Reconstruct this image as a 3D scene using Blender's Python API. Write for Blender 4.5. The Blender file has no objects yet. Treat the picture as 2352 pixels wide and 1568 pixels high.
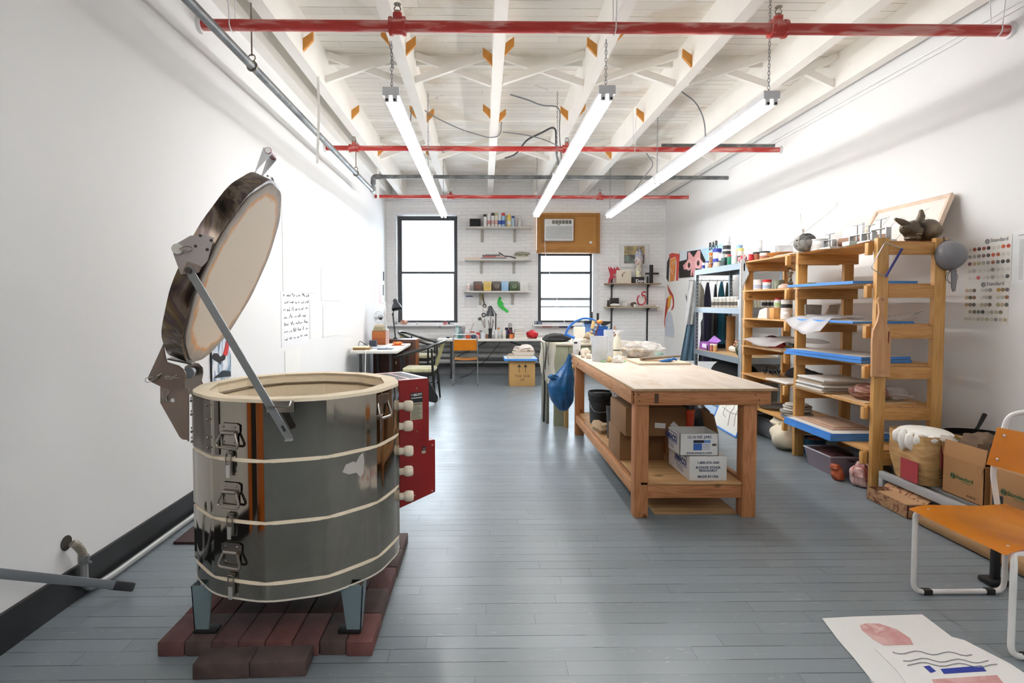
import bpy, bmesh, math, random
from mathutils import Vector, Matrix
from math import sin, cos, pi, radians
random.seed(7)
# ---------------------------------------------------------------- camera
FPX, YAW, PIT, PPX, PPY, EYE = 1273.0, radians(.83), radians(2.28), 1129.0, 750.6, 1.37
sc = bpy.context.scene
cam = bpy.data.objects.new('camera', bpy.data.cameras.new('camera'))
sc.collection.objects.link(cam); sc.camera = cam
cam.location = (0, 0, EYE)
cam.rotation_euler = (pi/2 - PIT, 0, -YAW)
cam.data.sensor_width = 36; cam.data.lens = FPX*36/2352
cam.data.shift_x = (1176-PPX)/2352; cam.data.shift_y = (PPY-784)/2352
cam.data.clip_start = .05; cam.data.clip_end = 200
# ---------------------------------------------------------------- world, exposure
w = bpy.data.worlds.new('sky'); sc.world = w; w.use_nodes = True
bg = w.node_tree.nodes['Background']
bg.inputs[0].default_value = (.78, .89, 1, 1); bg.inputs[1].default_value = 7.0
sc.view_settings.view_transform = 'Standard'; sc.view_settings.look = 'None'
sc.view_settings.gamma = 1; sc.view_settings.use_curve_mapping = False
sc.view_settings.exposure = 0.62
TUBE = 26.0
cy = sc.cycles
cy.max_bounces = 10; cy.diffuse_bounces = 6; cy.glossy_bounces = 5; cy.transparent_max_bounces = 16
cy.use_denoising = True; cy.sample_clamp_indirect = 8; cy.caustics_reflective = False; cy.caustics_refractive = False
# room: metres, camera looks along +Y
XL, XR, YB, YF, ZJ, ZC = -1.905, 3.605, 11.0, -4.2, 3.5, 3.82

# ray helpers used to read positions off the survey photo at a known depth
_F = (sin(YAW)*cos(PIT), cos(YAW)*cos(PIT), -sin(PIT)); _R = (cos(YAW), -sin(YAW), 0)
_U = (sin(YAW)*sin(PIT), cos(YAW)*sin(PIT), cos(PIT))
def _ray(px, py):
    a = (px-PPX)/FPX; b = (PPY-py)/FPX
    return [_F[i]+a*_R[i]+b*_U[i] for i in range(3)]
def at(px, py, Y):
    d = _ray(px, py); t = Y/d[1]; return Vector((d[0]*t, Y, EYE+d[2]*t))
def atx(px, py, X):
    d = _ray(px, py); t = X/d[0]; return Vector((X, d[1]*t, EYE+d[2]*t))
def atz(px, py, Z):
    d = _ray(px, py); t = (Z-EYE)/d[2]; return Vector((d[0]*t, d[1]*t, Z))

# ---------------------------------------------------------------- materials
def rgb(h):
    h = h.lstrip('#'); v = [int(h[i:i+2], 16)/255 for i in (0, 2, 4)]
    return tuple((c/12.92 if c <= .04045 else ((c+.055)/1.055)**2.4) for c in v)
_mats = {}
def new_mat(name):
    m = bpy.data.materials.new(name); m.use_nodes = True
    return m, m.node_tree.nodes, m.node_tree.links, m.node_tree.nodes['Principled BSDF']
def C(h, rough=.5, metal=0, var=.06, vs=9, bump=0, bs=60, coat=0, alpha=1, trans=0, sheen=0):
    k = (h, rough, metal, var, vs, bump, bs, coat, alpha, trans, sheen)
    if k in _mats: return _mats[k]
    m, N, L, P = new_mat('m_'+h.strip('#'))
    c = rgb(h)
    P.inputs['Roughness'].default_value = rough; P.inputs['Metallic'].default_value = metal
    P.inputs['Coat Weight'].default_value = coat; P.inputs['Coat Roughness'].default_value = .1
    P.inputs['Alpha'].default_value = alpha; P.inputs['Transmission Weight'].default_value = trans
    P.inputs['Sheen Weight'].default_value = sheen
    tc = N.new('ShaderNodeTexCoord'); n = N.new('ShaderNodeTexNoise'); n.inputs['Scale'].default_value = vs
    n.inputs['Detail'].default_value = 4
    L.new(tc.outputs['Object'], n.inputs['Vector'])
    mx = N.new('ShaderNodeMix'); mx.data_type = 'RGBA'
    mx.inputs[6].default_value = (*[max(0, x*(1-var*2)) for x in c], 1); mx.inputs[7].default_value = (*[min(1, x*(1+var*2)) for x in c], 1)
    L.new(n.outputs[0], mx.inputs[0]); L.new(mx.outputs[2], P.inputs['Base Color'])
    if bump:
        n2 = N.new('ShaderNodeTexNoise'); n2.inputs['Scale'].default_value = bs; L.new(tc.outputs['Object'], n2.inputs['Vector'])
        b = N.new('ShaderNodeBump'); b.inputs['Strength'].default_value = bump; b.inputs['Distance'].default_value = .01
        L.new(n2.outputs[0], b.inputs['Height']); L.new(b.outputs[0], P.inputs['Normal'])
    _mats[k] = m; return m
def ramp(N, stops):
    r = N.new('ShaderNodeValToRGB'); e = r.color_ramp.elements
    while len(e) < len(stops): e.new(.5)
    for i, (p, c) in enumerate(stops): e[i].position = p; e[i].color = (*c, 1)
    return r
def wood(name, h1, h2, axis='X', rough=.55, ring=9, coat=0, knots=True):
    """grain runs along axis"""
    m, N, L, P = new_mat(name)
    tc = N.new('ShaderNodeTexCoord'); mp = N.new('ShaderNodeMapping'); L.new(tc.outputs['Object'], mp.inputs[0])
    s = [ring, ring, ring]; s['XYZ'.index(axis)] = ring*.07; mp.inputs['Scale'].default_value = s
    n = N.new('ShaderNodeTexNoise'); n.inputs['Scale'].default_value = 1.6; n.inputs['Detail'].default_value = 3; n.inputs['Distortion'].default_value = .6
    L.new(mp.outputs[0], n.inputs['Vector'])
    mul = N.new('ShaderNodeMath'); mul.operation = 'MULTIPLY'; mul.inputs[1].default_value = 7; L.new(n.outputs[0], mul.inputs[0])
    fr = N.new('ShaderNodeMath'); fr.operation = 'PINGPONG'; fr.inputs[1].default_value = .5; L.new(mul.outputs[0], fr.inputs[0])
    f2 = N.new('ShaderNodeMath'); f2.operation = 'MULTIPLY'; f2.inputs[1].default_value = 2; L.new(fr.outputs[0], f2.inputs[0])
    r = ramp(N, [(0, rgb(h1)), (.6, tuple((a+b)/2 for a, b in zip(rgb(h1), rgb(h2)))), (1, rgb(h2))]); L.new(f2.outputs[0], r.inputs[0])
    out = r.outputs[0]
    if knots:
        mp2 = N.new('ShaderNodeMapping'); L.new(tc.outputs['Object'], mp2.inputs[0]); s2 = [5, 5, 5]; s2['XYZ'.index(axis)] = 2.6; mp2.inputs['Scale'].default_value = s2
        v = N.new('ShaderNodeTexVoronoi'); v.inputs['Scale'].default_value = 1.1; L.new(mp2.outputs[0], v.inputs['Vector'])
        rk = ramp(N, [(0, (1, 1, 1)), (.07, (1, 1, 1)), (.12, (0, 0, 0))]); L.new(v.outputs['Distance'], rk.inputs[0])
        mk = N.new('ShaderNodeMix'); mk.data_type = 'RGBA'; L.new(rk.outputs[0], mk.inputs[0]); L.new(out, mk.inputs[6])
        mk.inputs[7].default_value = (*[c*.4 for c in rgb(h2)], 1); out = mk.outputs[2]
    L.new(out, P.inputs['Base Color']); P.inputs['Roughness'].default_value = rough; P.inputs['Coat Weight'].default_value = coat
    return m
def patchy(name, stops, scale=3, rough=.5, metal=0, detail=6, dist=.8, stretch=(1, 1, 1), bump=0):
    m, N, L, P = new_mat(name)
    tc = N.new('ShaderNodeTexCoord'); mp = N.new('ShaderNodeMapping'); mp.inputs['Scale'].default_value = stretch
    n = N.new('ShaderNodeTexNoise'); n.inputs['Scale'].default_value = scale; n.inputs['Detail'].default_value = detail; n.inputs['Distortion'].default_value = dist
    L.new(tc.outputs['Object'], mp.inputs[0]); L.new(mp.outputs[0], n.inputs['Vector'])
    r = ramp(N, [(p, rgb(h)) for p, h in stops]); L.new(n.outputs[0], r.inputs[0]); L.new(r.outputs[0], P.inputs['Base Color'])
    P.inputs['Roughness'].default_value = rough; P.inputs['Metallic'].default_value = metal
    if bump:
        b = N.new('ShaderNodeBump'); b.inputs['Strength'].default_value = bump; b.inputs['Distance'].default_value = .01
        L.new(n.outputs[0], b.inputs['Height']); L.new(b.outputs[0], P.inputs['Normal'])
    return m
def film(name, h, alpha, rough=.25):
    m, N, L, P = new_mat(name); P.inputs['Base Color'].default_value = (*rgb(h), 1)
    P.inputs['Alpha'].default_value = alpha; P.inputs['Roughness'].default_value = rough
    return m

# ---------------------------------------------------------------- mesh builder
class G:
    def __init__(s): s.bm = bmesh.new(); s.mi = 0
    def _mark(s, faces):
        for f in faces: f.material_index = s.mi
    def box(s, x0, x1, y0, y1, z0, z1, bev=0, M=None):
        n0 = len(s.bm.faces)
        v = [s.bm.verts.new((x, y, z)) for x in (x0, x1) for y in (y0, y1) for z in (z0, z1)]
        F = [s.bm.faces.new([v[i] for i in q]) for q in ((0, 1, 3, 2), (4, 6, 7, 5), (0, 4, 5, 1), (2, 3, 7, 6), (0, 2, 6, 4), (1, 5, 7, 3))]
        s._mark(F)
        if bev:
            e = list({e for f in F for e in f.edges})
            r = bmesh.ops.bevel(s.bm, geom=e, offset=bev, segments=2, affect='EDGES', profile=.5)
            s._mark(r['faces']); v = list({q for f in r['faces'] for q in f.verts} | {q for q in v if q.is_valid})
        if M is not None: bmesh.ops.transform(s.bm, matrix=M, verts=v)
        return s
    def bar(s, p0, p1, wd, hd, up=(0, 0, 1), bev=0):
        """square bar from p0 to p1; wd across, hd along 'up'"""
        p0, p1 = Vector(p0), Vector(p1); d = p1-p0; L = d.length; d.normalize(); up = Vector(up)
        a = d.cross(up)
        if a.length < 1e-4: a = d.cross(Vector((0, 1, 0)))
        a.normalize(); b = a.cross(d).normalized()
        M = Matrix(((a.x, d.x, b.x, p0.x), (a.y, d.y, b.y, p0.y), (a.z, d.z, b.z, p0.z), (0, 0, 0, 1)))
        return s.box(-wd/2, wd/2, 0, L, -hd/2, hd/2, bev, M)
    def cyl(s, p0, p1, r, r2=None, n=16, cap=True):
        return s.tube([p0, p1], [r, r if r2 is None else r2], n, cap=cap)
    def tube(s, pts, r, n=8, closed=False, cap=True):
        pts = [Vector(p) for p in pts]; k = len(pts)
        rr = r if isinstance(r, (list, tuple)) else [r]*k
        rings = []; prev = None
        for i in range(k):
            if closed: t = pts[(i+1) % k]-pts[i-1]
            else: t = pts[min(i+1, k-1)]-pts[max(i-1, 0)]
            t.normalize()
            if prev is None:
                a = t.orthogonal().normalized()
                if abs(t.z) > .99: a = Vector((1, 0, 0))
            else:
                a = (prev-t*prev.dot(t))
                a = a.normalized() if a.length > 1e-5 else t.orthogonal().normalized()
            prev = a; b = t.cross(a)
            rings.append([s.bm.verts.new(pts[i]+(a*cos(2*pi*j/n)+b*sin(2*pi*j/n))*rr[i]) for j in range(n)])
        m = k if closed else k-1; F = []
        for i in range(m):
            A, B = rings[i], rings[(i+1) % k]
            for j in range(n): F.append(s.bm.faces.new((A[j], A[(j+1) % n], B[(j+1) % n], B[j])))
        if cap and not closed:
            F.append(s.bm.faces.new(rings[0][::-1])); F.append(s.bm.faces.new(rings[-1]))
        s._mark(F); return s
    def lathe(s, prof, c=(0, 0, 0), n=24, M=None):
        """prof: (r, z) from bottom to top; open ends with r>0 stay open"""
        c = Vector(c); rings = []; V = []
        for r, z in prof:
            if r < 1e-6: ring = [s.bm.verts.new(c+Vector((0, 0, z)))]
            else: ring = [s.bm.verts.new(c+Vector((r*cos(2*pi*j/n), r*sin(2*pi*j/n), z))) for j in range(n)]
            rings.append(ring); V += ring
        F = []
        for A, B in zip(rings, rings[1:]):
            for j in range(n):
                q = [A[j % len(A)], A[(j+1) % len(A)], B[(j+1) % len(B)], B[j % len(B)]]
                u = []
                for x in q:
                    if x not in u: u.append(x)
                if len(u) > 2: F.append(s.bm.faces.new(u))
        s._mark(F)
        if M is not None: bmesh.ops.transform(s.bm, matrix=M, verts=V)
        return s
    def prism(s, pts, axis, a0, a1):
        """polygon (2-D points) extruded along axis from a0 to a1; 2-D = the other two axes in xyz order"""
        def mk(p, a):
            return {'X': (a, p[0], p[1]), 'Y': (p[0], a, p[1]), 'Z': (p[0], p[1], a)}[axis]
        A = [s.bm.verts.new(mk(p, a0)) for p in pts]; B = [s.bm.verts.new(mk(p, a1)) for p in pts]; k = len(pts)
        F = [s.bm.faces.new(A[::-1]), s.bm.faces.new(B)]
        for i in range(k): F.append(s.bm.faces.new((A[i], A[(i+1) % k], B[(i+1) % k], B[i])))
        s._mark(F); return s
    def slab(s, pts, d):
        """3-D polygon thickened by vector d"""
        A = [s.bm.verts.new(p) for p in pts]; B = [s.bm.verts.new(Vector(p)+Vector(d)) for p in pts]; k = len(pts)
        F = [s.bm.faces.new(A[::-1]), s.bm.faces.new(B)]
        for i in range(k): F.append(s.bm.faces.new((A[i], A[(i+1) % k], B[(i+1) % k], B[i])))
        s._mark(F); return s
    def ball(s, c, r, n=16, jit=0, seed=0, flat=None, M=None, freq=9):
        from mathutils import noise
        if not isinstance(r, (tuple, list)): r = (r, r, r)
        q = bmesh.ops.create_uvsphere(s.bm, u_segments=n, v_segments=max(6, n*2//3), radius=1)
        V = q['verts']
        for v in V:
            p = v.co.copy()
            if jit: k = 1+jit*1.2*noise.noise(p*freq/6+Vector((seed*3.1, seed, 0)))+jit*.25*noise.noise(p*freq/2+Vector((seed, 0, seed*2.1)))
            else: k = 1
            v.co = Vector((p.x*r[0]*k, p.y*r[1]*k, p.z*r[2]*k))
            if flat is not None and v.co.z < flat: v.co.z = flat
        if M is not None: bmesh.ops.transform(s.bm, matrix=M, verts=V)
        for v in V: v.co += Vector(c)
        s._mark({f for v in V for f in v.link_faces}); return s
    def sheet(s, fn, nu, nv, th=0):
        """grid surface fn(u,v)->point, u,v in 0..1; th thickens it downward along its normal"""
        g = [[s.bm.verts.new(fn(i/nu, j/nv)) for j in range(nv+1)] for i in range(nu+1)]
        F = [s.bm.faces.new((g[i][j], g[i+1][j], g[i+1][j+1], g[i][j+1])) for i in range(nu) for j in range(nv)]
        s._mark(F)
        if th:
            r = bmesh.ops.solidify(s.bm, geom=F, thickness=th)
            s._mark([x for x in r['geom'] if isinstance(x, bmesh.types.BMFace)])
        return s
    def xf(s, M): bmesh.ops.transform(s.bm, matrix=M, verts=s.bm.verts); return s

_org = {}
def _link(name, g, mats, origin, parent, ang=35):
    me = bpy.data.meshes.new(name)
    for v in g.bm.verts: v.co -= origin
    bmesh.ops.recalc_face_normals(g.bm, faces=g.bm.faces)
    g.bm.to_mesh(me); g.bm.free()
    if not isinstance(mats, (list, tuple)): mats = [mats]
    for m in mats: me.materials.append(m)
    me.shade_smooth(); me.set_sharp_from_angle(angle=radians(ang))
    o = bpy.data.objects.new(name, me); sc.collection.objects.link(o)
    if parent is not None: o.parent = parent
    return o
def tag(o, label=None, cat=None, group=None, kind=None):
    if label: o['label'] = label
    if cat: o['category'] = cat
    if group: o['group'] = group
    if kind: o['kind'] = kind
    return o
def thing(name, label, cat, loc, group=None):
    o = bpy.data.objects.new(name, None); sc.collection.objects.link(o); o.empty_display_size = .05
    o.location = loc; _org[o] = Vector(loc); return tag(o, label, cat, group)
def part(parent, name, g, mats, label=None, ang=35, kind=None):
    """geometry given in the frame the thing was laid out in (world unless the thing sits at the origin)"""
    og = _org[parent]; o = _link(name, g, mats, og, parent, ang); _org[o] = og
    return tag(o, label, kind=kind)
def single(name, label, cat, g, mats, group=None, ang=35, kind=None):
    vs = [v.co for v in g.bm.verts]
    og = Vector(((min(v.x for v in vs)+max(v.x for v in vs))/2, (min(v.y for v in vs)+max(v.y for v in vs))/2, min(v.z for v in vs)))
    o = _link(name, g, mats, og, None, ang); o.location = og; _org[o] = og
    return tag(o, label, cat, group, kind)
def struct(name, g, mats, parent=None, ang=35):
    o = _link(name, g, mats, _org[parent] if parent else Vector((0, 0, 0)), parent, ang); _org[o] = Vector((0, 0, 0))
    return tag(o, kind='structure') if parent is None else o
def dup(o, parent=None, loc=None, rz=None, label=None, group=None, mats=None):
    """copy a thing with its parts and sub-parts; mats swaps materials {old: new}"""
    c = o.copy(); sc.collection.objects.link(c); c.parent = parent
    if loc is not None: c.location = loc
    if rz is not None: c.rotation_euler = (0, 0, rz)
    if label: c['label'] = label
    if group: c['group'] = group
    if mats and c.type == 'MESH' and any(m in mats for m in c.data.materials):
        c.data = c.data.copy()
        for i, m in enumerate(c.data.materials):
            if m in mats: c.data.materials[i] = mats[m]
    for ch in list(o.children): dup(ch, c, mats=mats)
    return c
def text(parent, s, pos, size, xdir, updir, mat, name='lettering', world=True, align='LEFT', bold=0, wscale=1):
    cu = bpy.data.curves.new('t', 'FONT'); cu.body = s; cu.size = size; cu.align_x = align; cu.extrude = .0004; cu.offset = bold
    cu.resolution_u = 2
    to = bpy.data.objects.new('t', cu); sc.collection.objects.link(to)
    dg = bpy.context.evaluated_depsgraph_get(); me = bpy.data.meshes.new_from_object(to.evaluated_get(dg))
    bpy.data.objects.remove(to); bpy.data.curves.remove(cu)
    X = Vector(xdir).normalized(); Yv = Vector(updir).normalized(); Z = X.cross(Yv)
    M = Matrix(((X.x*wscale, Yv.x, Z.x, pos[0]), (X.y*wscale, Yv.y, Z.y, pos[1]), (X.z*wscale, Yv.z, Z.z, pos[2]), (0, 0, 0, 1)))
    me.transform(M); me.transform(Matrix.Translation(-_org[parent])); me.name = name
    me.materials.clear(); me.materials.append(mat)
    o = bpy.data.objects.new(name, me); sc.collection.objects.link(o); o.parent = parent; _org[o] = _org[parent]
    return o
def arc(c, r, a0, a1, n, ax='xz'):
    out = []
    for i in range(n+1):
        a = radians(a0+(a1-a0)*i/n); u, v = r*cos(a), r*sin(a)
        out.append(Vector(c)+Vector({'xz': (u, 0, v), 'yz': (0, u, v), 'xy': (u, v, 0)}[ax]))
    return out
def fillet(pts, r, n=5, closed=False):
    """round the corners of a polyline"""
    pts = [Vector(p) for p in pts]; out = []; k = len(pts)
    for i, p in enumerate(pts):
        if not closed and i in (0, k-1): out.append(p); continue
        a, b = pts[i-1], pts[(i+1) % k]; da, db = (a-p), (b-p)
        q = min(r, da.length*.45, db.length*.45); A = p+da.normalized()*q; B = p+db.normalized()*q
        for j in range(n+1):
            t = j/n; out.append(A*(1-t)**2+p*2*t*(1-t)+B*t*t)
    return out
# ================================================================ setting
def mnode(N, L, op, a, b=None, c=None):
    n = N.new('ShaderNodeMath'); n.operation = op
    for i, x in enumerate((a, b, c)):
        if x is None: continue
        if isinstance(x, (int, float)): n.inputs[i].default_value = x
        else: L.new(x, n.inputs[i])
    return n.outputs[0]
def mixc(N, L, f, a, b):
    n = N.new('ShaderNodeMix'); n.data_type = 'RGBA'
    for i, x in ((0, f), (6, a), (7, b)):
        if isinstance(x, (int, float)): n.inputs[i].default_value = x
        elif isinstance(x, tuple): n.inputs[i].default_value = (*x, 1)
        else: L.new(x, n.inputs[i])
    return n.outputs[2]
def noise_of(N, L, vec, scale, detail=4, dist=0):
    n = N.new('ShaderNodeTexNoise'); n.inputs['Scale'].default_value = scale; n.inputs['Detail'].default_value = detail
    n.inputs['Distortion'].default_value = dist; L.new(vec, n.inputs['Vector']); return n.outputs[0]
def scaled(N, L, vec, s):
    mp = N.new('ShaderNodeMapping'); mp.inputs['Scale'].default_value = s; L.new(vec, mp.inputs[0]); return mp.outputs[0]
def board_mat(name, base, h, length, rough, along='X', scratches=True, line=.03, dark=.25):
    m, N, L, P = new_mat(name)
    tc = N.new('ShaderNodeTexCoord'); sp = N.new('ShaderNodeSeparateXYZ'); L.new(tc.outputs['Object'], sp.inputs[0])
    x, y = (sp.outputs[0], sp.outputs[1]) if along == 'X' else (sp.outputs[1], sp.outputs[0])
    v = mnode(N, L, 'DIVIDE', y, h); row = mnode(N, L, 'FLOOR', v); fv = mnode(N, L, 'SUBTRACT', v, row)
    wn = N.new('ShaderNodeTexWhiteNoise'); wn.noise_dimensions = '1D'; L.new(row, wn.inputs['W'])
    u = mnode(N, L, 'DIVIDE', mnode(N, L, 'MULTIPLY_ADD', wn.outputs[0], 5.0, x), length)
    col = mnode(N, L, 'FLOOR', u); fu = mnode(N, L, 'SUBTRACT', u, col)
    wid = mnode(N, L, 'MULTIPLY_ADD', col, 17.3, row); w2 = N.new('ShaderNodeTexWhiteNoise'); w2.noise_dimensions = '1D'; L.new(wid, w2.inputs['W'])
    # how open each seam is varies along it
    vis = mnode(N, L, 'GREATER_THAN', noise_of(N, L, scaled(N, L, tc.outputs['Object'], (1, 9, 1)), 1.7, 4), .5)
    ly = mnode(N, L, 'MULTIPLY', mnode(N, L, 'LESS_THAN', fv, line), mnode(N, L, 'MULTIPLY_ADD', vis, .66, .34))
    lx = mnode(N, L, 'MULTIPLY', mnode(N, L, 'LESS_THAN', fu, .0022/length*1.2), .7)
    seam = mnode(N, L, 'MAXIMUM', ly, lx)
    c0 = tuple(c*.9 for c in base); c1 = tuple(min(1, c*1.1) for c in base)
    c = mixc(N, L, w2.outputs[0], c0, c1)
    cl = noise_of(N, L, tc.outputs['Object'], .9, 6, .4)
    c = mixc(N, L, mnode(N, L, 'MULTIPLY', cl, .45), c, tuple(b*k for b, k in zip(base, (1.12, 1.08, 1.0))))
    if scratches:
        sn = noise_of(N, L, scaled(N, L, tc.outputs['Object'], (2.2, 14, 1)), 6, 8, 1.5)
        sm = mnode(N, L, 'MULTIPLY', mnode(N, L, 'GREATER_THAN', sn, .66), .25)
        c = mixc(N, L, sm, c, (.5, .49, .46))
        sn2 = noise_of(N, L, scaled(N, L, tc.outputs['Object'], (9, 9, 1)), 9, 3, 0)
        c = mixc(N, L, mnode(N, L, 'MULTIPLY', mnode(N, L, 'GREATER_THAN', sn2, .79), .5), c, (.6, .58, .54))
    c = mixc(N, L, mnode(N, L, 'MULTIPLY', seam, .85), c, tuple(b*dark for b in base))
    L.new(c, P.inputs['Base Color'])
    rn = noise_of(N, L, tc.outputs['Object'], 4, 5)
    L.new(mnode(N, L, 'MULTIPLY_ADD', rn, .2, rough-.1), P.inputs['Roughness'])
    b = N.new('ShaderNodeBump'); b.inputs['Strength'].default_value = .5; b.inputs['Distance'].default_value = .004
    hgt = mnode(N, L, 'SUBTRACT', mnode(N, L, 'MULTIPLY', w2.outputs[0], .25), seam)
    L.new(mnode(N, L, 'MULTIPLY_ADD', noise_of(N, L, scaled(N, L, tc.outputs['Object'], (1, 3, 1)), 12, 3), .35, hgt), b.inputs['Height'])
    L.new(b.outputs[0], P.inputs['Normal']); return m
M_floor = board_mat('painted_floor_boards', (.178, .212, .238), .083, 1.2, .34, line=.058, dark=.15)
M_deck = board_mat('whitewashed_deck', (.88, .85, .80), .12, 2.6, .8, scratches=False, line=.06, dark=.42)
def stain(m, scale, thr, col, amt):
    N, L = m.node_tree.nodes, m.node_tree.links; P = N['Principled BSDF']; src = P.inputs['Base Color'].links[0].from_socket
    tc = N.new('ShaderNodeTexCoord'); nn = noise_of(N, L, tc.outputs['Object'], scale, 7, .8)
    r = ramp(N, [(0, (0, 0, 0)), (thr, (0, 0, 0)), (min(1, thr+.12), (amt,)*3)]); L.new(nn, r.inputs[0])
    L.new(mixc(N, L, r.outputs[0], src, col), P.inputs['Base Color'])
stain(M_deck, 1.1, .56, (.62, .5, .36), .5); stain(M_deck, 5, .68, (.2, .18, .17), .7)
M_wall = C('#e6e6e6', .85, var=.012, vs=1.5, bump=.08, bs=14)
stain(M_wall, 26, .79, (.25, .24, .23), .35)
M_joist = C('#f3f0ea', .8, var=.03, vs=3); stain(M_joist, 7, .7, (.45, .4, .36), .35)
def brick_mat():
    m, N, L, P = new_mat('white_painted_brick'); tc = N.new('ShaderNodeTexCoord')
    mp = N.new('ShaderNodeMapping'); mp.inputs['Rotation'].default_value = (-pi/2, 0, 0); L.new(tc.outputs['Object'], mp.inputs[0])
    dn = N.new('ShaderNodeTexNoise'); dn.inputs['Scale'].default_value = 3; L.new(tc.outputs['Object'], dn.inputs['Vector'])
    vm = N.new('ShaderNodeVectorMath'); vm.operation = 'MULTIPLY_ADD'; vm.inputs[1].default_value = (.03, .03, .03)
    L.new(dn.outputs['Color'], vm.inputs[0]); L.new(mp.outputs[0], vm.inputs[2])
    b = N.new('ShaderNodeTexBrick'); b.inputs['Scale'].default_value = 1; b.inputs['Brick Width'].default_value = .21; b.inputs['Row Height'].default_value = .07
    b.inputs['Mortar Size'].default_value = .006; b.inputs['Mortar Smooth'].default_value = .6; L.new(vm.outputs[0], b.inputs['Vector'])
    b.inputs['Color1'].default_value = (.88, .88, .88, 1); b.inputs['Color2'].default_value = (.85, .85, .85, 1); b.inputs['Mortar'].default_value = (.80, .80, .79, 1)
    L.new(b.outputs[0], P.inputs['Base Color']); P.inputs['Roughness'].default_value = .8
    bp = N.new('ShaderNodeBump'); bp.inputs['Strength'].default_value = .5; bp.inputs['Distance'].default_value = .006; bp.invert = True
    L.new(b.outputs['Fac'], bp.inputs['Height']); L.new(bp.outputs[0], P.inputs['Normal'])
    stain(m, 9, .72, (.35, .33, .32), .5); return m
M_brick = brick_mat()
M_black = C('#151517', .5); M_white = C('#e9e9e9', .5); M_trim = C('#e8e8ea', .55)

struct('floor', G().box(XL-.2, XR+.2, YF-.2, YB+.3, -.1, 0), M_floor)
struct('ceiling', G().box(XL-.2, XR+.2, YF-.2, YB+.3, ZC, ZC+.1), M_deck)
struct('wall_left', G().box(XL-.2, XL, YF-.2, YB, 0, ZC), M_wall)
struct('wall_right', G().box(XR, XR+.2, YF-.2, YB, 0, ZC), M_wall)
struct('wall_front', G().box(XL, XR, YF-.2, YF, 0, ZC), C('#8b8781', .8))
W1 = (-1.74, -.485, .985, 3.16); W2 = (1.05, 2.25, .985, 3.165)
g = G(); xs = [XL, W1[0], W1[1], W2[0], W2[1], XR]
for a, b in ((0, 1), (2, 3), (4, 5)): g.box(xs[a], xs[b], YB, YB+.34, 0, ZC)
for w_ in (W1, W2): g.box(w_[0], w_[1], YB, YB+.34, 0, w_[2]); g.box(w_[0], w_[1], YB, YB+.34, w_[3], ZC)
struct('wall_back', g, M_brick)
# baseboards
struct('baseboard_left', G().box(XL, XL+.018, YF, YB, 0, .155), C('#17181a', .45, var=.3, vs=5))
struct('baseboard_back', G().box(XL+.02, XR, YB-.02, YB, 0, .1), C('#8d9093', .6))
struct('baseboard_right', G().box(XR-.018, XR, YF, YB-.02, 0, .12), C('#9b9b9b', .6))
struct('trim_1', G().box(XL, XR, YB-.045, YB, 3.395, 3.43, .004), M_trim)
# ceiling joists with offcut blocks
JX = [-1.57, -.715, .13, 1.03, 1.93, 2.83, 3.5]
offc = {0: [(4.78, 1), (6.5, 1), (8.1, 1)], 1: [(4.7, -1), (4.85, 1), (6.5, -1), (6.6, 1), (8.3, -1)], 2: [(4.85, 1), (5.05, -1), (6.45, -1), (6.6, 1)],
        3: [(4.85, -1), (6.5, -1), (4.6, 1), (6.4, 1)], 4: [(5.05, -1), (6.55, -1), (8.2, -1)], 5: [], 6: []}
M_off = C('#c98a3c', .7, var=.15, vs=20)
struct('trim_2', G().box(XL, XL+.1, YF, YB, ZJ, ZC), M_joist)
for i, x in enumerate(JX):
    j = struct('trim_%d' % (i+3), G().box(x-.05, x+.05, YF, YB, ZJ-(.04 if i == 0 else 0), ZC), M_joist)
    for y, s in offc[i]:
        e = x+s*.05
        struct('wood_block', G().prism([(e, ZJ+.01), (e+s*.085, ZJ+.10), (e+s*.085, ZJ+.17), (e, ZJ+.11)], 'Y', y, y+.03), M_off, j)
n = len(JX)+3
edges = [XL+.1]+JX+[]
for y in (2.75, 5.45, 8.25):
    for a, b in zip([XL+.05]+JX, JX):
        if b-a < .5: continue
        x0, x1 = a+.05, b-.05
        g = G(); g.bar((x0, y, ZJ+.03), (x1, y, ZC-.03), .045, .065, (0, 0, 1)); struct('trim_%d' % n, g, M_joist); n += 1
        g = G(); g.bar((x0, y+.05, ZC-.03), (x1, y+.05, ZJ+.03), .045, .065, (0, 0, 1)); struct('trim_%d' % n, g, M_joist); n += 1
    if y == 5.45:
        struct('trim_%d' % n, G().box(JX[0], JX[-1], y+.12, y+.16, ZC-.09, ZC-.0), M_joist); n += 1
dr = struct('added_door_1', G().box(XL+.001, XL+.02, .15, 1.02, .0, 2.05), C('#1c1715', .5))  # door and casing added out of view, for an orange streak reflected in the kiln
struct('added_door_casing', G().box(XL+.001, XL+.045, 1.021, 1.17, 0, 2.2).box(XL+.001, XL+.045, .0, .149, 0, 2.2).box(XL+.001, XL+.045, .149, 1.021, 2.051, 2.2), C('#c0621a', .4), dr)
struct('added_door_knob', G().ball((XL+.06, .93, 1.0), .03, 12), C('#8c8577', .3, .8), dr)
struct('added_door_2', G().box(-1.0, 1.1, YF+.001, YF+.03, 0, 2.3), C('#14110f', .6))  # dark panel added out of view to deepen the reflections in the kiln jacket
# conduit pair along the right wall just under the joists
for dz in (0, .04):
    t = single('wall_conduit', 'thin white conduit along top of right wall, '+('lower' if dz == 0 else 'upper')+' of the two', 'conduit', G().tube([(XR-.012, -1, 3.36+dz), (XR-.012, 8.2-dz*20, 3.36+dz)], .007, 6), M_white, 'conduits under the ceiling')
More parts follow.
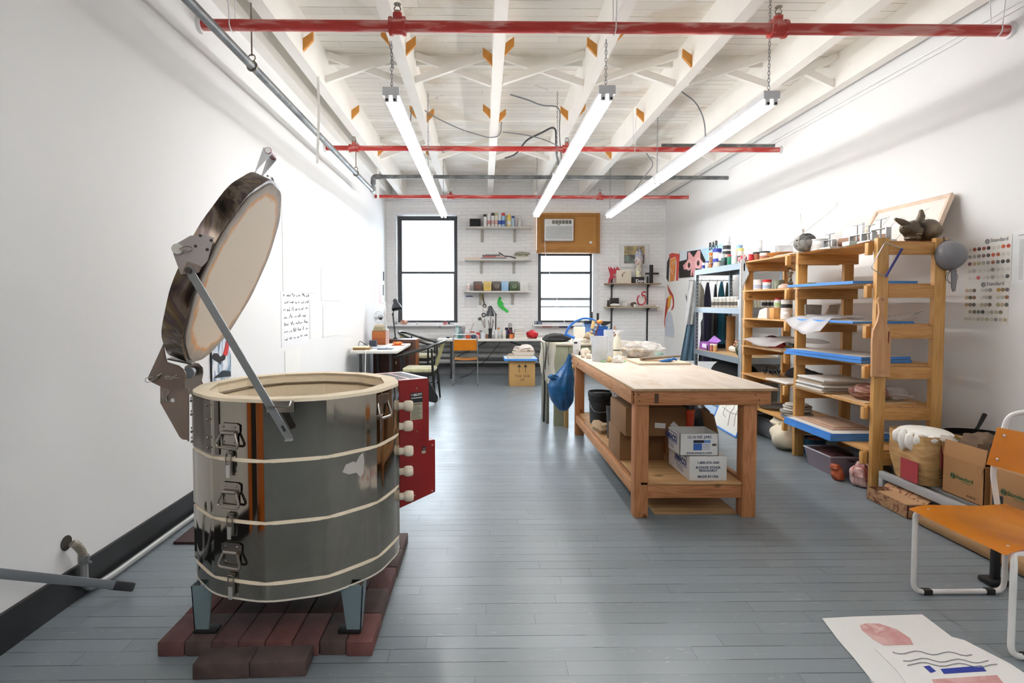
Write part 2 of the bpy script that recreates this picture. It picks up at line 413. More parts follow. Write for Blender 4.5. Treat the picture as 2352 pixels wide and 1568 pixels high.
# ---------------------------------------------------------------- windows
M_frame = C('#4b4d50', .4, .3); M_framel = C('#8f9296', .4, .3)
def glass():
    m, N, L, P = new_mat('window_glass'); N.remove(P); out = [q for q in N if q.type == 'OUTPUT_MATERIAL'][0]
    t = N.new('ShaderNodeBsdfTransparent'); g_ = N.new('ShaderNodeBsdfGlossy'); g_.inputs['Roughness'].default_value = .02
    f = N.new('ShaderNodeFresnel'); f.inputs[0].default_value = 1.3; mx = N.new('ShaderNodeMixShader')
    L.new(f.outputs[0], mx.inputs[0]); L.new(t.outputs[0], mx.inputs[1]); L.new(g_.outputs[0], mx.inputs[2]); L.new(mx.outputs[0], out.inputs[0]); return m
M_glass = glass()
def frame_g(x0, x1, z0, z1, t, y0, y1):
    g = G(); g.box(x0, x0+t, y0, y1, z0, z1); g.box(x1-t, x1, y0, y1, z0, z1); g.box(x0+t, x1-t, y0, y1, z0, z0+t); g.box(x0+t, x1-t, y0, y1, z1-t, z1); return g
def window(n_, W, zt):
    x0, x1, z0, _ = W; yf = YB+.16
    wroot = struct('window_%d' % n_, frame_g(x0+.03, x1-.03, z0, zt, .045, yf, yf+.06), M_frame)
    zm = 2.01
    a = struct('sash', frame_g(x0+.075, x1-.075, zm-.02, zt-.045, .032, yf+.03, yf+.055), M_frame, wroot)
    struct('pane', G().box(x0+.106, x1-.106, yf+.04, yf+.045, zm+.011, zt-.076), M_glass, a)
    b = struct('sash', frame_g(x0+.075, x1-.075, z0+.04, zm+.03, .036, yf-.005, yf+.028), M_frame, wroot)
    struct('pane', G().box(x0+.11, x1-.11, yf+.01, yf+.015, z0+.075, zm-.005), M_glass, b)
    struct('window_casing', frame_g(x0-.0, x1+.0, z0, zt+(.03 if n_ == 1 else 0), .03, YB-.012, yf), M_trim, wroot)
    return wroot
w1 = window(1, W1, 3.13)
struct('window_sill', G().box(W1[0]-.16, W1[1]+.1, YB-.14, YB+.16, .95, .984, .004), M_trim, w1)
struct('window_header', G().box(W1[0]-.03, W1[1]+.03, YB-.05, YB-.013, 3.13, 3.2, .004), M_trim, w1)
w2 = window(2, W2, 2.43)
struct('window_sill', G().box(W2[0]-.08, W2[1]+.1, YB-.14, YB+.16, .95, .984, .004), M_trim, w2)
struct('window_casing', G().box(W2[1]-.08, W2[1]+.02, YB-.014, YB+.1, .985, 2.43), M_trim, w2)
for z, hh in ((1.49, .03), (1.33, .015)):
    struct('outer_rail', G().box(W2[0]+.001, W2[1]-.001, YB+.28, YB+.31, z-hh, z+hh), M_framel, w2)
# area portal lights sit in the openings so daylight enters cleanly
for W, zt in ((W1, 3.13), (W2, 2.43)):
    ld = bpy.data.lights.new('daylight', 'AREA'); ld.shape = 'RECTANGLE'; ld.size = W[1]-W[0]; ld.size_y = zt-W[2]; ld.cycles.is_portal = True
    lo = bpy.data.objects.new('daylight', ld); sc.collection.objects.link(lo); lo.location = ((W[0]+W[1])/2, YB+.3, (zt+W[2])/2); lo.rotation_euler = (-pi/2, 0, 0)
# plywood infill with the air conditioner
M_ply = C('#b9843f', .6, var=.1, vs=3); M_ply2 = C('#a87333', .6, var=.15, vs=8)
px0, px1 = 1.05, 2.29
t = thing('window_board', 'tan plywood board filling the top of the right window', 'board', (1.67, YB-.03, 2.45))
part(t, 'panel', G().box(px0+.06, px1-.06, YB-.045, YB-.02, 2.49, 3.13), M_ply)
part(t, 'frame', frame_g(px0, px1, 2.45, 3.17, .06, YB-.075, YB-.018), M_ply2)
part(t, 'bottom_board', G().box(px0, px1, YB-.07, YB+.17, 2.392, 2.4495), M_ply2)
part(t, 'inner_frame', frame_g(1.15, 1.80, 2.58, 3.08, .035, YB-.062, YB-.045), M_ply2)
part(t, 'label', G().box(2.09, 2.14, YB-.048, YB-.045, 2.58, 2.62), M_white, 'small white sticker')
t = thing('air_conditioner', 'white window air conditioner set in the tan board', 'air conditioner', (1.47, YB-.1, 2.62))
part(t, 'housing', G().box(1.19, 1.755, YB-.16, YB-.0471, 2.62, 3.04, .008), M_white)
g = G()
for i in range(13): g.box(1.215, 1.73, YB-.165, YB-.16, 2.655+i*.0195, 2.664+i*.0195)
part(t, 'grille', g, C('#a9adaf', .5))
g = G()
for i in range(6): g.box(1.335+i*.065, 1.39+i*.065, YB-.163, YB-.16, 2.945, 3.015)
part(t, 'air_outlet', g, C('#6f6e62', .5))
part(t, 'control_panel', G().box(1.205, 1.32, YB-.163, YB-.16, 2.945, 3.02), C('#dcdcdc', .4))
part(t, 'badge', G().box(1.45, 1.48, YB-.168, YB-.163, 2.92, 2.935), M_black)
part(t, 'power_cord', G().tube([(1.2, YB-.1, 2.62), (1.21, YB-.09, 2.4), (1.32, YB-.08, 1.9), (1.5, YB-.12, 1.3), (1.6, YB-.15, 1.0)], .006, 6), M_white)
# hot-water radiator along the back wall under the bench
t = thing('radiator', 'long white painted pipe radiator low on the back wall', 'radiator', (.3, YB-.1, .15))
for k in range(5):
    part(t, 'pipe', G().tube([(-1.3, YB-.12, .26+k*.115), (1.75, YB-.12, .26+k*.115)], .046, 12), C('#c9c8c6', .6, var=.15, vs=5))
part(t, 'header', G().box(-1.36, -1.3, YB-.17, YB-.04, .12, .69, .01), M_trim); part(t, 'header', G().box(1.75, 1.81, YB-.17, YB-.04, .12, .69, .01), M_trim)
part(t, 'bottom_rail', G().box(-1.3, 1.75, YB-.09, YB-.05, .14, .2), C('#3c3d40', .6), 'dark bottom rail')  # dark grey rail below the pipes

# ================================================================ pipes and lights overhead
M_red = patchy('red_sprinkler_paint', [(.3, '#ad2622'), (.5, '#b93a34'), (.66, '#cf928a')], 3, .45, stretch=(1, 6, 6))
M_brass = C('#8c8577', .35, .7, var=.2)
def sprinkler_run(Y, zp, heads, hang, lab, r):
    t = thing('sprinkler_pipe', lab, 'pipe', ((XL+XR)/2, Y, zp), 'red sprinkler pipes')
    part(t, 'pipe', G().tube([(XL, Y, zp), (XR, Y, zp)], r, 14), M_red)
    for x in (XL+.012, XR-.012): part(t, 'wall_flange', G().cyl((x-.012, Y, zp), (x+.012, Y, zp), r*1.5), M_trim)
    for x in heads:
        f = part(t, 'tee_fitting', G().cyl((x-.05, Y, zp), (x+.05, Y, zp), r*1.42).cyl((x-.055, Y, zp), (x-.035, Y, zp), r*1.62).cyl((x+.035, Y, zp), (x+.055, Y, zp), r*1.62).cyl((x, Y, zp), (x, Y, zp+r*2.3), r*.85), M_red)
        g = G().cyl((x, Y, zp+r*2.2), (x, Y, zp+r*2.2+.02), r*.5)
        for s in (-1, 1): g.tube([(x+s*.012, Y, zp+r*2.3), (x+s*.022, Y, zp+r*2.3+.03), (x+s*.006, Y, zp+r*2.3+.06)], .004, 6)
        g.cyl((x, Y, zp+r*2.3+.058), (x, Y, zp+r*2.3+.062), .024)
        part(f, 'sprinkler_head', g, M_brass)
    for x in hang:
        part(t, 'hanger', G().tube(arc((x, Y, zp), r+.006, -200, 20, 12, 'yz'), .004, 5).tube([(x, Y-.05-r, ZC), (x, Y-r-.006, zp+.02)], .004, 5).tube([(x, Y+.05+r, ZC), (x, Y+r+.006, zp+.02)], .004, 5), M_white)
    return t
sprinkler_run(3.82, 3.244, [at(913, 60, 3.82).x, at(1787, 65, 3.82).x], [at(533, 60, 3.82).x, at(1412, 60, 3.82).x, at(2290, 60, 3.82).x], 'nearest of three red sprinkler pipes across the ceiling', .037)
sprinkler_run(6.74, 3.244, [at(813, 340, 6.74).x, at(1302, 340, 6.74).x], [at(1457, 340, 6.74).x], 'middle red sprinkler pipe crossing the room', .03)
sprinkler_run(9.71, 3.244, [at(1035, 450, 9.71).x, at(1378, 450, 9.71).x], [at(1585, 450, 9.71).x], 'farthest red sprinkler pipe, in front of the window wall', .03)
M_gal = patchy('dull_grey_pipe', [(.3, '#55585a'), (.6, '#7d8081'), (.8, '#a5a39c')], 6, .45, .5)
t = thing('steam_pipe', 'dark grey pipe running along left wall under the joists', 'pipe', (-1.61, 4, 3.03))
part(t, 'pipe', G().tube(fillet([(-1.61, -1.5, 3.03), (-1.61, 8.2, 3.03), (-1.61, 8.2, 3.24), (XR, 8.2, 3.24)], .05), .028, 12), M_gal)
part(t, 'elbow', G().tube(fillet([(-1.61, 8.2, 3.13), (-1.61, 8.2, 3.24), (-1.5, 8.2, 3.24)], .05), .038, 12), M_gal)
part(t, 'elbow', G().tube(fillet([(-1.61, 8.1, 3.03), (-1.61, 8.2, 3.03), (-1.61, 8.2, 3.09)], .04), .036, 12), M_gal)
for y in (3.95, 7.1):
    h = part(t, 'hanger', G().tube([(-1.61, y, ZC), (-1.61, y, 3.1)], .006, 6).tube(arc((-1.61, y, 3.03), .034, 0, 360, 16), .006, 6).tube(arc((-1.61, y, 3.085), .024, 0, 360, 14), .005, 6), M_brass)
single('wall_pipe_stub', 'short dark pipe end at right wall above middle red pipe', 'pipe', G().tube([(2.2, 6.9, 3.34), (XR, 6.9, 3.34)], .02, 10), M_gal)
# drooping cables
M_cab = C('#7f8286', .5); M_cabd = C('#4d5054', .5)
def cable(pts, r, m, lab):
    return single('cable', lab, 'cable', G().tube(fillet(pts, .12), r, 6), m, 'loose ceiling cables')
cable([at(1172, 217, 6.5), at(1215, 230, 6.5), at(1245, 243, 6.6), at(1288, 243, 6.7), at(1284, 300, 6.8), at(1290, 370, 6.8)], .008, M_cab, 'grey cable hooking down from the centre joist')
cable([at(1290, 410, 7.1), at(1277, 350, 7.1), at(1277, 287, 7.0), at(1240, 307, 7.0), at(1210, 320, 7.0), at(1185, 355, 7.2), at(1160, 363, 7.3)], .012, M_cabd, 'thick dark cable sagging behind the middle red pipe')
cable([at(942, 290, 6.4), at(945, 250, 6.3), at(957, 241, 6.3), at(1000, 270, 6.5), at(1060, 298, 6.8), at(1125, 317, 7.0), at(1150, 312, 7.1), at(1152, 280, 7.1)], .007, M_cab, 'pale cable draped between the left joists')
cable([at(1155, 303, 7.0), at(1210, 310, 6.9), at(1250, 320, 6.9), at(1282, 335, 6.8)], .006, M_cab, 'thin pale cable right of the centre joist')
cable([at(1565, 210, 6.2), at(1600, 235, 6.3), at(1618, 275, 6.4), at(1621, 322, 6.5)], .008, M_cab, 'grey cable looping down onto right lamp row')
cable([at(1485, 352, 7.0), at(1503, 378, 7.2), at(1480, 405, 7.3), at(1456, 438, 7.4)], .007, M_cab, 'cable hanging between right pipe and lamp row')
single('paper_strip', 'long torn white paper strip hanging from the left joist', 'paper', G().sheet(lambda u, v: at(727+6*u+2*sin(v*4), 175+200*v, 5.2), 1, 12), C('#efeee8', .8), 'hanging strips')
single('paper_strip', 'narrow white strip hanging left of the back window', 'paper', G().sheet(lambda u, v: at(866+5*u, 350+105*v, 8.6), 1, 8), C('#efeee8', .8), 'hanging strips')

# ---------------------------------------------------------------- fluorescent strips
def emit(name, col, s):
    m, N, L, P = new_mat(name); P.inputs['Base Color'].default_value = (.9, .9, .9, 1); P.inputs['Emission Color'].default_value = (*col, 1); P.inputs['Emission Strength'].default_value = s; return m
M_tube = emit('lit_tube', (1, .985, .96), TUBE)
M_fix = C('#e4e5ea', .4)
def chain(p0, p1, link=.034):
    p0, p1 = Vector(p0), Vector(p1); d = p1-p0; k = max(2, int(d.length/(link*.74))); g = G(); d.normalize()
    for i in range(k):
        c = p0+(p1-p0)*((i+.5)/k); a = Vector((1, 0, 0)) if i % 2 else Vector((0, 1, 0)); pts = []
        for q in range(8):
            t = 2*pi*q/8; pts.append(c+d*(link/2*cos(t))+a*(.008*sin(t)))
        g.tube(pts, .0022, 4, closed=True)
    return g
def strip(x, y0, L, z):
    t = thing('strip_light', '', 'light', (x, y0+L/2, z), 'suspended fluorescent strip lights'); y1 = y0+L
    part(t, 'housing', G().prism([(x-.055, z), (x+.055, z), (x+.045, z+.05), (x-.045, z+.05)], 'Y', y0, y1), M_fix)
    for s in (-1, 1):
        part(t, 'tube', G().tube([(x+s*.027, y0+.03, z-.03), (x+s*.027, y1-.03, z-.03)], .0155, 12), M_tube)
    for y in (y0, y1-.02):
        e = part(t, 'end_plate', G().box(x-.058, x+.058, y-.002, y+.02, z-.004, z+.055, .003), M_fix)
        for s in (-1, 1):
            part(e, 'lamp_holder', G().box(x+s*.027-.016, x+s*.027+.016, y-.001, y+.022, z-.045, z-.003, .004), M_fix)
            if y == y0: part(e, 'lamp_pin', G().cyl((x+s*.027, y-.004, z-.034), (x+s*.027, y+.001, z-.034), .009, n=8), M_black)
    return t
ZL = 2.82
rows = [(-.64, 3.9, 2.56, 'left'), (.85, 3.85, 2.54, 'middle'), (2.03, 3.93, 2.53, 'right')]
for x, y0, L, nm in rows:
    for k, lab in ((0, 'near'), (1, 'far')):
        s = strip(x, y0+k*(L+.02), L, ZL); s['label'] = f'{lab} fluorescent strip light of the {nm} hanging row'
        cs = [(y0+.05)] if k == 0 else [y0+L+.06, y0+2*L-.05]
        for yc in cs:
            top = 3.244-.04 if (k == 0 and x < 1.5) else ZC
            part(s, 'chain', chain((x, yc, ZL+.055), (x, yc, top)), C('#8a8c90', .35, .8))
            if k == 0 and x < 0: part(s, 'chain', chain((x+.012, yc, ZL+.2), (x-.012, yc, top)), C('#8a8c90', .35, .8))
for x, nm in ((-.64, 'left'), (.85, 'middle'), (2.03, 'right')):  # extra lamps added out of view to brighten the near part of the room
    s = strip(x, -2.0, 2.54, ZL); s['label'] = f'added unseen fluorescent strip light in the front part of the room, {nm} row'
    for yc in (-1.95, .49): part(s, 'chain', chain((x, yc, ZL+.055), (x, yc, ZC)), C('#8a8c90', .35, .8))
# ================================================================ kiln
KX, KY, KR = -.818, 2.49, .439
M_steel = patchy('polished_stainless', [(.3, '#9c958a'), (.7, '#aca59a')], 1.2, .07, 1.0)
M_steel2 = C('#a19a92', .22, .95, var=.06)
M_steel3 = C('#c9c7c4', .3, .6)
M_brk = C('#f3e5cb', .85, var=.05, vs=14, bump=.15, bs=80)
M_mort = C('#c9ad85', .85)
M_coil = C('#7a6a55', .6, .3)
def ngon(cx, cy_, R, n=12, rc=.07, seg=4, off=0):
    pts = [Vector((cx+R*cos(2*pi*k/n+off), cy_+R*sin(2*pi*k/n+off), 0)) for k in range(n)]
    return [(p.x, p.y) for p in fillet(pts, rc, seg, closed=True)]
def ring(outer, inner, z0, z1, g):
    k = len(outer); V = [[g.bm.verts.new((p[0], p[1], z)) for p in pl] for pl, z in ((outer, z0), (outer, z1), (inner, z1), (inner, z0))]
    for a in range(4):
        A, B = V[a], V[(a+1) % 4]
        for i in range(k): g.bm.faces.new((A[i], A[(i+1) % k], B[(i+1) % k], B[i])).material_index = g.mi
    return g
kiln = thing('kiln', 'large polished steel electric pottery kiln with its lid open, on red pavers', 'kiln', (KX, KY, .06))
zb = [.252, .321, .552, .787, 1.018]
def wall(outR, inR, z0, z1, g=None, rc=.07): return ring(ngon(KX, KY, outR, rc=rc), ngon(KX, KY, inR, rc=.001), z0, z1, g or G())
for i in range(1, 4):
    r_ = part(kiln, 'kiln_ring', wall(KR, KR-.003, zb[i]+.007, zb[i+1]-(.012 if i == 3 else .006)), M_steel)
    bk = part(r_, 'firebrick', wall(KR-.004, .372, zb[i]+.001, zb[i+1]), M_brk)
    # element grooves in the inner brick face
    inn = ngon(KX, KY, .372, rc=.001)
    for dz in ((.06, .17) if i < 3 else (.045, .115, .185)):
        z = zb[i]+dz
        part(r_, 'heating_element', G().tube([(p[0]*.993+KX*.007, p[1]*.993+KY*.007, z) for p in ngon(KX, KY, .371, rc=.001, seg=1)], .0065, 6, closed=True), M_coil)
part(kiln, 'seam_strip', wall(KR+.0015, KR-.01, zb[1]-.007, zb[1]+.007), M_brk); part(kiln, 'seam_strip', wall(KR+.0015, KR-.01, zb[2]-.007, zb[2]+.007), M_brk)
part(kiln, 'seam_strip', wall(KR+.0015, KR-.01, zb[3]-.007, zb[3]+.007), M_brk)
g = G(); o_ = ngon(KX, KY, KR+.001); ring(o_, ngon(KX, KY, .372, rc=.001), zb[4]-.012, zb[4]+.001, g); part(kiln, 'rim', g, M_brk)
g = G(); V0 = [g.bm.verts.new((p[0], p[1], zb[0]+.004)) for p in ngon(KX, KY, KR)]; g.bm.faces.new(V0[::-1])
V1 = [g.bm.verts.new((p[0], p[1], zb[1]-.007)) for p in ngon(KX, KY, KR)]
for i in range(len(V0)): g.bm.faces.new((V0[i], V0[(i+1) % len(V0)], V1[(i+1) % len(V0)], V1[i]))
part(kiln, 'floor_slab', g, M_steel)
g = G(); pts = [(p[0], p[1]) for p in ngon(KX, KY, KR-.01, rc=.001)]; g.prism(pts, 'Z', zb[1]-.02, zb[1]+.003); part(kiln, 'kiln_floor', g, M_brk)
part(kiln, 'bottom_edge', wall(KR+.001, KR-.03, zb[0]-.003, zb[0]+.004), C('#d9d3c6', .7))
# stand
M_leg = C('#6d7f86', .5, .15, var=.1)
for lx, ly, sx in ((-1.11, 2.18, 1), (-.535, 2.17, -1), (-1.13, 2.72, 1), (-.53, 2.78, -1)):
    g = G(); s = sx; ty = .0 if ly < 2.4 else 0
    g.slab([(lx-.045, ly, .075), (lx+.012, ly, .075), (lx+.03, ly, .252), (lx-.055, ly, .252)] if s > 0 else [(lx+.045, ly, .075), (lx-.012, ly, .075), (lx-.035, ly, .252), (lx+.055, ly, .252)], (0, .004, 0))
    g.slab([(lx-.045*s, ly, .075), (lx-.045*s, ly+.035, .075), (lx-.055*s, ly+.07, .252), (lx-.055*s, ly, .252)], (.004*s, 0, 0))
    l = part(kiln, 'leg', g, M_leg); part(l, 'foot_pad', G().box(lx-.047, lx+.045, ly-.006, ly+.04, .0605, .076, .003), M_black)
part(kiln, 'stand_frame', G().bar((-1.13, 2.19, .235), (-.5, 2.19, .235), .012, .025).bar((-1.13, 2.74, .235), (-.5, 2.78, .235), .012, .025), M_leg)
# facet frame helper: 240..270 degree facet
def facet(mid_deg):
    a = radians(mid_deg); nrm = Vector((cos(a), sin(a), 0)); t = Vector((-sin(a), cos(a), 0)); c = Vector((KX, KY, 0))+nrm*(KR*cos(pi/12)); return c, nrm, t
c_, n_, t_ = facet(255)
def fp(u, d, z): p = c_+t_*u+n_*d; return Vector((p.x, p.y, z))
UH = -.028
for zt in (.925, .70, .468):
    u = UH; z = zt
    pl = [(-.045, -.03), (-.045, -.006), (-.032, 0), (.032, 0), (.045, -.006), (.045, -.03), (.034, -.05), (.034, -.085), (-.034, -.085), (-.034, -.05)]
    hnd = part(kiln, 'lift_handle', G().slab([fp(u+a, .004, z+b) for a, b in pl], n_*.003), M_steel2)
    part(hnd, 'pivot_barrel', G().cyl(fp(u-.03, .013, z-.035), fp(u+.03, .013, z-.035), .0075, n=12), M_steel2)
    pts = fillet([fp(u-.03, .013, z-.036), fp(u-.052, .022, z-.088), fp(u+.052, .022, z-.092), fp(u+.03, .013, z-.036)], .022)
    part(hnd, 'bail', G().tube(pts, .0052, 8), M_steel2)
    for a, b in ((-.025, -.013), (.025, -.013), (-.026, -.07), (.026, -.07)): part(hnd, 'screw', G().ball(fp(u+a, .008, z+b), .0045, 8), M_steel2)
for zs in (zb[3], zb[2], zb[1]):
    lt = part(kiln, 'draw_latch', G().slab([fp(UH+a, .003, zs+b) for a, b in ((-.012, -.052), (.012, -.052), (.012, -.004), (-.012, -.004))], n_*.011), M_steel2)
    part(lt, 'catch', G().slab([fp(UH+a, .003, zs+b) for a, b in ((-.014, .012), (.014, .012), (.014, .032), (-.014, .032))], n_*.008), M_steel2)
    part(lt, 'latch_loop', G().tube(fillet([fp(UH+.012, .014, zs-.03), fp(UH+.012, .014, zs+.026), fp(UH-.012, .014, zs+.026), fp(UH-.012, .014, zs-.03)], .006), .0025, 6), M_steel2)
    part(lt, 'lever', G().slab([fp(UH+a, .014, zs+b) for a, b in ((-.009, -.066), (.005, -.066), (.009, -.02), (-.009, -.02))], n_*.004), M_steel3)
c_, n_, t_ = facet(315)
part(kiln, 'torn_label', G().slab([fp(a, .0002, b) for a, b in ((-.05, .715), (-.035, .742), (.0, .748), (.012, .742), (.028, .765), (.045, .775), (.05, .74), (.045, .69), (.03, .678), (.012, .70), (-.02, .70))], n_*.0012), C('#b7b2ac', .5), 'torn remains of a white paper label')
# second latch set on the right, mirrored facet
c_, n_, t_ = facet(337); U2 = 0
part(kiln, 'lift_handle', G().tube(fillet([fp(-.035, .003, .965), fp(-.045, .02, .90), fp(.045, .02, .90), fp(.035, .003, .965)], .02), .0055, 8).slab([fp(a, .004, b) for a, b in ((-.045, .955), (.045, .955), (.04, .995), (-.04, .995))], n_*.004), M_steel2)
# peephole plugs
M_plug = C('#efe3cf', .75)
for i, z in enumerate((.903, .80, .692, .585, .48)):
    a = radians(13 if i % 2 else 8); d = Vector((cos(a), sin(a), 0)); p = Vector((KX, KY, z))+d*KR
    M = Matrix.Translation(p) @ d.to_track_quat('Z', 'Y').to_matrix().to_4x4()
    part(kiln, 'peephole_plug', G().lathe([(0, -.01), (.017, -.01), (.016, .012), (.0235, .02), (.0255, .032), (.0245, .05), (.019, .057), (0, .058)], n=20, M=M), M_plug)
# control box
M_redbox = C('#8c0d0c', .42, .0, var=.04); 
ang = radians(33); O = Vector((cos(ang), sin(ang), 0)); T = Vector((-sin(ang), cos(ang), 0)); K0 = Vector((KX, KY, 0))
def kb(r, t, z): p = K0+O*r+T*t; return Vector((p.x, p.y, z))
def kbox(r0, r1, t0, t1, z0, z1, sl=0):
    g = G(); P_ = [kb(r0, t0, z0), kb(r1, t0, z0+sl), kb(r1, t1, z0+sl), kb(r0, t1, z0), kb(r0, t0, z1), kb(r1, t0, z1), kb(r1, t1, z1), kb(r0, t1, z1)]
    v = [g.bm.verts.new(p) for p in P_]; F = [g.bm.faces.new([v[i] for i in q]) for q in ((3, 2, 1, 0), (4, 5, 6, 7), (0, 1, 5, 4), (1, 2, 6, 5), (2, 3, 7, 6), (3, 0, 4, 7))]
    bmesh.ops.bevel(g.bm, geom=list({e for f in F for e in f.edges}), offset=.003, segments=2, affect='EDGES'); return g
t0_, t1_ = -.05, .27
cb = part(kiln, 'control_box', kbox(.45, .615, t0_, t1_, .68, 1.0), M_redbox, 'dark red metal electrical box on the right side')
part(cb, 'lower_housing', kbox(.45, .65, t0_, t1_, .37, .685, .045), M_redbox)
part(cb, 'box_top', kbox(.45, .612, t0_+.003, t1_-.003, 1.0, 1.003), C('#e3a9a2', .35))
for i in range(2):
    for k in range(7):
        r = .482+i*.075; t = t0_+.04+k*.036
        part(cb, 'vent_slot', G().slab([kb(r-.028, t-.010, 1.0035), kb(r+.030, t-.004, 1.0035), kb(r+.030, t+.022, 1.0035), kb(r-.030, t+.016, 1.0035)], (0, 0, .001)), C('#2a0b10', .5))
tn = -T
def lab(r0, r1, z0, z1, m, nm, d=.0015, par=cb): return part(par, nm, G().slab([kb(r0, t0_, z0), kb(r1, t0_, z0), kb(r1, t0_, z1), kb(r0, t0_, z1)], tn*d), m)
l1 = lab(.512, .578, .885, .935, C('#1c1d20', .5), 'maker_label'); l2 = lab(.51, .577, .80, .885, C('#b5b19a', .6), 'warning_label')
text(cb, 'SKUTT', kb(.527, t0_, .919)+tn*.003, .0155, O, (0, 0, 1), C('#e8e8e8', .5), bold=.0006)
text(cb, 'WARNING', kb(.518, t0_, .872)+tn*.003, .011, O, (0, 0, 1), C('#3a3a35', .5))
part(cb, 'maker_mark', G().tube([kb(.519+.0045*cos(q*pi/6), t0_, .9245+.0045*sin(q*pi/6))+tn*.003 for q in range(12)], .0009, 4, closed=True), C('#e8e8e8', .5))
lab(.515, .575, .906, .911, C('#c9cac8', .5), 'label_band', .002)
g = G()
for k in range(9): g.slab([kb(.516, t0_, .805+k*.0072), kb(.57-.006*(k % 3), t0_, .805+k*.0072), kb(.57-.006*(k % 3), t0_, .8075+k*.0072), kb(.516, t0_, .8075+k*.0072)], tn*.002)
part(l2, 'fine_print', g, C('#5a584c', .6), kind='stuff')
for r, z in ((.545, .955), (.545, .74), (.632, .66), (.63, .425), (.53, .42)): part(cb, 'screw', G().ball(kb(r, t0_-.001, z), .004, 8), M_steel3)
tg = part(cb, 'power_switch', G().cyl(kb(.583, t0_, .652), kb(.583, t0_, .652)+tn*.008, .009).tube([kb(.583, t0_, .652)+tn*.005, kb(.583, t0_, .663)+tn*.02], .003, 6), C('#77787a', .3, .8))
lab(.572, .594, .624, .638, C('#b5b19a', .5), 'switch_label', .0015, cb)
# hinge plates (fixed) on the left
PL = lambda px, py, Y: at(px, py, Y)
M_plate = C('#9d958d', .33, .85, var=.1)
def plate(name, pix, Y, m, th=.004, par=kiln, label=None): return part(par, name, G().slab([PL(*q, Y) for q in pix], (.0007, th, 0)), m, label)
hb = plate('hinge_bracket', [(368, 886), (368, 925), (412, 1003), (419, 1009), (429, 1010), (433, 1014), (433, 893), (425, 889), (424, 876), (428, 862), (400, 862)], 2.25, M_plate)
plate('hinge_bracket', [(424, 905), (424, 842), (440, 832), (457, 834), (465, 843), (466, 856), (463, 872), (468, 882), (462, 905)], 2.6, M_plate)
# wrap plate riveted to the jacket
g = G()
arcp = [(KX+(KR+.004)*cos(radians(a)), KY+(KR+.004)*sin(radians(a))) for a in (188, 200, 210, 222, 232, 239, 244)]
o2 = ngon(KX, KY, KR+.004)
sel = [p for p in o2 if 186 <= (math.degrees(math.atan2(p[1]-KY, p[0]-KX)) % 360) <= 246]; sel.sort(key=lambda p: math.degrees(math.atan2(p[1]-KY, p[0]-KX)) % 360)
g.sheet(lambda u, v: Vector((sel[round(u*(len(sel)-1))][0], sel[round(u*(len(sel)-1))][1], .80+v*.205)), len(sel)-1, 1, .003)
wp = part(kiln, 'hinge_plate', g, M_plate)
for a in (195, 206, 216, 236):
    for z in (.82, .86, .93, .985): part(wp, 'rivet', G().ball((KX+(KR+.003)*cos(radians(a))*(.985 if a % 30 > 8 else 1), KY+(KR+.003)*sin(radians(a))*(.985 if a % 30 > 8 else 1), z), .0055, 8), M_steel2)
part(hb, 'pivot_bolt', G().cyl(PL(377, 917, 2.24), PL(377, 917, 2.262), .011), M_steel2)
part(hb, 'hitch_pin', G().tube(fillet([PL(374, 914, 2.238), PL(373, 900, 2.238), PL(381, 893, 2.238), PL(389, 899, 2.238), PL(380, 908, 2.238), PL(383, 922, 2.238)], .01), .0016, 6), M_steel3)
part(hb, 'bracket_hole', G().cyl(PL(397, 919, 2.2475), PL(397, 919, 2.2495), .008, n=20), C('#d8dadc', .8))
# lid
LC = Vector((-1.057, 2.396, 1.51)); al = radians(66.1); ps = radians(-9.5); RL = .43; TL = .075
Hh = Vector((sin(ps), cos(ps), 0)); Ul = Vector((cos(ps)*cos(al), -sin(ps)*cos(al), sin(al))); Nl = -Ul.cross(Hh) if Ul.cross(Hh).x < 0 else Ul.cross(Hh)
ML = Matrix(((Hh.x, Ul.x, Nl.x, LC.x), (Hh.y, Ul.y, Nl.y, LC.y), (Hh.z, Ul.z, Nl.z, LC.z), (0, 0, 0, 1)))
def lid_face_mat():
    m, N, L, P = new_mat('fired_lid_brick'); tc = N.new('ShaderNodeTexCoord')
    mp = N.new('ShaderNodeMapping'); mp.vector_type = 'TEXTURE'; og = LC-_org[kiln]
    mp.inputs['Location'].default_value = og; mp.inputs['Rotation'].default_value = ML.to_euler(); L.new(tc.outputs['Object'], mp.inputs[0])
    sp = N.new('ShaderNodeSeparateXYZ'); L.new(mp.outputs[0], sp.inputs[0])
    ln = N.new('ShaderNodeVectorMath'); ln.operation = 'LENGTH'; cb_ = N.new('ShaderNodeCombineXYZ'); L.new(sp.outputs[0], cb_.inputs[0]); L.new(sp.outputs[1], cb_.inputs[1]); L.new(cb_.outputs[0], ln.inputs[0])
    nn = noise_of(N, L, scaled(N, L, mp.outputs[0], (9, 9, 9)), 1.6, 5)
    d = mnode(N, L, 'MULTIPLY_ADD', nn, .07, ln.outputs['Value'])
    r = ramp(N, [(0, rgb('#e0d3c2')), (.825, rgb('#e0d3c2')), (.86, rgb('#d8a06a')), (.89, rgb('#b3a79b')), (1, rgb('#8c857e'))])
    L.new(mnode(N, L, 'MULTIPLY', d, 2.2), r.inputs[0]); L.new(r.outputs[0], P.inputs['Base Color']); P.inputs['Roughness'].default_value = .75; return m
M_burn = patchy('heat_stained_steel', [(.30, '#211c18'), (.42, '#4a3f37'), (.5, '#85786c'), (.56, '#584d50'), (.64, '#7d6a4a'), (.72, '#a5a5a8')], 3.4, .3, .8, 6, 2.2, (1, 1, .5))
pl = ngon(0, 0, RL, rc=.06, off=pi/12); k = len(pl)
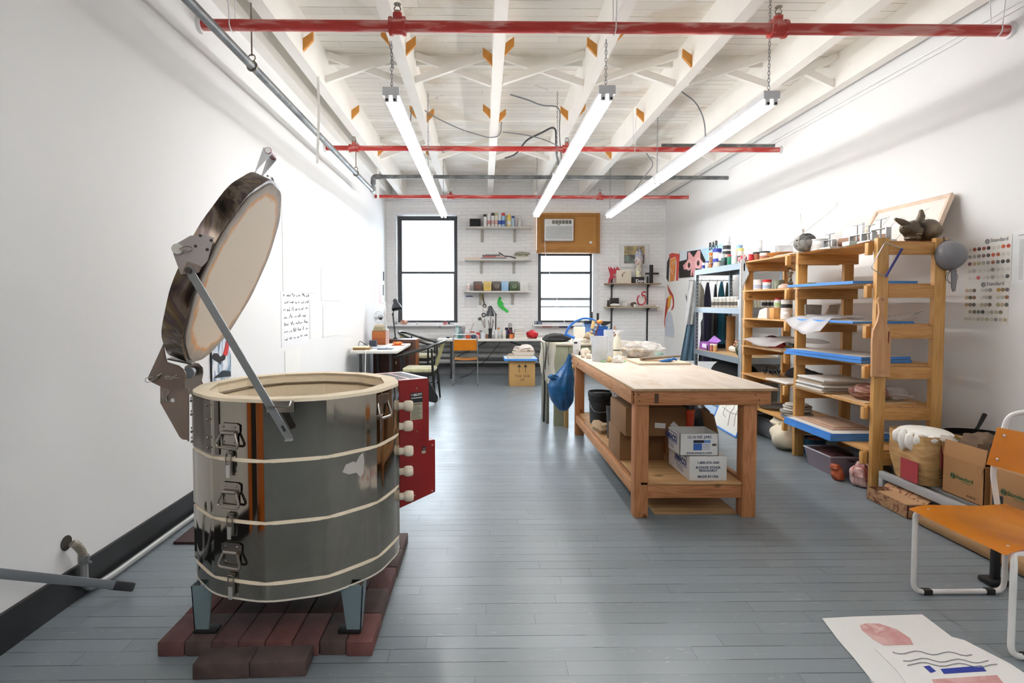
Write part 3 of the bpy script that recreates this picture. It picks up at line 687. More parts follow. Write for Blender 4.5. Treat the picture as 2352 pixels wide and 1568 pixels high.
g = G(); A = [g.bm.verts.new((p[0], p[1], 0)) for p in pl]; B = [g.bm.verts.new((p[0], p[1], -TL)) for p in pl]; g.bm.faces.new(B[::-1])
D = [g.bm.verts.new((p[0]*.97, p[1]*.97, .002)) for p in pl]
for i in range(k): g.bm.faces.new((A[i], B[i], B[(i+1) % k], A[(i+1) % k])); g.bm.faces.new((A[i], A[(i+1) % k], D[(i+1) % k], D[i]))
g.xf(ML); lid = part(kiln, 'lid', g, M_burn, 'open lid with heat-stained steel band')
g = G(); g.prism([(p[0]*.965, p[1]*.965) for p in pl], 'Z', -.01, .008); g.xf(ML); part(lid, 'lid_brick', g, lid_face_mat(), 'cream firebrick underside scorched orange round the edge')
def lp(h, u, n): return LC+Hh*h+Ul*u+Nl*n
part(lid, 'band_clamp', G().tube([lp(-.06, RL-.006, -.03), lp(.0, RL+.004, -.03), lp(.06, RL-.006, -.03)], .005, 6), M_steel2)
# lifting handle on top of the lid
for s in (-1, 1):
    hh = part(lid, 'handle_arm', G().slab([lp(s*.055, RL-.06, -TL-.004), lp(s*.055, RL-.0, -TL-.004), lp(s*.05, RL+.085, -TL+.02), lp(s*.05, RL+.10, -TL+.015), lp(s*.05, RL+.105, -TL-.004), lp(s*.05, RL+.095, -TL-.02)], Hh*.003), C('#c4c6c8', .35, .4))
part(lid, 'grip', G().cyl(lp(-.053, RL+.093, -TL+.003), lp(.055, RL+.093, -TL+.003), .014), C('#8e1f2c', .25))
part(lid, 'grip_bolt', G().cyl(lp(-.056, RL+.093, -TL+.003), lp(-.053, RL+.093, -TL+.003), .012, n=10), M_steel3)
# moving hinge arm fixed under the lid's lower edge
ha = plate('hinge_arm', [(375, 789), (340, 866), (340, 871), (347, 877), (370, 888), (386, 894), (398, 895), (414, 889), (423, 880), (427, 866), (426, 856), (420, 847), (409, 839), (392, 834), (383, 831), (379, 818)], 2.2, C('#8d847c', .35, .85, var=.12))
part(ha, 'hitch_pin', G().tube(fillet([PL(372, 857, 2.19), PL(355, 866, 2.19), PL(336, 867, 2.19), PL(332, 875, 2.19), PL(341, 879, 2.19), PL(356, 868, 2.19), PL(368, 860, 2.19)], .008), .0016, 6), M_steel3)
part(ha, 'hitch_pin', G().tube(fillet([PL(412, 867, 2.19), PL(398, 868, 2.19), PL(384, 863, 2.19), PL(378, 867, 2.19), PL(384, 870, 2.19), PL(398, 866, 2.19), PL(406, 861, 2.19)], .008), .0016, 6), M_steel3)
for q in ((357, 867), (393, 868)): part(ha, 'clevis_pin', G().cyl(PL(*q, 2.185), PL(*q, 2.205), .008, n=12), M_steel2)
part(ha, 'hinge_tube', G().cyl(PL(432, 857, 2.22), PL(440, 853, 2.62), .022), C('#5c6064', .4, .5))
part(ha, 'cross_plate', G().slab([PL(384, 826, 2.21), PL(440, 838, 2.21), PL(448, 832, 2.6), PL(395, 822, 2.6)], (0, 0, .005)), C('#55504b', .4, .7))
# side bracket on the lid with prop bar
sb = plate('side_bracket', [(437, 541), (404, 560), (397, 566), (396, 575), (399, 586), (415, 630), (463, 612), (476, 598), (490, 545), (465, 538)], 1.95, C('#b9b8b8', .3, .75, var=.08), par=lid)
part(sb, 'spring_pin', G().cyl(PL(407, 571, 1.935), PL(407, 571, 1.965), .018), C('#cfccc4', .35, .3))
part(sb, 'hitch_pin', G().tube(fillet([PL(412, 571, 1.935), PL(428, 565, 1.935), PL(441, 568, 1.935), PL(441, 575, 1.935), PL(430, 579, 1.935), PL(414, 573, 1.935)], .008), .0016, 6), M_steel2)
for q in ((460, 541), (485, 552), (449, 565), (476, 573)): part(sb, 'screw', G().cyl(PL(*q, 1.947), PL(*q, 1.952), .0055, n=10), C('#4d4a46', .4, .8))
sb2 = plate('pivot_plate', [(430, 600), (418, 625), (420, 629), (455, 626), (462, 612)], 1.944, M_plate, par=lid)
Apt, Bpt = PL(435, 621, 1.938), PL(665, 1008, 1.985)
pb = part(kiln, 'prop_bar', G().bar(Apt-(Bpt-Apt).normalized()*.012, Bpt, .027, .005, (0, 1, 0)), C('#8e9294', .4, .6))
part(pb, 'pivot_bolt', G().cyl(Apt-Vector((0, .012, 0)), Apt+Vector((0, .012, 0)), .011, n=12), C('#5c5a56', .35, .8))
part(pb, 'hook_end', G().bar(Bpt, Bpt+Vector((.004, -.022, 0)), .027, .005, (0, 0, 1)), M_steel3)
part(pb, 'notch', G().bar(PL(648, 977, 1.981), PL(655, 990, 1.9815), .009, .0056, (0, 1, 0)), C('#2a2a2a', .6))
cx_, cz_ = PL(640, 937, 2.0), 0
kb_ = part(kiln, 'prop_guide', G().slab([PL(612, 922, 2.045), PL(612, 947, 2.045), PL(673, 947, 2.045), PL(673, 920, 2.045)], (0, .012, 0)), M_plate)
part(kb_, 'guide_wire', G().tube(fillet([PL(616, 931, 2.03), PL(616, 934, 1.965), PL(664, 934, 1.965), PL(668, 922, 2.03)], .006), .003, 6), M_steel2)

# ---------------------------------------------------------------- pavers
def paver_mat(h1, h2): return patchy('paver', [(.35, h1), (.65, h2)], 7, .85, 0, 8, .3, bump=.3)
PM = [paver_mat('#4c3331', '#664541'), paver_mat('#483130', '#5c4340'), paver_mat('#56322f', '#704742'), paver_mat('#3d302e', '#54443f'), paver_mat('#443836', '#594743')]
random.seed(5)
lay = [(-1.271+.0515+i*.1047, 2.222+j*.2065, 0) for j in range(5) for i in range(8)]
k = 0
for (x, y, r) in lay:
    col_n = round((x+1.22)/.1047); row_n = round((y-2.222)/.2065)
    dx = random.uniform(-.002, .002); dy = random.uniform(-.006, .006)
    if col_n in (2, 3, 4, 5) and row_n == 0: dy -= .0
    desc = ['front', 'second', 'third', 'fourth', 'rear'][row_n]
    nm = 'leftmost' if col_n == 0 else 'rightmost' if col_n == 7 else 'brick %s from the left' % ['', 'second', 'third', 'fourth', 'fifth', 'sixth', 'seventh'][col_n]
    single('paver_brick', f'red brown paver, {nm}, {desc} row of the kiln pad', 'brick', G().box(x-.0505+dx, x+.0505+dx, y-.1015+dy, y+.1015+dy, .0005, .0585, .004), PM[(col_n*3+row_n*2+random.randint(0, 1)) % 5], 'red pavers under the kiln')
Mz = Matrix.Translation((-.862, 2.045, 0)) @ Matrix.Rotation(radians(2), 4, 'Z')
for s, lb in ((-1, 'left'), (1, 'right')):
    single('paver_brick', f'{lb} of two brown pavers lying crosswise in front of the pad', 'brick', G().box(s*.1025-.1015, s*.1025+.1015, -.0515, .0515, .0005, .0585, .004, Mz), PM[3 if s < 0 else 4], 'crosswise front pavers')
# ================================================================ small-object helpers
def pxw(n, Y): return n*Y/FPX
def fbox(name, label, cat, x0, x1, yt, yb, Y, dep, m, group=None, zb=None, bev=.002):
    a = at(x0, yb, Y); b = at(x1, yt, Y); z0 = a.z if zb is None else zb
    return single(name, label, cat, G().box(a.x, b.x, Y, Y+dep, z0, b.z, bev), m, group)
def jar(name, label, cat, px, pyb, wpx, pyt, z, body, lid=None, band=None, group=None, Y=None, lidh=.16, neck=1.0, rel=.6):
    Y0 = Y if Y is not None else atz(px, pyb, z).y
    r = pxw(wpx, Y0)/2; Yc = Y0+r*.8; c = at(px, pyb, Yc); x = c.x; h = at(px, pyt, Yc).z-z
    t = thing(name, label, cat, (x, Yc, z), group)
    lh = h*lidh if lid else 0
    b = h-lh
    prof = [(0, 0), (r*.93, 0), (r, h*.03), (r, b*.86), (r*neck, b*.98), (r*neck*.96, b)]
    if not lid: prof += [(r*neck*.9, b), (r*.9, h*.05), (0, h*.05)]
    else: prof += [(0, b)]
    part(t, 'body', G().lathe(prof, (x, Yc, z), 20), body)
    if lid: part(t, 'lid', G().lathe([(0, b), (r*neck*1.03, b), (r*neck*1.05, h-.002), (r*neck*.9, h), (0, h)], (x, Yc, z), 20), lid)
    if band: part(t, 'paper_label', G().lathe([(r*1.006, b*.2), (r*1.012, b*.2), (r*1.012, b*rel), (r*1.006, b*rel), (r*1.006, b*.2)], (x, Yc, z), 20), band)
    return t
def carton(name, label, x0, x1, y0, y1, z0, z1, m, group=None, rz=0, flaps=None, cat='box'):
    cx, cy_ = (x0+x1)/2, (y0+y1)/2
    t = thing(name, label, cat, (cx, cy_, z0), group)
    def X(g): g.xf(Matrix.Translation((cx, cy_, 0)) @ Matrix.Rotation(radians(rz), 4, 'Z') @ Matrix.Translation((-cx, -cy_, 0))); return g
    th = .004
    if flaps:
        g = G().box(x0, x1, y0, y1, z0, z0+th).box(x0, x1, y0, y0+th, z0, z1).box(x0, x1, y1-th, y1, z0, z1).box(x0, x0+th, y0, y1, z0, z1).box(x1-th, x1, y0, y1, z0, z1)
        part(t, 'carton_body', X(g), m)
        for (sd, L, a) in flaps:
            a = radians(a); d = (cos(a), sin(a))   # d: outward, up
            P_ = {'F': [(x0, y0, z1), (x1, y0, z1)], 'B': [(x0, y1, z1), (x1, y1, z1)], 'L': [(x0, y0, z1), (x0, y1, z1)], 'R': [(x1, y0, z1), (x1, y1, z1)]}[sd]
            o = {'F': (0, -1), 'B': (0, 1), 'L': (-1, 0), 'R': (1, 0)}[sd]
            q = Vector((o[0]*d[0]*L, o[1]*d[0]*L, d[1]*L)); A, B = Vector(P_[0]), Vector(P_[1])
            part(t, 'flap', X(G().slab([A, B, B+q, A+q], Vector((-o[0]*d[1]*.004, -o[1]*d[1]*.004, d[0]*.004)))), m)
    else:
        part(t, 'carton_body', X(G().box(x0, x1, y0, y1, z0, z1, .003)), m)
        part(t, 'top_seam', X(G().box((x0+x1)/2-.001, (x0+x1)/2+.001, y0, y1, z1, z1+.0008)), C('#6b4d30', .8))
    return t, X
# ================================================================ work table
M_fir = wood('fir_posts', '#bb8054', '#a1683c', 'Z', .6, 14)
M_firX = wood('fir_rail', '#b67c50', '#9b633a', 'X', .6, 14)
M_firY = wood('fir_side_rail', '#c08d62', '#a9774c', 'Y', .6, 14)
M_plyt = patchy('dusty_plywood_top', [(.3, '#bfb0a0'), (.55, '#cdc1b4'), (.75, '#b8a48e')], 1.8, .7, 0, 8, .5, (3, 1, 1))
M_plye = C('#a98a66', .75, var=.3, vs=30)
M_shelfply = wood('lower_shelf_ply', '#c1996a', '#ad8454', 'X', .7, 6)
tb = thing('work_table', 'large wooden work table with dusty plywood top in the middle of the room', 'table', (1.41, 4.7, 0))
tx0, tx1, ty0, ty1, tz = .958, 1.868, 3.468, 5.965, .841
tp = part(tb, 'tabletop', G().box(tx0-.005, tx1, ty0, ty1, tz-.018, tz, .002), M_plyt)
part(tp, 'plywood_edge', G().box(tx0-.0065, tx1+.0015, ty0-.0015, ty1+.0015, tz-.017, tz-.003), M_plye)
lg = []
for lx in (.968, 1.665):
    for ly in (3.50, 5.76):
        l = part(tb, 'leg', G().box(lx, lx+.089, ly, ly+.089, 0, tz-.018, .004), M_fir)
part(tb, 'apron', G().box(.966, 1.832, 3.482, 3.52, .733, tz-.0185, .003), M_firX, 'front apron board with dark knots')
part(tb, 'apron', G().box(.966, 1.832, 5.84, 5.878, .733, tz-.0185, .003), M_firX)
part(tb, 'apron', G().box(.948, .9655, 3.53, 5.87, .733, tz-.0185, .003), M_firY); part(tb, 'apron', G().box(1.795, 1.83, 3.52, 5.84, .733, tz-.0185, .003), M_firY)
for x, z in ((.985, .80), (.99, .76), (1.73, .795), (1.755, .765), (.955, .8)):
    part(tb, 'screw_hole', G().cyl((x, 3.4815, z), (x, 3.4825, z), .004, n=8), C('#1d120a', .8))
part(tb, 'stamp', G().box(1.085, 1.112, 3.481, 3.4825, .745, .808), C('#4b3522', .8), 'dark lumber stamp')
part(tb, 'lower_rail', G().box(1.058, 1.665, 3.51, 3.548, .125, .214, .003), M_firX); part(tb, 'lower_rail', G().box(.968, 1.006, 3.59, 5.76, .135, .214, .003), M_firY); part(tb, 'lower_rail', G().box(1.715, 1.753, 3.59, 5.76, .135, .214, .003), M_firY)
part(tb, 'lower_shelf', G().box(1.007, 1.66, 3.50, 5.84, .2145, .232, .002), M_shelfply)
SZ = .2325
M_cardw = C('#dcdcdb', .6, var=.02); M_card = C('#9a7046', .75, var=.06, vs=5); M_card2 = C('#84603d', .8, var=.07, vs=5); M_ink = C('#2c3f78', .6); M_inkg = C('#3c4a66', .6)
# two white cartons of glaze jars
def amaco(x0, x1, y0, y1, z0, z1, lab, top):
    t, X = carton('glaze_carton', lab, x0, x1, y0, y1, z0, z1, M_cardw, 'white glaze cartons', flaps=[('R', .13, 105)] if top else None)
    for ch in t.children:
        if ch.name.startswith('flap'): ch.data.materials[0] = M_card2; ch['label'] = 'dark brown inside of raised flap'
    cx = (x0+x1)/2; yy = y0-.0012
    W = x1-x0; Hh_ = z1-z0
    if top:
        text(t, '12-16 OZ. JARS', (cx, yy, z0+Hh_*.80), .024, (1, 0, 0), (0, 0, 1), M_inkg, align='CENTER', bold=.0005)
        text(t, 'www.amaco.com', (cx, yy, z0+Hh_*.09), .024, (1, 0, 0), (0, 0, 1), M_inkg, align='CENTER', bold=.0005)
        l = part(t, 'product_label', G().box(cx-.04, cx+.075, yy-.0005, y0, z0+.035, z0+.105), C('#d7dade', .5))
        part(l, 'blue_panel', G().box(cx-.038, cx+.018, yy-.001, yy, z0+.037, z0+.082), C('#2f5fae', .5)); part(l, 'dark_band', G().box(cx-.038, cx+.03, yy-.001, yy, z0+.085, z0+.103), C('#10162c', .5))
        part(l, 'blue_band', G().box(cx+.03, cx+.073, yy-.001, yy, z0+.085, z0+.103), C('#5b86c6', .5))
        g = G()
        for k in range(4): g.box(cx+.022, cx+.07, yy-.001, yy, z0+.042+k*.01, z0+.0445+k*.01)
        part(l, 'small_print', g, C('#6d7890', .6), kind='stuff')
        g = G()
        for k in range(9): g.box(cx+.085+k*.003, cx+.0868+k*.003-(k % 2)*.0006, yy-.0005, y0, z0+.065, z0+.08)
        part(t, 'barcode', g, C('#333333', .6), kind='stuff')
    else:
        for s_, z in (('1-800-374-1600', .70), ('ROTATE STOCK', .50), ('REGULARLY', .38), ('MADE IN USA', .13)):
            text(t, s_, (cx, yy, z0+Hh_*z), .022, (1, 0, 0), (0, 0, 1), M_inkg, align='CENTER', bold=.0006)
    xx = x0-.0012; yc = y0+.16
    text(t, 'AMACO', (xx, yc+.1, z0+Hh_*.50), .055, (0, -1, 0), (0, 0, 1), M_ink, 'maker_logo', bold=.0025)
    g = G().box(xx-.0003, x0, yc-.11, yc+.11, z0+Hh_*.43, z0+Hh_*.455).box(xx-.0003, x0, yc-.11, yc+.11, z0+Hh_*.86, z0+Hh_*.885).box(xx-.0003, x0, yc+.106, yc+.11, z0+Hh_*.43, z0+Hh_*.88).box(xx-.0003, x0, yc-.11, yc-.106, z0+Hh_*.43, z0+Hh_*.88)
    part(t, 'logo_border', g, M_ink)
    g = G()
    for k in range(4): g.box(xx-.0003, x0, yc-.05, yc+.09-.01*k, z0+Hh_*(.34-.065*k), z0+Hh_*(.355-.065*k))
    part(t, 'small_print', g, M_inkg, kind='stuff')
q = atz(1583, 1104, SZ); q2 = at(1669, 1104, q.y)
amaco(q.x, q2.x, q.y, q.y+.40, SZ, at(1600, 1048, q.y).z, 'white glaze carton printed ROTATE STOCK, lower of the pair under the table', False)
zt_ = at(1600, 1048, q.y).z+.001; ya = q.y+.01; a = at(1561, 1044, ya)
amaco(a.x, at(1650, 1044, ya).x, ya, ya+.22, zt_, at(1600, 996, ya).z, 'open white glaze carton printed 12-16 OZ. JARS on top of another', True)
# brown cartons
yb_ = 4.0
t, X = carton('cardboard_box', 'plain brown cardboard box low on the table shelf behind the near left leg', at(1423, 1060, yb_).x, at(1524, 1060, yb_).x, yb_, yb_+.36, SZ, at(1500, 990, yb_).z, M_card2, 'brown boxes under the work table')
t, X = carton('cardboard_box', 'large brown cardboard box with two white shipping labels, upper of the two', at(1437, 990, 3.83).x, at(1576, 990, 3.83).x, 3.83, 4.3, at(1500, 989.5, 4.0).z+.003, at(1500, 936, 3.83).z, M_card2, 'brown boxes under the work table', flaps=None)
for px, w_, rz in ((1516, .075, 4), (1549, .05, 45)):
    p = at(px, 977, 3.826); 
    part(t, 'shipping_label', G().box(-w_/2, w_/2, -.001, 0, -.018, .018, 0, Matrix.Translation(p) @ Matrix.Rotation(radians(rz), 4, 'Y')), C('#dddddd', .6))
p = at(1444, 975, 4.046)
single('cardboard_tube', 'brown cardboard tube standing behind the white cartons', 'tube', G().cyl((at(1530, 1060, 4.2).x, 4.22, SZ), (at(1530, 1060, 4.2).x, 4.22, .42), .028), M_card)
single('glaze_carton', 'white glaze carton standing on end beside the black bucket', 'box', G().box(-.10, .10, -.13, .13, 0, .20, .003, Matrix.Translation((at(1440, 900, 5.05).x, 5.12, .5)) @ Matrix.Rotation(radians(-10), 4, 'Y')), M_cardw, 'white glaze cartons')
o = bpy.data.objects['glaze_carton.002']; x_ = at(1409, 930, 5.0).x
text(o, 'AMACO', (at(1411, 925, 4.985).x, 4.9895, .56), .045, (1, 0, -.15), (.15, 0, 1), M_ink, 'maker_logo', bold=.002)
def bucket(name, label, px, pyb, wpx, pyt, z, body, lid, group='plastic buckets', rim=True, handle=True, Y=None):
    Y0 = Y or atz(px, pyb, z).y; r = pxw(wpx, Y0)/2; Yc = Y0+r*.9; x = at(px, pyb, Yc).x; h = at(px, pyt, Yc).z-z
    t = thing(name, label, 'bucket', (x, Yc, z), group)
    part(t, 'body', G().lathe([(0, 0), (r*.82, 0), (r*.86, h*.02), (r*.95, h*.9), (r*.9, h*.9), (0, h*.88)], (x, Yc, z), 28), body)
    part(t, 'rim', G().lathe([(r*.95, h*.72), (r*1.0, h*.73), (r*1.0, h*.755), (r*.96, h*.76), (r*.96, h*.8), (r*1.0, h*.81), (r*1.0, h*.83), (r*.95, h*.84)], (x, Yc, z), 28), body)
    part(t, 'lid', G().lathe([(r*.9, h*.86), (r*1.02, h*.86), (r*1.03, h*.97), (r*.98, h), (r*.9, h*.985), (r*.85, h*.955), (0, h*.955)], (x, Yc, z), 28), lid)
    if handle: part(t, 'wire_handle', G().tube(fillet([(x-r, Yc-.02, z+h*.7), (x-r*.75, Yc-r*.9, z+h*.42), (x, Yc-r*1.12, z+h*.40), (x+r*.8, Yc-r*.85, z+h*.55), (x+r, Yc, z+h*.7)], .05), .003, 6), C('#b8babb', .35, .7))
    return t
M_bk = C('#1f2021', .4, var=.2); M_bk2 = C('#3c3d40', .45)
bucket('bucket', 'large black lidded bucket with wire handle at the far end of the table shelf', 1379, 985, 58, 898, SZ, M_bk, M_bk, Y=5.18)
bucket('bucket', 'small dark grey lidded bucket between black bucket and brown boxes', 1410, 985, 36, 931, SZ, M_bk2, M_bk, Y=4.62, handle=False)
bucket('bucket', 'orange bucket with black lid behind the brown box', 1578, 985, 34, 928, SZ, C('#d2451c', .45), M_bk, Y=4.75, handle=False)
single('red_tray', 'bright red plastic tray on top of the far boxes', 'tray', G().box(at(1509, 930, 4.6).x, at(1562, 930, 4.6).x, 4.56, 4.8, .50, .60, .01), C('#a81a14', .4))
single('cardboard_box', 'brown box under the red tray behind the larger boxes', 'box', G().box(at(1495, 930, 4.6).x, at(1560, 930, 4.6).x, 4.55, 4.85, SZ, .499, .003), M_card2, 'brown boxes under the work table')
single('paper_bag', 'crumpled tan paper in front of the black bucket', 'paper', G().ball((at(1383, 985, 4.9).x, 4.95, SZ+.03), (.075, .14, .05), 20, .5, 3, flat=-.03), C('#b59c7c', .8, bump=.5, bs=30))
single('black_bag', 'black plastic bag slumped behind the orange bucket', 'bag', G().ball((at(1608, 950, 5).x, 5.1, SZ+.11), (.11, .16, .14), 20, .35, 5, flat=-.11), C('#121214', .4, bump=.4, bs=20))
a = atz(1515, 1160, 0); b = atz(1540, 1190, 0)
single('plywood_sheet', 'thin plywood sheet lying on the floor under the work table', 'board', G().box(1.12, 1.66, 3.56, 4.35, .0005, .012), wood('floor_ply', '#b08c62', '#9a7448', 'X', .7, 6))
# ---------------------------------------------------------------- on the work table
TZ = tz+.0005
M_trans = film('cloudy_plastic', '#e9edf2', .62, .25); M_cream = C('#e8e4d8', .5); M_liquid = C('#d8dacb', .4)
def pitcher(px, wpx, pyt, pyb, lab, liq=True):
    Y0 = atz(px, pyb, TZ).y; r = pxw(wpx, Y0)/2; Yc = Y0+r; x = at(px, pyb, Yc).x; h = at(px, pyt, Yc).z-TZ
    t = thing('plastic_jug', lab, 'jug', (x, Yc, TZ), 'cloudy plastic jugs')
    part(t, 'body', G().lathe([(0, 0), (r*.84, 0), (r*.88, .01), (r, h), (r*.97, h), (r*.85, .012), (0, .012)], (x, Yc, TZ), 28), M_trans)
    if liq: part(t, 'liquid', G().lathe([(0, .013), (r*.84, .013), (r*.9, h*.42), (0, h*.42)], (x, Yc, TZ), 28), film('liq', '#dfe0cf', .7))
    part(t, 'handle', G().tube(fillet([(x+r*.9, Yc, TZ+h*.85), (x+r*1.45, Yc, TZ+h*.82), (x+r*1.4, Yc, TZ+h*.3), (x+r*.85, Yc, TZ+h*.25)], .03), .009, 8), M_trans)
    part(t, 'spout', G().slab([(x-r*1.0, Yc-.03, TZ+h*.82), (x-r*1.22, Yc, TZ+h), (x-r*1.0, Yc+.03, TZ+h*.82)], (.01, 0, .012)), M_trans)
pitcher(1376, 38, 772, 831, 'cloudy plastic measuring jug part full of water, left of the spray bottle')
jar('plastic_jug', 'tall narrow translucent container behind the measuring jug', 'jug', 1397, 826, 22, 757, TZ, M_trans, group='cloudy plastic jugs')
def spray(px, pyb, wpx, pyt):
    Y0 = atz(px, pyb, TZ).y; r = pxw(wpx, Y0)/2; Yc = Y0+r; x = at(px, pyb, Yc).x; h = at(px, pyt, Yc).z-TZ
    t = thing('spray_bottle', 'cream plastic spray bottle on the work table', 'bottle', (x, Yc, TZ))
    part(t, 'body', G().lathe([(0, 0), (r, 0), (r*1.03, .01), (r*.95, h*.35), (r*.55, h*.66), (r*.32, h*.78), (r*.3, h*.84), (0, h*.84)], (x, Yc, TZ), 24), C('#dcd8c6', .4))
    hd = part(t, 'spray_head', G().lathe([(0, h*.84), (r*.42, h*.84), (r*.4, h*.9), (0, h*.9)], (x, Yc, TZ), 16).slab([(x-r*.75, Yc-.012, TZ+h*.93), (x-r*.6, Yc-.012, TZ+h), (x+r*.5, Yc-.012, TZ+h), (x+r*.95, Yc-.012, TZ+h*.93), (x+r*.3, Yc-.012, TZ+h*.9), (x-r*.3, Yc-.012, TZ+h*.9)], (0, .024, 0)), M_white)
    part(hd, 'trigger', G().tube([(x-r*.3, Yc, TZ+h*.9), (x-r*.65, Yc, TZ+h*.85), (x-r*.6, Yc, TZ+h*.78)], .005, 6), M_white)
    part(t, 'label', G().lathe([(r*.985, h*.2), (r*1.0, h*.2), (r*.985, h*.25), (r*.97, h*.25), (r*.985, h*.2)], (x, Yc, TZ), 24), C('#3a3a35', .5), 'faded dark print')
spray(1418, 818, 27, 757)
p = atz(1420, 833, TZ)
single('rag', 'crumpled white rag in front of the spray bottle', 'cloth', G().ball((p.x, p.y+.04, TZ+.022), (.048, .045, .04), 20, .5, 9, flat=-.022), C('#e5e2dc', .9, bump=.4, bs=30))
p = atz(1390, 832, TZ)
single('clay_scrap', 'small beige scraps of clay and sponge left of the white rag', 'clay', G().ball((at(1403, 828, p.y).x, p.y+.05, TZ+.012), (.03, .03, .03), 14, .5, 11, flat=-.012), C('#c9b48b', .9, bump=.4, bs=40))
for px, py, w_, lb in ((1387, 832, .027, 'in front of the jug'), (1431, 831, .035, 'under the white rag')):
    p = atz(px, py, TZ); single('jar_lid', f'pale green plastic lid {lb}', 'lid', G().lathe([(0, 0), (w_, 0), (w_, .008), (w_*.9, .01), (0, .009)], (p.x, p.y+w_, TZ), 24), C('#86b57a', .4), 'green plastic lids')
Y_ = 5.86
t = thing('kitchen_timer', 'white kitchen timer with black display at the far left corner of the work table', 'timer', (at(1325, 810, Y_).x, Y_, TZ))
a, b = at(1317, 782, Y_), at(1334, 811, Y_)
part(t, 'case', G().box(a.x, b.x, Y_, Y_+.03, TZ, a.z, .004), C('#d9dadb', .4)); part(t, 'display', G().box(a.x+.006, a.x+.042, Y_-.001, Y_+.001, a.z-.032, a.z-.014), M_black); part(t, 'dial', G().cyl((a.x+.038, Y_+.002, TZ+.045), (a.x+.038, Y_-.006, TZ+.045), .016), C('#c4c5c6', .4))
single('binder_clip', 'small black clip standing in front of the kitchen timer', 'clip', G().slab([(a.x+.045, Y_-.06, TZ), (a.x+.075, Y_-.06, TZ), (a.x+.063, Y_-.05, TZ+.04), (a.x+.057, Y_-.05, TZ+.04)], (0, .02, 0)), M_black)
for i, (px, py, rx, rz_, lb) in enumerate(((1347, 817, .052, .045, 'larger lump nearest the timer'), (1340, 822, .02, .025, 'small block'), (1353, 824, .026, .03, 'lump touching the jug'))):
    p = atz(px, py, TZ); single('plaster_lump', f'off-white plaster {lb}', 'plaster', G().ball((p.x, p.y+rx, TZ+rz_*.7), (rx, rx, rz_), 16, .35, 20+i, flat=-rz_*.7), C('#d6cbbb', .9, bump=.3, bs=30), 'plaster pieces')
p = atz(1465, 824, TZ)
t = thing('bagged_clay', 'lump of brown clay wrapped in clear plastic bag', 'bag', (p.x, p.y+.12, TZ))
part(t, 'clay', G().ball((p.x+.02, p.y+.09, TZ+.072), (.14, .11, .08), 24, .3, 31, flat=-.072), patchy('damp_clay', [(.35, '#8f7f6b'), (.5, '#b8aea0'), (.65, '#d8d4cd')], 5, .5))
part(t, 'plastic_wrap', G().ball((p.x+.07, p.y+.10, TZ+.075), (.21, .13, .088), 28, .3, 33, flat=-.079, freq=16), film('clear_wrap', '#eceded', .38, .15))
# canvas covered slab roller board behind
t = thing('canvas_roll', 'roll of off-white canvas lying across the far end of the work table', 'canvas', (1.5, 5.85, TZ))
part(t, 'canvas', G().sheet(lambda u, v: Vector((at(1432+92*u, 800, 5.7).x, 5.70+.25*v, TZ+.05+.10*sin(pi*min(1, v*1.15)*.9)*(1-.25*u*u)+.008*sin(9*u+3*v))), 16, 14, .004), C('#e3e1dc', .85, bump=.2, bs=30))
a = at(1510, 795, 5.62)
part(t, 'rolled_edge', G().tube([Vector((a.x-.10, 5.80, TZ+.045)), Vector((a.x+.08, 5.76, TZ+.045))], .042, 16, cap=False), C('#8b7a60', .8))
# clay bat with tools
zb2 = TZ+.018; c1, c2 = atz(1468, 834, zb2), atz(1588, 833, zb2)
single('clay_board', 'flat wooden board on the work table holding trimming tools', 'board', G().slab([(c1.x, c1.y, TZ), (c2.x, c2.y, TZ), (c2.x-.03, c2.y+.48, TZ), (c1.x-.01, c1.y+.48, TZ)], (0, 0, .017)), C('#cdbba5', .7, var=.1, vs=6))
a, b = atz(1472, 826, zb2+.01), atz(1562, 819, zb2+.01)
single('wooden_stick', 'long grey wooden stick lying on the clay board', 'stick', G().tube([(a.x, a.y, zb2+.0165), (b.x, b.y, zb2+.0165)], [.016, .009], 8), C('#8c7a68', .8))
single('wooden_tool', 'flat wooden rib beside the long stick on the clay board', 'tool', G().slab([(a.x+.02, a.y-.02, zb2), (a.x+.2, a.y-.04, zb2), (a.x+.24, a.y-.02, zb2), (a.x+.05, a.y+.01, zb2)], (0, 0, .008)), C('#a48a6d', .8))
a, b = atz(1516, 832, zb2), atz(1553, 829, zb2)
t = thing('trimming_scissors', 'blue-handled clay cutter on the board', 'tool', (a.x, a.y, zb2))
part(t, 'handle', G().tube([(a.x, a.y, zb2+.01), ((a.x+b.x)/2, a.y+.02, zb2+.018), (b.x-.02, b.y+.03, zb2+.012)], [.008, .017, .01], 10).tube([((a.x+b.x)/2, a.y+.03, zb2+.012), (b.x-.02, b.y+.02, zb2+.022), (b.x+.01, b.y, zb2+.01)], [.01, .012, .008], 8), C('#2a6fb8', .35))
part(t, 'blade', G().slab([(a.x-.03, a.y-.005, zb2+.003), (a.x+.01, a.y-.01, zb2+.003), (a.x+.01, a.y+.01, zb2+.003)], (0, 0, .003)), M_steel3)
p = Vector((1.86, 5.6, TZ)); p.x = 1.8; single('tissue', 'turquoise scrap of tissue behind the clay board', 'paper', G().ball((p.x, p.y+.05, TZ+.02), (.04, .03, .025), 14, .5, 41, flat=-.02), C('#3fb3a0', .8))
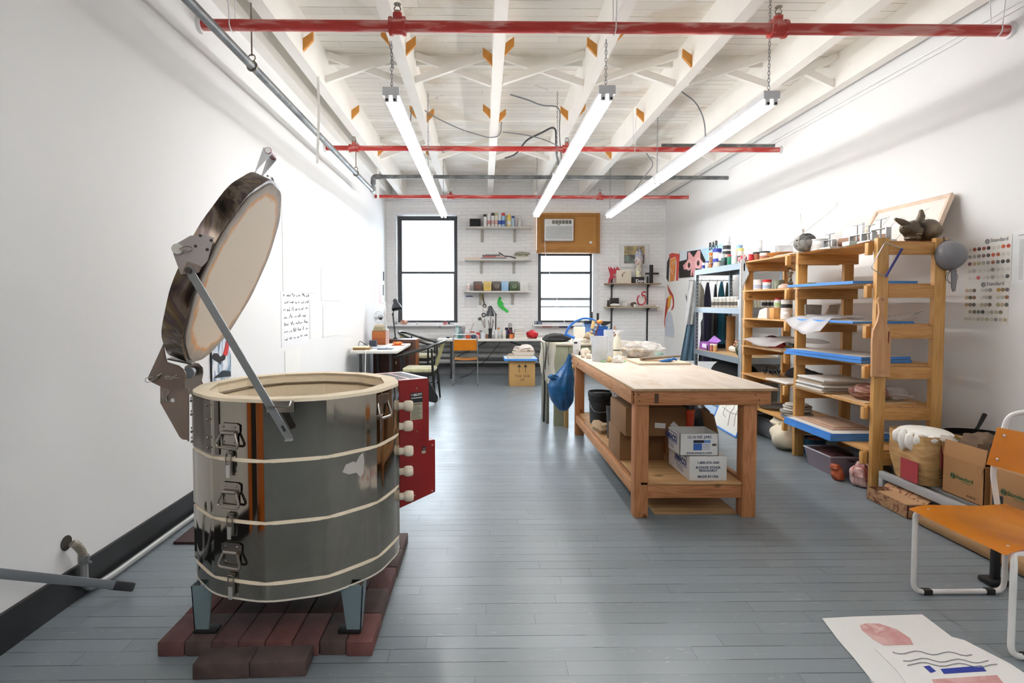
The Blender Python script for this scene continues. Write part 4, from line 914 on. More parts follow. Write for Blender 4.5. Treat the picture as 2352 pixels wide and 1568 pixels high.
# blue bag hanging from the table corner
def bag_pt(u, v):
    a = 2*pi*u; w_ = [.012, .03, .07, .115, .13, .12, .085, .03][min(7, int(v*7.99))]; i = int(v*7); f = v*7-i; pr = [.012, .035, .075, .13, .15, .145, .115, .045]
    w_ = pr[i] if i >= 7 else pr[i]*(1-f)+pr[i+1]*f
    cx = [.0, -.012, -.04, -.075, -.09, -.085, -.075, -.06]; c = cx[i] if i >= 7 else cx[i]*(1-f)+cx[i+1]*f
    ripple = 1+.07*sin(7*a+9*v)*v+.05*sin(11*a-5*v)
    return Vector((.925+c+w_*cos(a)*ripple*.92, 5.93+w_*.75*sin(a)*ripple, .845-v*.61))
M_bag = C('#125287', .22, var=.3, vs=12, bump=1, bs=14)
t = thing('plastic_bag', 'full blue plastic bag hanging from the far left table corner', 'bag', (.86, 5.93, .22))
part(t, 'bag_body', G().sheet(bag_pt, 40, 30), M_bag, ang=60)
part(t, 'knotted_end', G().ball((.735, 5.87, .60), (.04, .03, .03), 14, .6, 51), M_bag)
# ================================================================ tall green table and what is on it
M_grn = C('#9b9d85', .6, var=.08); GZ = .945
gt = thing('side_table', 'tall grey-green table with slab legs behind the work table', 'table', (1.1, 6.6, 0))
part(gt, 'tabletop', G().box(.72, 1.62, 6.2, 7.0, GZ-.035, GZ, .012), C('#ddd6c6', .6))
part(gt, 'leg', G().box(.80, .955, 6.22, 6.30, 0, GZ-.036, .003), M_grn, 'pale green front leg board')
part(gt, 'leg', G().box(.725, .757, 6.34, 6.9, 0, GZ-.036, .003), C('#6f6d5f', .6), 'dark side panel leg'); part(gt, 'leg', G().box(1.50, 1.58, 6.22, 6.30, 0, GZ-.036, .003), M_grn)
part(gt, 'apron', G().box(.957, 1.499, 6.225, 6.26, GZ-.14, GZ-.036, .002), M_grn)
single('wooden_stool', 'pale wooden stool leg visible between green table and blue bag', 'stool', G().box(at(1297, 800, 6.15).x, at(1306, 800, 6.15).x, 6.12, 6.18, 0, .70, .003).box(at(1297, 800, 6.15).x, at(1335, 800, 6.15).x, 6.12, 6.18, .66, .70, .003), C('#caa468', .6))
GZ += .0005
single('black_cushion', 'black cloth bag lying on the tall green table', 'bag', G().ball((at(1277, 780, 6.4).x, 6.42, GZ+.035), (.16, .14, .055), 28, .25, 61, flat=-.035), C('#101011', .85, bump=.3, bs=40))
M_cloth = C('#e6e2d8', .9)
t = thing('apron', 'white apron with black stripes draped over the left edge of the green table', 'cloth', (.74, 6.25, .5))
part(t, 'fabric', G().sheet(lambda u, v: Vector((.63+.17*u-.0*v+.01*sin(v*8), 6.165+.012*sin(u*14)-.01*v, GZ+.006-max(0, v-.05)*(.34+.16*sin(2.6*u)))) , 20, 24, .003), M_cloth)
for k in range(4): part(t, 'stripe', G().tube([Vector((.655+.026*k+.015*sin(v*3+k), 6.146, GZ+.0085-max(0, v-.05)*(.42-.05*k))) for v in [j/14 for j in range(15)]], .004, 4), M_black)
part(t, 'strap', G().tube([(.70, 6.17, GZ-.0), (.678, 6.16, .7), (.685, 6.16, .4), (.675, 6.17, .06)], .011, 6), M_black)
Y_ = 6.3
a, b = at(1321, 751, Y_), at(1348, 778, Y_)
t = thing('plastic_tub', 'cream plastic tub with upright back on the tall table', 'tub', (a.x, Y_, GZ))
part(t, 'back_panel', G().box(a.x, b.x, Y_+.1, Y_+.13, GZ, a.z, .01), M_cream); part(t, 'tray', G().box(a.x-.02, b.x+.03, Y_-.06, Y_+.1, GZ, at(1330, 778, Y_).z, .01), M_cream)
M_blue = C('#1f63b5', .35)
pts = [at(1298, 770, 6.42), at(1305, 752, 6.42), at(1320, 738, 6.42), at(1337, 731, 6.42), at(1352, 731, 6.45), at(1366, 736, 6.5), at(1378, 748, 6.5)]
single('blue_hose', 'bright blue tube arching over the tools on the tall table', 'hose', G().tube(fillet(pts, .06), .014, 10), M_blue)
single('blue_hose', 'short straight piece of blue tube lying by the black bag', 'hose', G().tube([at(1300, 768, 6.22)+Vector((0, 0, .0)), at(1320, 776, 6.2)], .016, 10), M_blue)
single('storage_tub', 'deep blue plastic tub holding tools on the tall table', 'tub', G().box(at(1371, 775, 6.5).x, at(1411, 775, 6.5).x, 6.5, 6.7, GZ, at(1390, 757, 6.5).z, .006), C('#123f93', .35))
single('storage_tub', 'blue lid stacked on the deep blue tub', 'lid', G().box(at(1376, 750, 6.5).x, at(1397, 750, 6.5).x, 6.52, 6.66, at(1390, 757, 6.5).z+.0005, at(1390, 749, 6.5).z, .004), M_blue)
t = thing('rubber_squeegee', 'black rubber squeegee standing above the blue tub', 'tool', (at(1390, 745, 6.5).x, 6.58, at(1390, 749, 6.5).z))
part(t, 'blade', G().slab([at(1376, 737, 6.5), at(1403, 738, 6.5), at(1402, 742, 6.5), at(1390, 748, 6.5), at(1384, 748, 6.5)], (0, .05, 0)), M_black)
def stick_tool(name, lab, p0, p1, r0, r1, m, cat='tool'): return single(name, lab, cat, G().tube([p0, p1], [r0, r1], 10), m)
mal = thing('wooden_mallet', 'mallet with round orange wooden head', 'mallet', at(1368, 768, 6.35)); 
part(mal, 'head', G().ball(at(1377, 739, 6.35), (.038, .03, .024), 16), C('#c27c2b', .4)); part(mal, 'handle', G().tube([at(1375, 742, 6.35), at(1366, 780, 6.35)], .006, 8), C('#7a3b2a', .5))
mal = thing('wooden_mallet', 'pale cylindrical wooden mallet beside the round orange one', 'mallet', at(1361, 762, 6.3))
part(mal, 'head', G().cyl(at(1360, 755, 6.3), at(1364, 736, 6.3), .019), C('#d8bb84', .5)); part(mal, 'handle', G().tube([at(1361, 755, 6.3), at(1361, 772, 6.3)], .006, 8), C('#33261b', .5))
stick_tool('knife_handle', 'black tool handle standing up, left of two', at(1359, 716, 6.6), at(1359, 733, 6.6), .011, .013, M_black)
stick_tool('knife_handle', 'black tool handle standing up, right of two', at(1373, 719, 6.6), at(1373, 738, 6.6), .014, .014, M_black)
t = thing('blue_scale', 'blue and dark grey kitchen scale under the blue hose', 'scale', at(1352, 760, 6.55))
part(t, 'pan', G().lathe([(0, 0), (.05, 0), (.115, .03), (.12, .034), (.1, .034), (0, .01)], at(1350, 742, 6.6), 24), C('#39404c', .4))
part(t, 'body', G().box(at(1340, 750, 6.6).x, at(1364, 750, 6.6).x, 6.55, 6.65, GZ, at(1350, 742, 6.6).z, .01), C('#5e86c2', .4))
single('clay_figure', 'small beige clay figure between tub and jug', 'sculpture', G().ball(at(1352, 771, 6.2), (.05, .04, .035), 16, .4, 71).ball(at(1358, 763, 6.2), (.02, .02, .02), 12, .3, 72).tube([at(1348, 768, 6.2), at(1340, 777, 6.2)], .01, 6), C('#b7a384', .9))
jar('tool_jar', 'jar of wood and blue handled modelling tools', 'jar', 1409, 788, 14, 772, GZ, C('#d5d7d5', .4), None, group=None, Y=6.3)
for i, (dx, dy, c) in enumerate(((-8, -30, '#1f5fb0'), (-3, -27, '#dfe3e8'), (3, -35, '#b9793f'), (6, -28, '#7a3f24'))):
    stick_tool('modelling_tool', f'{["blue", "white", "long tan", "dark brown"][i]} handled tool standing in the jar behind the spray bottle', at(1409+dx*.2, 784, 6.34), at(1409+dx, 784+dy, 6.34), .006, .008, C(c, .4))
# ================================================================ wooden racks along the right wall
M_pine = wood('pine_post', '#c99a5b', '#b98745', 'Z', .5, 10); M_pineX = wood('pine_rail', '#c79557', '#b07c3f', 'X', .5, 10); M_pineY = wood('pine_shelf', '#c79a60', '#b5854a', 'Y', .55, 6)
M_shelft = C('#c4a680', .7, var=.1, vs=4)
LV = [.305, .635, .935, 1.23, 1.525, 1.835]
def rack(lab, y0, y1, posts, wave=0):
    t = thing('storage_rack', lab, 'rack', (3.07, (y0+y1)/2, 0), 'pine storage racks')
    for x in (2.825, 3.245):
        for y in posts:
            part(t, 'post', G().box(x, x+.085, y, y+.04, 0, 1.85 if (y < 4.2 or x > 3) else 1.838, .003), M_pine)
    ends = [y0+.042, y1-.042]
    for z in LV:
        th = .014; zz = z-.0005
        if z == 1.835 and wave: g = G().sheet(lambda u, v: Vector((2.80+.54*u, y0+.045+(y1-y0-.02)*v, zz-.018*sin(pi*v*1.6)**2*(1-v*.3)-.002)), 1, 16, .012)
        else: g = G().box(2.81, 3.34, y0+.042, y1-.001, zz-th, zz)
        part(t, 'shelf', g, M_pineY)
        for y in (y0+.0, y1-.04):
            if y0 > 5 and y < 5.1: yy = y+.0
            else: yy = y
            part(t, 'rail', G().box(2.912 if yy < y0+.03 else 2.80, 3.243 if yy < y0+.03 else 3.345, yy+(.002 if yy < y0+.03 else -.039), yy+.037+(.002 if yy < y0+.03 else -.039), zz-th-.089, zz-th-.001, .002), M_pineX)
        part(t, 'rail_end', G().box(2.785, 2.823, y0+.043, y0+.08, zz-th-.089, zz-th-.001, .002), M_pine)
    return t
rack('tall pine shelving rack nearest the viewer at the right wall', 3.95, 4.99, (3.95, 4.95), 1)
rack('far pine shelving rack between the near rack and the metal rack', 5.02, 5.99, (5.95,))
def rj(name, lab, px, w, pyt, X, z, body, lid=None, band=None, group=None, cat='jar', lidh=.18, **k):
    p = atx(px, 650, X); Y = p.y; r = pxw(w, Y)/2; h = at(px, pyt, Y).z-z
    t = thing(name, lab, cat, (X, Y, z), group); b = h*(1-lidh) if lid else h; c = (X, Y, z)
    part(t, 'body', G().lathe([(0, 0), (r*.93, 0), (r, h*.04), (r, b*.93), (r*.94, b)]+([(0, b)] if lid else [(r*.88, b), (r*.85, h*.06), (0, h*.06)]), c, 18), body)
    if lid: part(t, 'lid', G().lathe([(0, b+.0002), (r*1.04, b+.0002), (r*1.06, h-.002), (r*.95, h), (0, h)], c, 18), lid)
    if band: part(t, 'paper_label', G().lathe([(r*1.006, b*.2), (r*1.015, b*.2), (r*1.015, b*.62), (r*1.006, b*.62), (r*1.006, b*.2)], c, 18), band)
    return t, c, r, h
W_ = M_white; DK = C('#2a2b2f', .5); BL = C('#2c3a9c', .45); RD = C('#b8232c', .45)
# ---- metal rack
MR = C('#8f9aa3', .4, .55, var=.05); MRd = C('#6f7880', .4, .5)
t = thing('metal_rack', 'grey slotted steel shelving rack beyond the pine racks', 'rack', (3.24, 7.1, 0))
for x in (2.985, 3.46):
    for y in (6.4, 7.76):
        po = part(t, 'upright', G().box(x, x+.04, y, y+.004, 0, 1.86).box(x, x+.004, y+.004, y+.04, 0, 1.86), MR)
        part(po, 'slot_column', (lambda g: [g.box(x+.014, x+.026, y-.0012, y-.0002, .1+.05*k, .125+.05*k) for k in range(35)] and g)(G()), C('#2f3236', .6), kind='stuff')
for z in (1.86, 1.34, .755, .12):
    dz = .075
    part(t, 'beam', G().box(2.98, 2.984, 6.4, 7.8, z-dz, z-.004), MR); part(t, 'beam', G().box(3.501, 3.505, 6.4, 7.8, z-dz, z-.004), MR)
    part(t, 'beam', G().box(2.985, 3.5, 6.392, 6.398, z-dz, z-.004), MR); part(t, 'beam', G().box(2.985, 3.5, 7.802, 7.808, z-dz, z-.004), MR)
    part(t, 'shelf_board', G().box(2.99, 3.49, 6.405, 7.795, z-.016, z-.0005), C('#b59a72', .7, var=.15, vs=4) if z < 1.8 else MRd)
# coats on a rail behind
rail = single('clothes_rail', 'thin clothes rail with hangers behind the metal rack', 'rail', G().tube([(2.2+.75, 7.95, 1.72), (XR, 7.95, 1.72)], .006, 6), C('#b5b8ba', .4, .6))
M_cl = lambda h: C(h, .95, var=.15, vs=12, bump=.25, bs=18, sheen=.3)
def coat(lab, px, w, pyt, pyb, c, Y=7.97):
    xm = at(px, 700, Y).x; hw = pxw(w, Y)/2; zt = at(px, pyt, Y).z; zb_ = at(px, pyb, Y).z
    t = thing('coat', lab, 'coat', (xm, Y, zb_), 'coats hanging behind the metal rack')
    def fn(u, v):
        a = 2*pi*u; ww = hw*(.22+.78*min(1, v*3.2)**.7)*(1+.12*v); d = .03+.045*min(1, v*2.5)
        return Vector((xm+ww*cos(a)*(1+.08*sin(5*a+v*4)), Y+.05+d*.6*sin(a)*(1+.15*sin(7*a)), zt+(zb_-zt)*v))
    part(t, 'garment', G().sheet(fn, 30, 16), M_cl(c), ang=60)
    part(t, 'hanger_hook', G().tube([(xm, Y-.0, zt-.02), (xm, Y-.012, 1.722), (xm+.012, Y-.012, 1.74)], .003, 5), C('#a9abad', .4, .7))
coat('pale grey beige coat, leftmost of the hanging coats', 1609, 20, 649, 705, '#9c9a8d')
coat('navy blue and black jacket second from the left on the rail', 1628, 19, 648, 830, '#22223a')
coat('narrow black garment in the middle of the rail', 1646, 9, 652, 800, '#141416')
coat('teal blue jacket on the clothes rail', 1660, 17, 646, 790, '#125468')
coat('dark green coat partly hidden by the teal jacket', 1673, 9, 648, 780, '#223026')
coat('mottled grey wool coat, rightmost on the rail', 1684, 13, 650, 720, '#6b6e70')
coat('long black coat filling the middle opening of the metal rack', 1645, 62, 700, 830, '#131315', 8.17)
single('denim_sheet', 'blue grey denim cloth hanging from the left end of the metal rack', 'cloth', G().sheet(lambda u, v: Vector((at(1568+u*34+v*-6+(1-v)*16*(1-u), 700, 7.9).x+.01*sin(u*22), 7.88+.03*sin(u*16), at(1590, 700+v*128, 7.9).z)), 20, 14, .004), M_cl('#6f8da0'), ang=60)
single('white_cloth', 'white cloth draped above the blue denim at the metal rack', 'cloth', G().sheet(lambda u, v: Vector((at(1576+u*22-v*2+(1-v)*6, 700, 7.84).x, 7.84+.025*sin(u*12+v*3), at(1590, 645+v*100, 7.84).z)), 14, 12, .004), M_cl('#dcdcdc'), ang=60)
single('cardboard_tube', 'tall brown cardboard tube standing in the metal rack', 'tube', G().cyl((3.28, 7.3, .7555), (3.28, 7.3, 1.22), .055, n=20), C('#9a6c3c', .8))
# middle shelf jars: nine identical glaze pots in two rows
Z1 = 1.3405
M_pot = C('#b9b7b0', .5); M_potl = C('#dcdcd8', .5); M_potb = C('#54504a', .6)
proto = None; pots = [(1641, 'nearest the navy jacket'), (1650, 'second from the left'), (1659, 'third from the left'), (1668, 'fourth from the left'), (1677, 'fifth from the left'), (1686, 'sixth from the left'), (1695, 'seventh, beside the white cup')]
for i, (px, lb) in enumerate(pots):
    if proto is None: proto, c, r, h = rj('glaze_pot', f'grey glaze pot with pale lid on the metal rack, {lb}', px, 12, 682, 3.05, Z1, M_pot, M_potl, M_potb, 'glaze pots in a row on the metal rack'); P0 = c
    else:
        q = atx(px, 650, 3.05+.02*(i % 2)); d = dup(proto, loc=(q.x, q.y, Z1), label=f'grey glaze pot with pale lid on the metal rack, {lb}')
rj('white_cup', 'plain white cup at the right end of the glaze pot row', 1700, 9, 688, 3.02, Z1, W_, cat='cup')
# .755 shelf
Z2 = .7555
p = atx(1614, 800, 3.04)
t = thing('purple_box', 'open purple printed carton on the metal rack', 'box', (3.08, p.y, Z2))
part(t, 'carton', G().box(3.02, 3.14, p.y-.25, p.y+.06, Z2, Z2+.105, .002), C('#8e4aa0', .5, var=.2)); part(t, 'lid_flap', G().slab([(3.14, p.y-.25, Z2+.105), (3.14, p.y+.06, Z2+.105), (3.20, p.y+.0, Z2+.19), (3.19, p.y-.25, Z2+.13)], (0, .0, .003)), C('#a472c4', .5))
part(t, 'label_patch', G().box(3.018, 3.0199, p.y-.18, p.y-.03, Z2+.03, Z2+.085), C('#e3d7ea', .5))
for i, (px, w, pt, c, lb) in enumerate(((1629, 7, 793, '#1d1a1c', 'black capped'), (1637, 8, 789, '#b06a55', 'red brown'), (1645, 9, 790, '#c99f6b', 'tan'))):
    rj('small_bottle', f'{lb} small bottle in front of the purple carton', px, w, pt, 3.03, Z2, C(c, .4), C('#e9e3dc', .4) if i else None, cat='bottle', group='small bottles by the purple carton')
single('white_tube', 'white paper tube lying behind the purple carton', 'tube', G().cyl((3.25, 6.78, Z2+.041), (3.25, 7.2, Z2+.041), .04), C('#dad6d0', .7))
single('paper_cone', 'small white lamp-shade shaped paper cone beside the cardboard tube', 'paper', G().lathe([(.05, 0), (.028, .17), (.026, .17), (.048, 0)], (3.32, 7.06, Z2+.09), 16).box(3.27, 3.37, 7.0, 7.12, Z2, Z2+.09), C('#cfcac0', .7))
t = thing('ceramic_sculpture', 'dark green ceramic head with pink fringe on the metal rack', 'sculpture', (3.12, 6.62, Z2))
part(t, 'head', G().ball((3.1, 6.6, Z2+.09), (.07, .07, .095), 20, .12, 3, flat=-.09), patchy('green_glaze', [(.4, '#2c3824'), (.6, '#56603e'), (.7, '#8a7c64')], 14, .3))
for k in range(7): part(t, 'fringe', G().ball((3.06+.012*(k % 2)-.01, 6.55+.02*k, Z2+.165-.02*abs(k-4)), (.02, .015, .022), 10, .3, k), C('#b9846b', .5))
# items on top of the metal rack
Z0 = 1.8605
TOP = [('paint_jar', 'small white jar with blue label at the far end of the metal rack top', 1615, 7, 603, 3.06, W_, None, BL), ('paint_jar', 'white jar with blue cap next to the smallest jar', 1624, 9, 600, 3.02, W_, BL, None),
       ('paint_bottle', 'orange and black patterned bottle on the metal rack', 1632, 8, 580, 3.04, patchy('orange_print', [(.42, '#d9772b'), (.5, '#2a2320'), (.6, '#e6cfae')], 30), C('#e07b2a', .4), None),
       ('paint_bucket', 'white paint bucket with two blue bands on the metal rack', 1646, 19, 571, 3.2, W_, BL, BL), ('paint_tin', 'low beige tin in front of the blue banded bucket', 1647, 17, 602, 3.03, C('#cfcab5', .5), None, None),
       ('paint_jar', 'white jar with dark label in front of the tall stack', 1657, 14, 583, 3.10, W_, W_, DK), ('paint_jar', 'cream jar with black lid on the metal rack', 1668, 17, 577, 3.28, C('#d4d2bd', .4), DK, DK),
       ('plastic_cup', 'green and red plastic cup on the metal rack', 1676, 12, 585, 3.03, C('#0f7a5c', .4), RD, None), ('plastic_cup', 'tall white measuring cup on the metal rack', 1687, 15, 571, 3.02, W_, None, None),
       ('paint_jar', 'yellow lidded jar with black band at near end of the metal rack', 1700, 13, 570, 3.06, C('#e3dccb', .4), C('#e3d77c', .4), DK), ('paint_jar', 'jar with pale blue lid behind the yellow lidded jar', 1697, 13, 563, 3.3, W_, C('#8fb7d6', .4), None)]
for nm, lab, px, w, pt, X, b, l, bd in TOP: rj(nm, lab, px, w, pt, X, Z0, b, l, bd, 'jars on top of the metal rack')
# tall pot stack: separate jars standing on the cream jar
p = atx(1668, 650, 3.28); zc = at(1668, 577, p.y).z+.0005
for px, pt, b, l, lab in ((1668, 556, W_, DK, 'white tub with black label stacked on the cream jar'), (1671, 543, W_, None, 'small white bottle topmost of the tall stack')):
    t_, c, r, h = rj('paint_jar', lab, px, 17 if l else 9, pt, 3.28, zc, b, None, l, 'jars on top of the metal rack'); zc += h+.0005
p = atx(1665, 640, 3.03)
single('teal_box', 'dark teal carton on a black box on the metal rack', 'box', G().box(3.0, 3.1, p.y-.05, p.y+.06, Z0+.0515, Z0+.1, .002), C('#1f4a47', .5)); single('black_box', 'black box under the teal carton', 'box', G().box(3.0, 3.1, p.y-.05, p.y+.10, Z0, Z0+.051, .002), C('#1a2422', .5))
p = atx(1704, 640, 3.02)
single('snack_bag', 'crumpled red and pink foil bag at the corner of the metal rack', 'bag', G().ball((3.04, p.y+.02, Z0+.04), (.045, .06, .045), 18, .45, 8, flat=-.04), patchy('foil_bag', [(.4, '#c43a48'), (.5, '#e7b9b4'), (.6, '#5a3030')], 18, .35))
# leaning white strip and mirror scrap between racks
single('metal_strip', 'long pale metal strip standing between the metal and pine racks', 'strip', G().bar((2.92, 6.2, .0), (2.90, 6.2, 1.88), .03, .012, (0, 1, 0)), C('#d4d6d6', .4))
single('cone_scrap', 'grey pointed metal scrap hanging at top of the far pine rack', 'metal', G().slab([(2.80, 5.97, 1.93), (2.80, 5.9, 1.8), (2.80, 5.82, 1.7), (2.80, 5.97, 1.56)], (.004, .0, 0)), C('#8d8b88', .45, .5))
# ---- far pine rack contents
L6, L5, L4, L3, L2, L1 = [z+.0005 for z in LV[::-1]]
rj('red_jar', 'small bright red jar on top of the far pine rack', 1724, 11, 584, 2.85, L6, RD, RD, cat='jar'); rj('clay_jar', 'brown filled jar with dark lid on the far pine rack', 1736, 14, 579, 2.90, L6, C('#9a5a44', .4), DK)
rj('clay_jar', 'clear jar with brown label and dark lid beside the wooden bowl', 1755, 22, 577, 2.95, L6, C('#d9cfc6', .3), DK, C('#9b6551', .5))
p = atx(1796, 640, 3.0); single('wooden_bowl', 'wide shallow wooden bowl on top of the far pine rack', 'bowl', G().lathe([(0, 0), (.08, 0), (.135, .035), (.145, .055), (.135, .055), (.07, .015), (0, .012)], (3.0, p.y, L6), 28), wood('bowl_wood', '#c58f55', '#a8743d', 'X', .4, 14, knots=False))
p = atx(1790, 640, 3.22)
t = thing('drawer_box', 'clear plastic drawer box with purple drawer', 'box', (3.22, p.y, L6)); y_ = p.y
part(t, 'case', G().box(3.13, 3.31, y_-.1, y_+.12, L6, L6+.17, .006), film('clear_case', '#dfe5ea', .55)); part(t, 'drawer', G().box(3.122, 3.129, y_-.09, y_+.11, L6+.02, L6+.09), C('#8f5bbd', .35)); part(t, 'drawer', G().box(3.122, 3.129, y_-.09, y_+.11, L6+.1, L6+.16), C('#b9c8cf', .35))
part(t, 'drawer_front', G().box(3.14, 3.30, y_-.108, y_-.101, L6+.02, L6+.09), C('#9a6bc9', .35), 'purple drawer front')
rj('spray_bottle', 'clear spray bottle among white things on the far pine rack', 1743, 11, 552, 3.25, L6, film('clr', '#cfd4d6', .7), W_, cat='bottle', lidh=.3)
single('folded_paper', 'folded white papers behind the jars on the far rack', 'paper', G().slab([(3.2, 5.85, L6), (3.3, 5.5, L6), (3.33, 5.7, L6)], (0, 0, .09)), C('#e0ddd6', .8))
p = atx(1808, 640, 2.88); single('paper_sheet', 'curled white paper with a pen at the rack edge', 'paper', G().sheet(lambda u, v: Vector((2.84+.12*u, p.y-.2+.4*v, L6+.004+.02*sin(pi*u))), 8, 2, .002), C('#e8e4de', .8))
def disk(nm, lab, c, r, m, ax, h=.02): return single(nm, lab, 'disc', G().cyl(c, Vector(c)+Vector(ax)*h, r, n=24), m)
disk('wooden_disc', 'brown wooden disc leaning between bowl and striped head', (3.18, 5.08, L6+.045), .045, C('#a08a70', .6), (1, 0, 0))
# second shelf
rj('white_tub', 'white plastic tub with printed label beside the red-lidded one', 1741, 19, 642, 2.89, L5, W_, W_, C('#a9b2c8', .5), cat='tub'); rj('white_tub', 'white tub with red lid on the second shelf', 1762, 18, 642, 2.93, L5, W_, RD, C('#9db6d8', .5), cat='tub', lidh=.25)
t_, c, r, h = rj('woven_basket', 'round green and grey striped basket on the second shelf', 1788, 24, 643, 2.98, L5, patchy('stripe_weave', [(.4, '#2f3a30'), (.5, '#8f9480'), (.6, '#3c4a3f')], 6, .7, stretch=(8, 8, .6)), None, cat='basket')
p = atx(1815, 640, 3.1)
t = thing('candlestick', 'patterned ceramic candlestick on the second shelf', 'candlestick', (3.1, p.y, L5))
part(t, 'stem', G().lathe([(0, 0), (.05, 0), (.05, .01), (.02, .03), (.03, .07), (.018, .09), (.017, .15), (.034, .165), (.034, .175), (0, .175)], (3.1, p.y, L5), 20), patchy('pattern_glaze', [(.42, '#3d4a3a'), (.55, '#a89f86')], 30, .3)); part(t, 'candle', G().cyl((3.1, p.y, L5+.175), (3.1, p.y, L5+.2), .012), W_)
p = atx(1806, 640, 2.88); single('pink_bowl', 'pale pink upturned bowl at the shelf edge', 'bowl', G().lathe([(.05, 0), (.055, .006), (.05, .03), (.02, .045), (0, .046), (0, .04), (.045, .02), (.045, 0)], (2.88, p.y+.03, L5), 24), C('#d9bfb6', .4))
single('yellow_block', 'small yellow sponge block beside the blue foam board', 'block', G().box(2.98, 3.06, 5.06, 5.14, L5, L5+.05, .004), C('#b89a4c', .8))
# third shelf
for i, px in enumerate((1728, 1736, 1744)):
    rj('squeeze_bottle', f'slim white squeeze bottle, {["left", "middle", "right"][i]} of three at the near end of the metal rack', px, 7, 684, 3.14+.04*i, Z1, C('#b9bdb0', .4), W_, cat='bottle', group='squeeze bottles', lidh=.25)
for i, px in enumerate((1755, 1764, 1773)):
    rj('white_jar', f'white jar {["beside the squeeze bottles", "in the middle of three", "nearest the red-lidded tub"][i]} at the near end of the metal rack', px, 9, 682, 3.27+.045*i, Z1, C('#c9c5c0', .4), W_, DK, group='white jars at the near end')
p = atx(1768, 650, 2.93)
single('plaster_wedge', 'white plaster mould with sloping top on the third shelf', 'mould', G().prism([(p.y-.09, L4), (p.y+.1, L4), (p.y+.06, L4+.085), (p.y-.05, L4+.11), (p.y-.09, L4+.11)], 'X', 2.86, 3.02), C('#d3d1cc', .85))
p2 = atx(1790, 650, 2.95); single('wood_block', 'small upright wooden block supporting the red-lidded tub', 'block', G().box(2.88, 3.06, p2.y-.04, p2.y+.05, L4, L4+.11, .002), M_pine)
rj('white_tub', 'red-lidded tub with yellow and blue label standing on the wood block', 1789, 15, 684, 2.96, L4+.1105, W_, RD, C('#9fc07a', .5), cat='tub')
t_, c, r, h = rj('white_tub', 'white tub with black label, lower of two stacked', 1808, 25, 711, 2.95, L4, W_, W_, C('#d9dde2', .5), cat='tub', lidh=.12); rj('white_tub', 'white tub with dark printed label, upper of two stacked', 1808, 24, 688, 2.95, L4+h+.0005, W_, W_, DK, cat='tub', lidh=.12)
# fourth shelf
single('patterned_strip', 'green patterned strip leaning at the back of the fourth shelf', 'strip', G().bar((3.2, 5.88, L3+.10), (3.2, 5.55, L3+.085), .02, .03), patchy('snake', [(.45, '#27302a'), (.55, '#9fa08c')], 25, .5)); bpy.context.view_layer.update()
o = bpy.data.objects['patterned_strip']; o.location.z = L3+.0
single('dark_red_lump', 'dark red brown wool lump on the fourth shelf', 'cloth', G().ball((3.02, 5.78, L3+.05), (.07, .09, .06), 20, .3, 4, flat=-.05), C('#3d1d1e', .95, bump=.5)); single('red_cloth', 'bright red crumpled cloth beside the dark lump', 'cloth', G().ball((2.95, 5.55, L3+.028), (.06, .13, .045), 20, .45, 6, flat=-.028), C('#9a1f22', .9, bump=.4))
single('plastic_sheet', 'thin white plastic sheet lying over the fourth shelf edge', 'plastic', G().sheet(lambda u, v: Vector((2.70+.52*u, 5.08+.82*v, L3+.085-.06*max(0, 1-u*5)*(.6+.4*sin(7*v))+.012*sin(9*v+6*u)+.02*sin(3*v)*u)), 16, 20, .001), film('milky_film', '#dfe0e2', .8), ang=60)
single('loose_board', 'loose plywood panel poking out over the fourth shelf', 'board', G().box(2.74, 3.2, 5.05, 5.4, L3+.0002, L3+.012), M_shelft)
# fifth shelf
for k in range(6):
    pts = [Vector((2.95+.06*random.random(), 5.8-.05*k+.05*sin(a*1.7+k), L2+.012+.035*(1+sin(a*2.3+k*1.4)))) for a in range(8)]
    single('black_cable', f'tangled black cable loop on the fifth shelf, strand {["farthest back", "second", "third", "fourth", "fifth", "nearest"][k]}', 'cable', G().tube(fillet(pts, .03), .006, 6), M_black, 'tangled black cables')
single('dark_fabric', 'dark folded fabric at the back of the fifth shelf', 'cloth', G().ball((3.15, 5.4, L2+.04), (.08, .3, .07), 20, .3, 7, flat=-.04), C('#2b2729', .9, bump=.3))
single('white_board', 'thin white board on the fifth shelf of the far rack', 'board', G().box(2.79, 3.2, 5.04, 5.42, L2, L2+.014, .001), C('#e8e2da', .6))
# bottom shelf
for k, (r, h) in enumerate(((.13, .022), (.125, .02), (.13, .022), (.12, .02), (.125, .018), (.10, .016))):
    single('plaster_bat', f'round plaster slab, {["lowest", "second", "third", "fourth", "fifth", "topmost"][k]} of the uneven stack behind the rack post', 'plaster', G().lathe([(0, 0), (r*.97, 0), (r, h*.3), (r*.98, h*.9), (0, h)], (2.96+.012*sin(k*2), 5.16+.015*cos(k*3), L1+.0005+.024*k), 22), C(['#77787c', '#d8d5cd', '#8d8c88', '#c9c5bc', '#b3afa6', '#d2cfc8'][k], .85), 'stack of plaster slabs')
single('metal_pan', 'shallow grey metal pan on the bottom shelf', 'pan', G().lathe([(0, 0), (.16, 0), (.19, .03), (.185, .03), (.155, .004), (0, .004)], (3.03, 5.62, L1), 28), C('#7c7c7b', .4, .6))
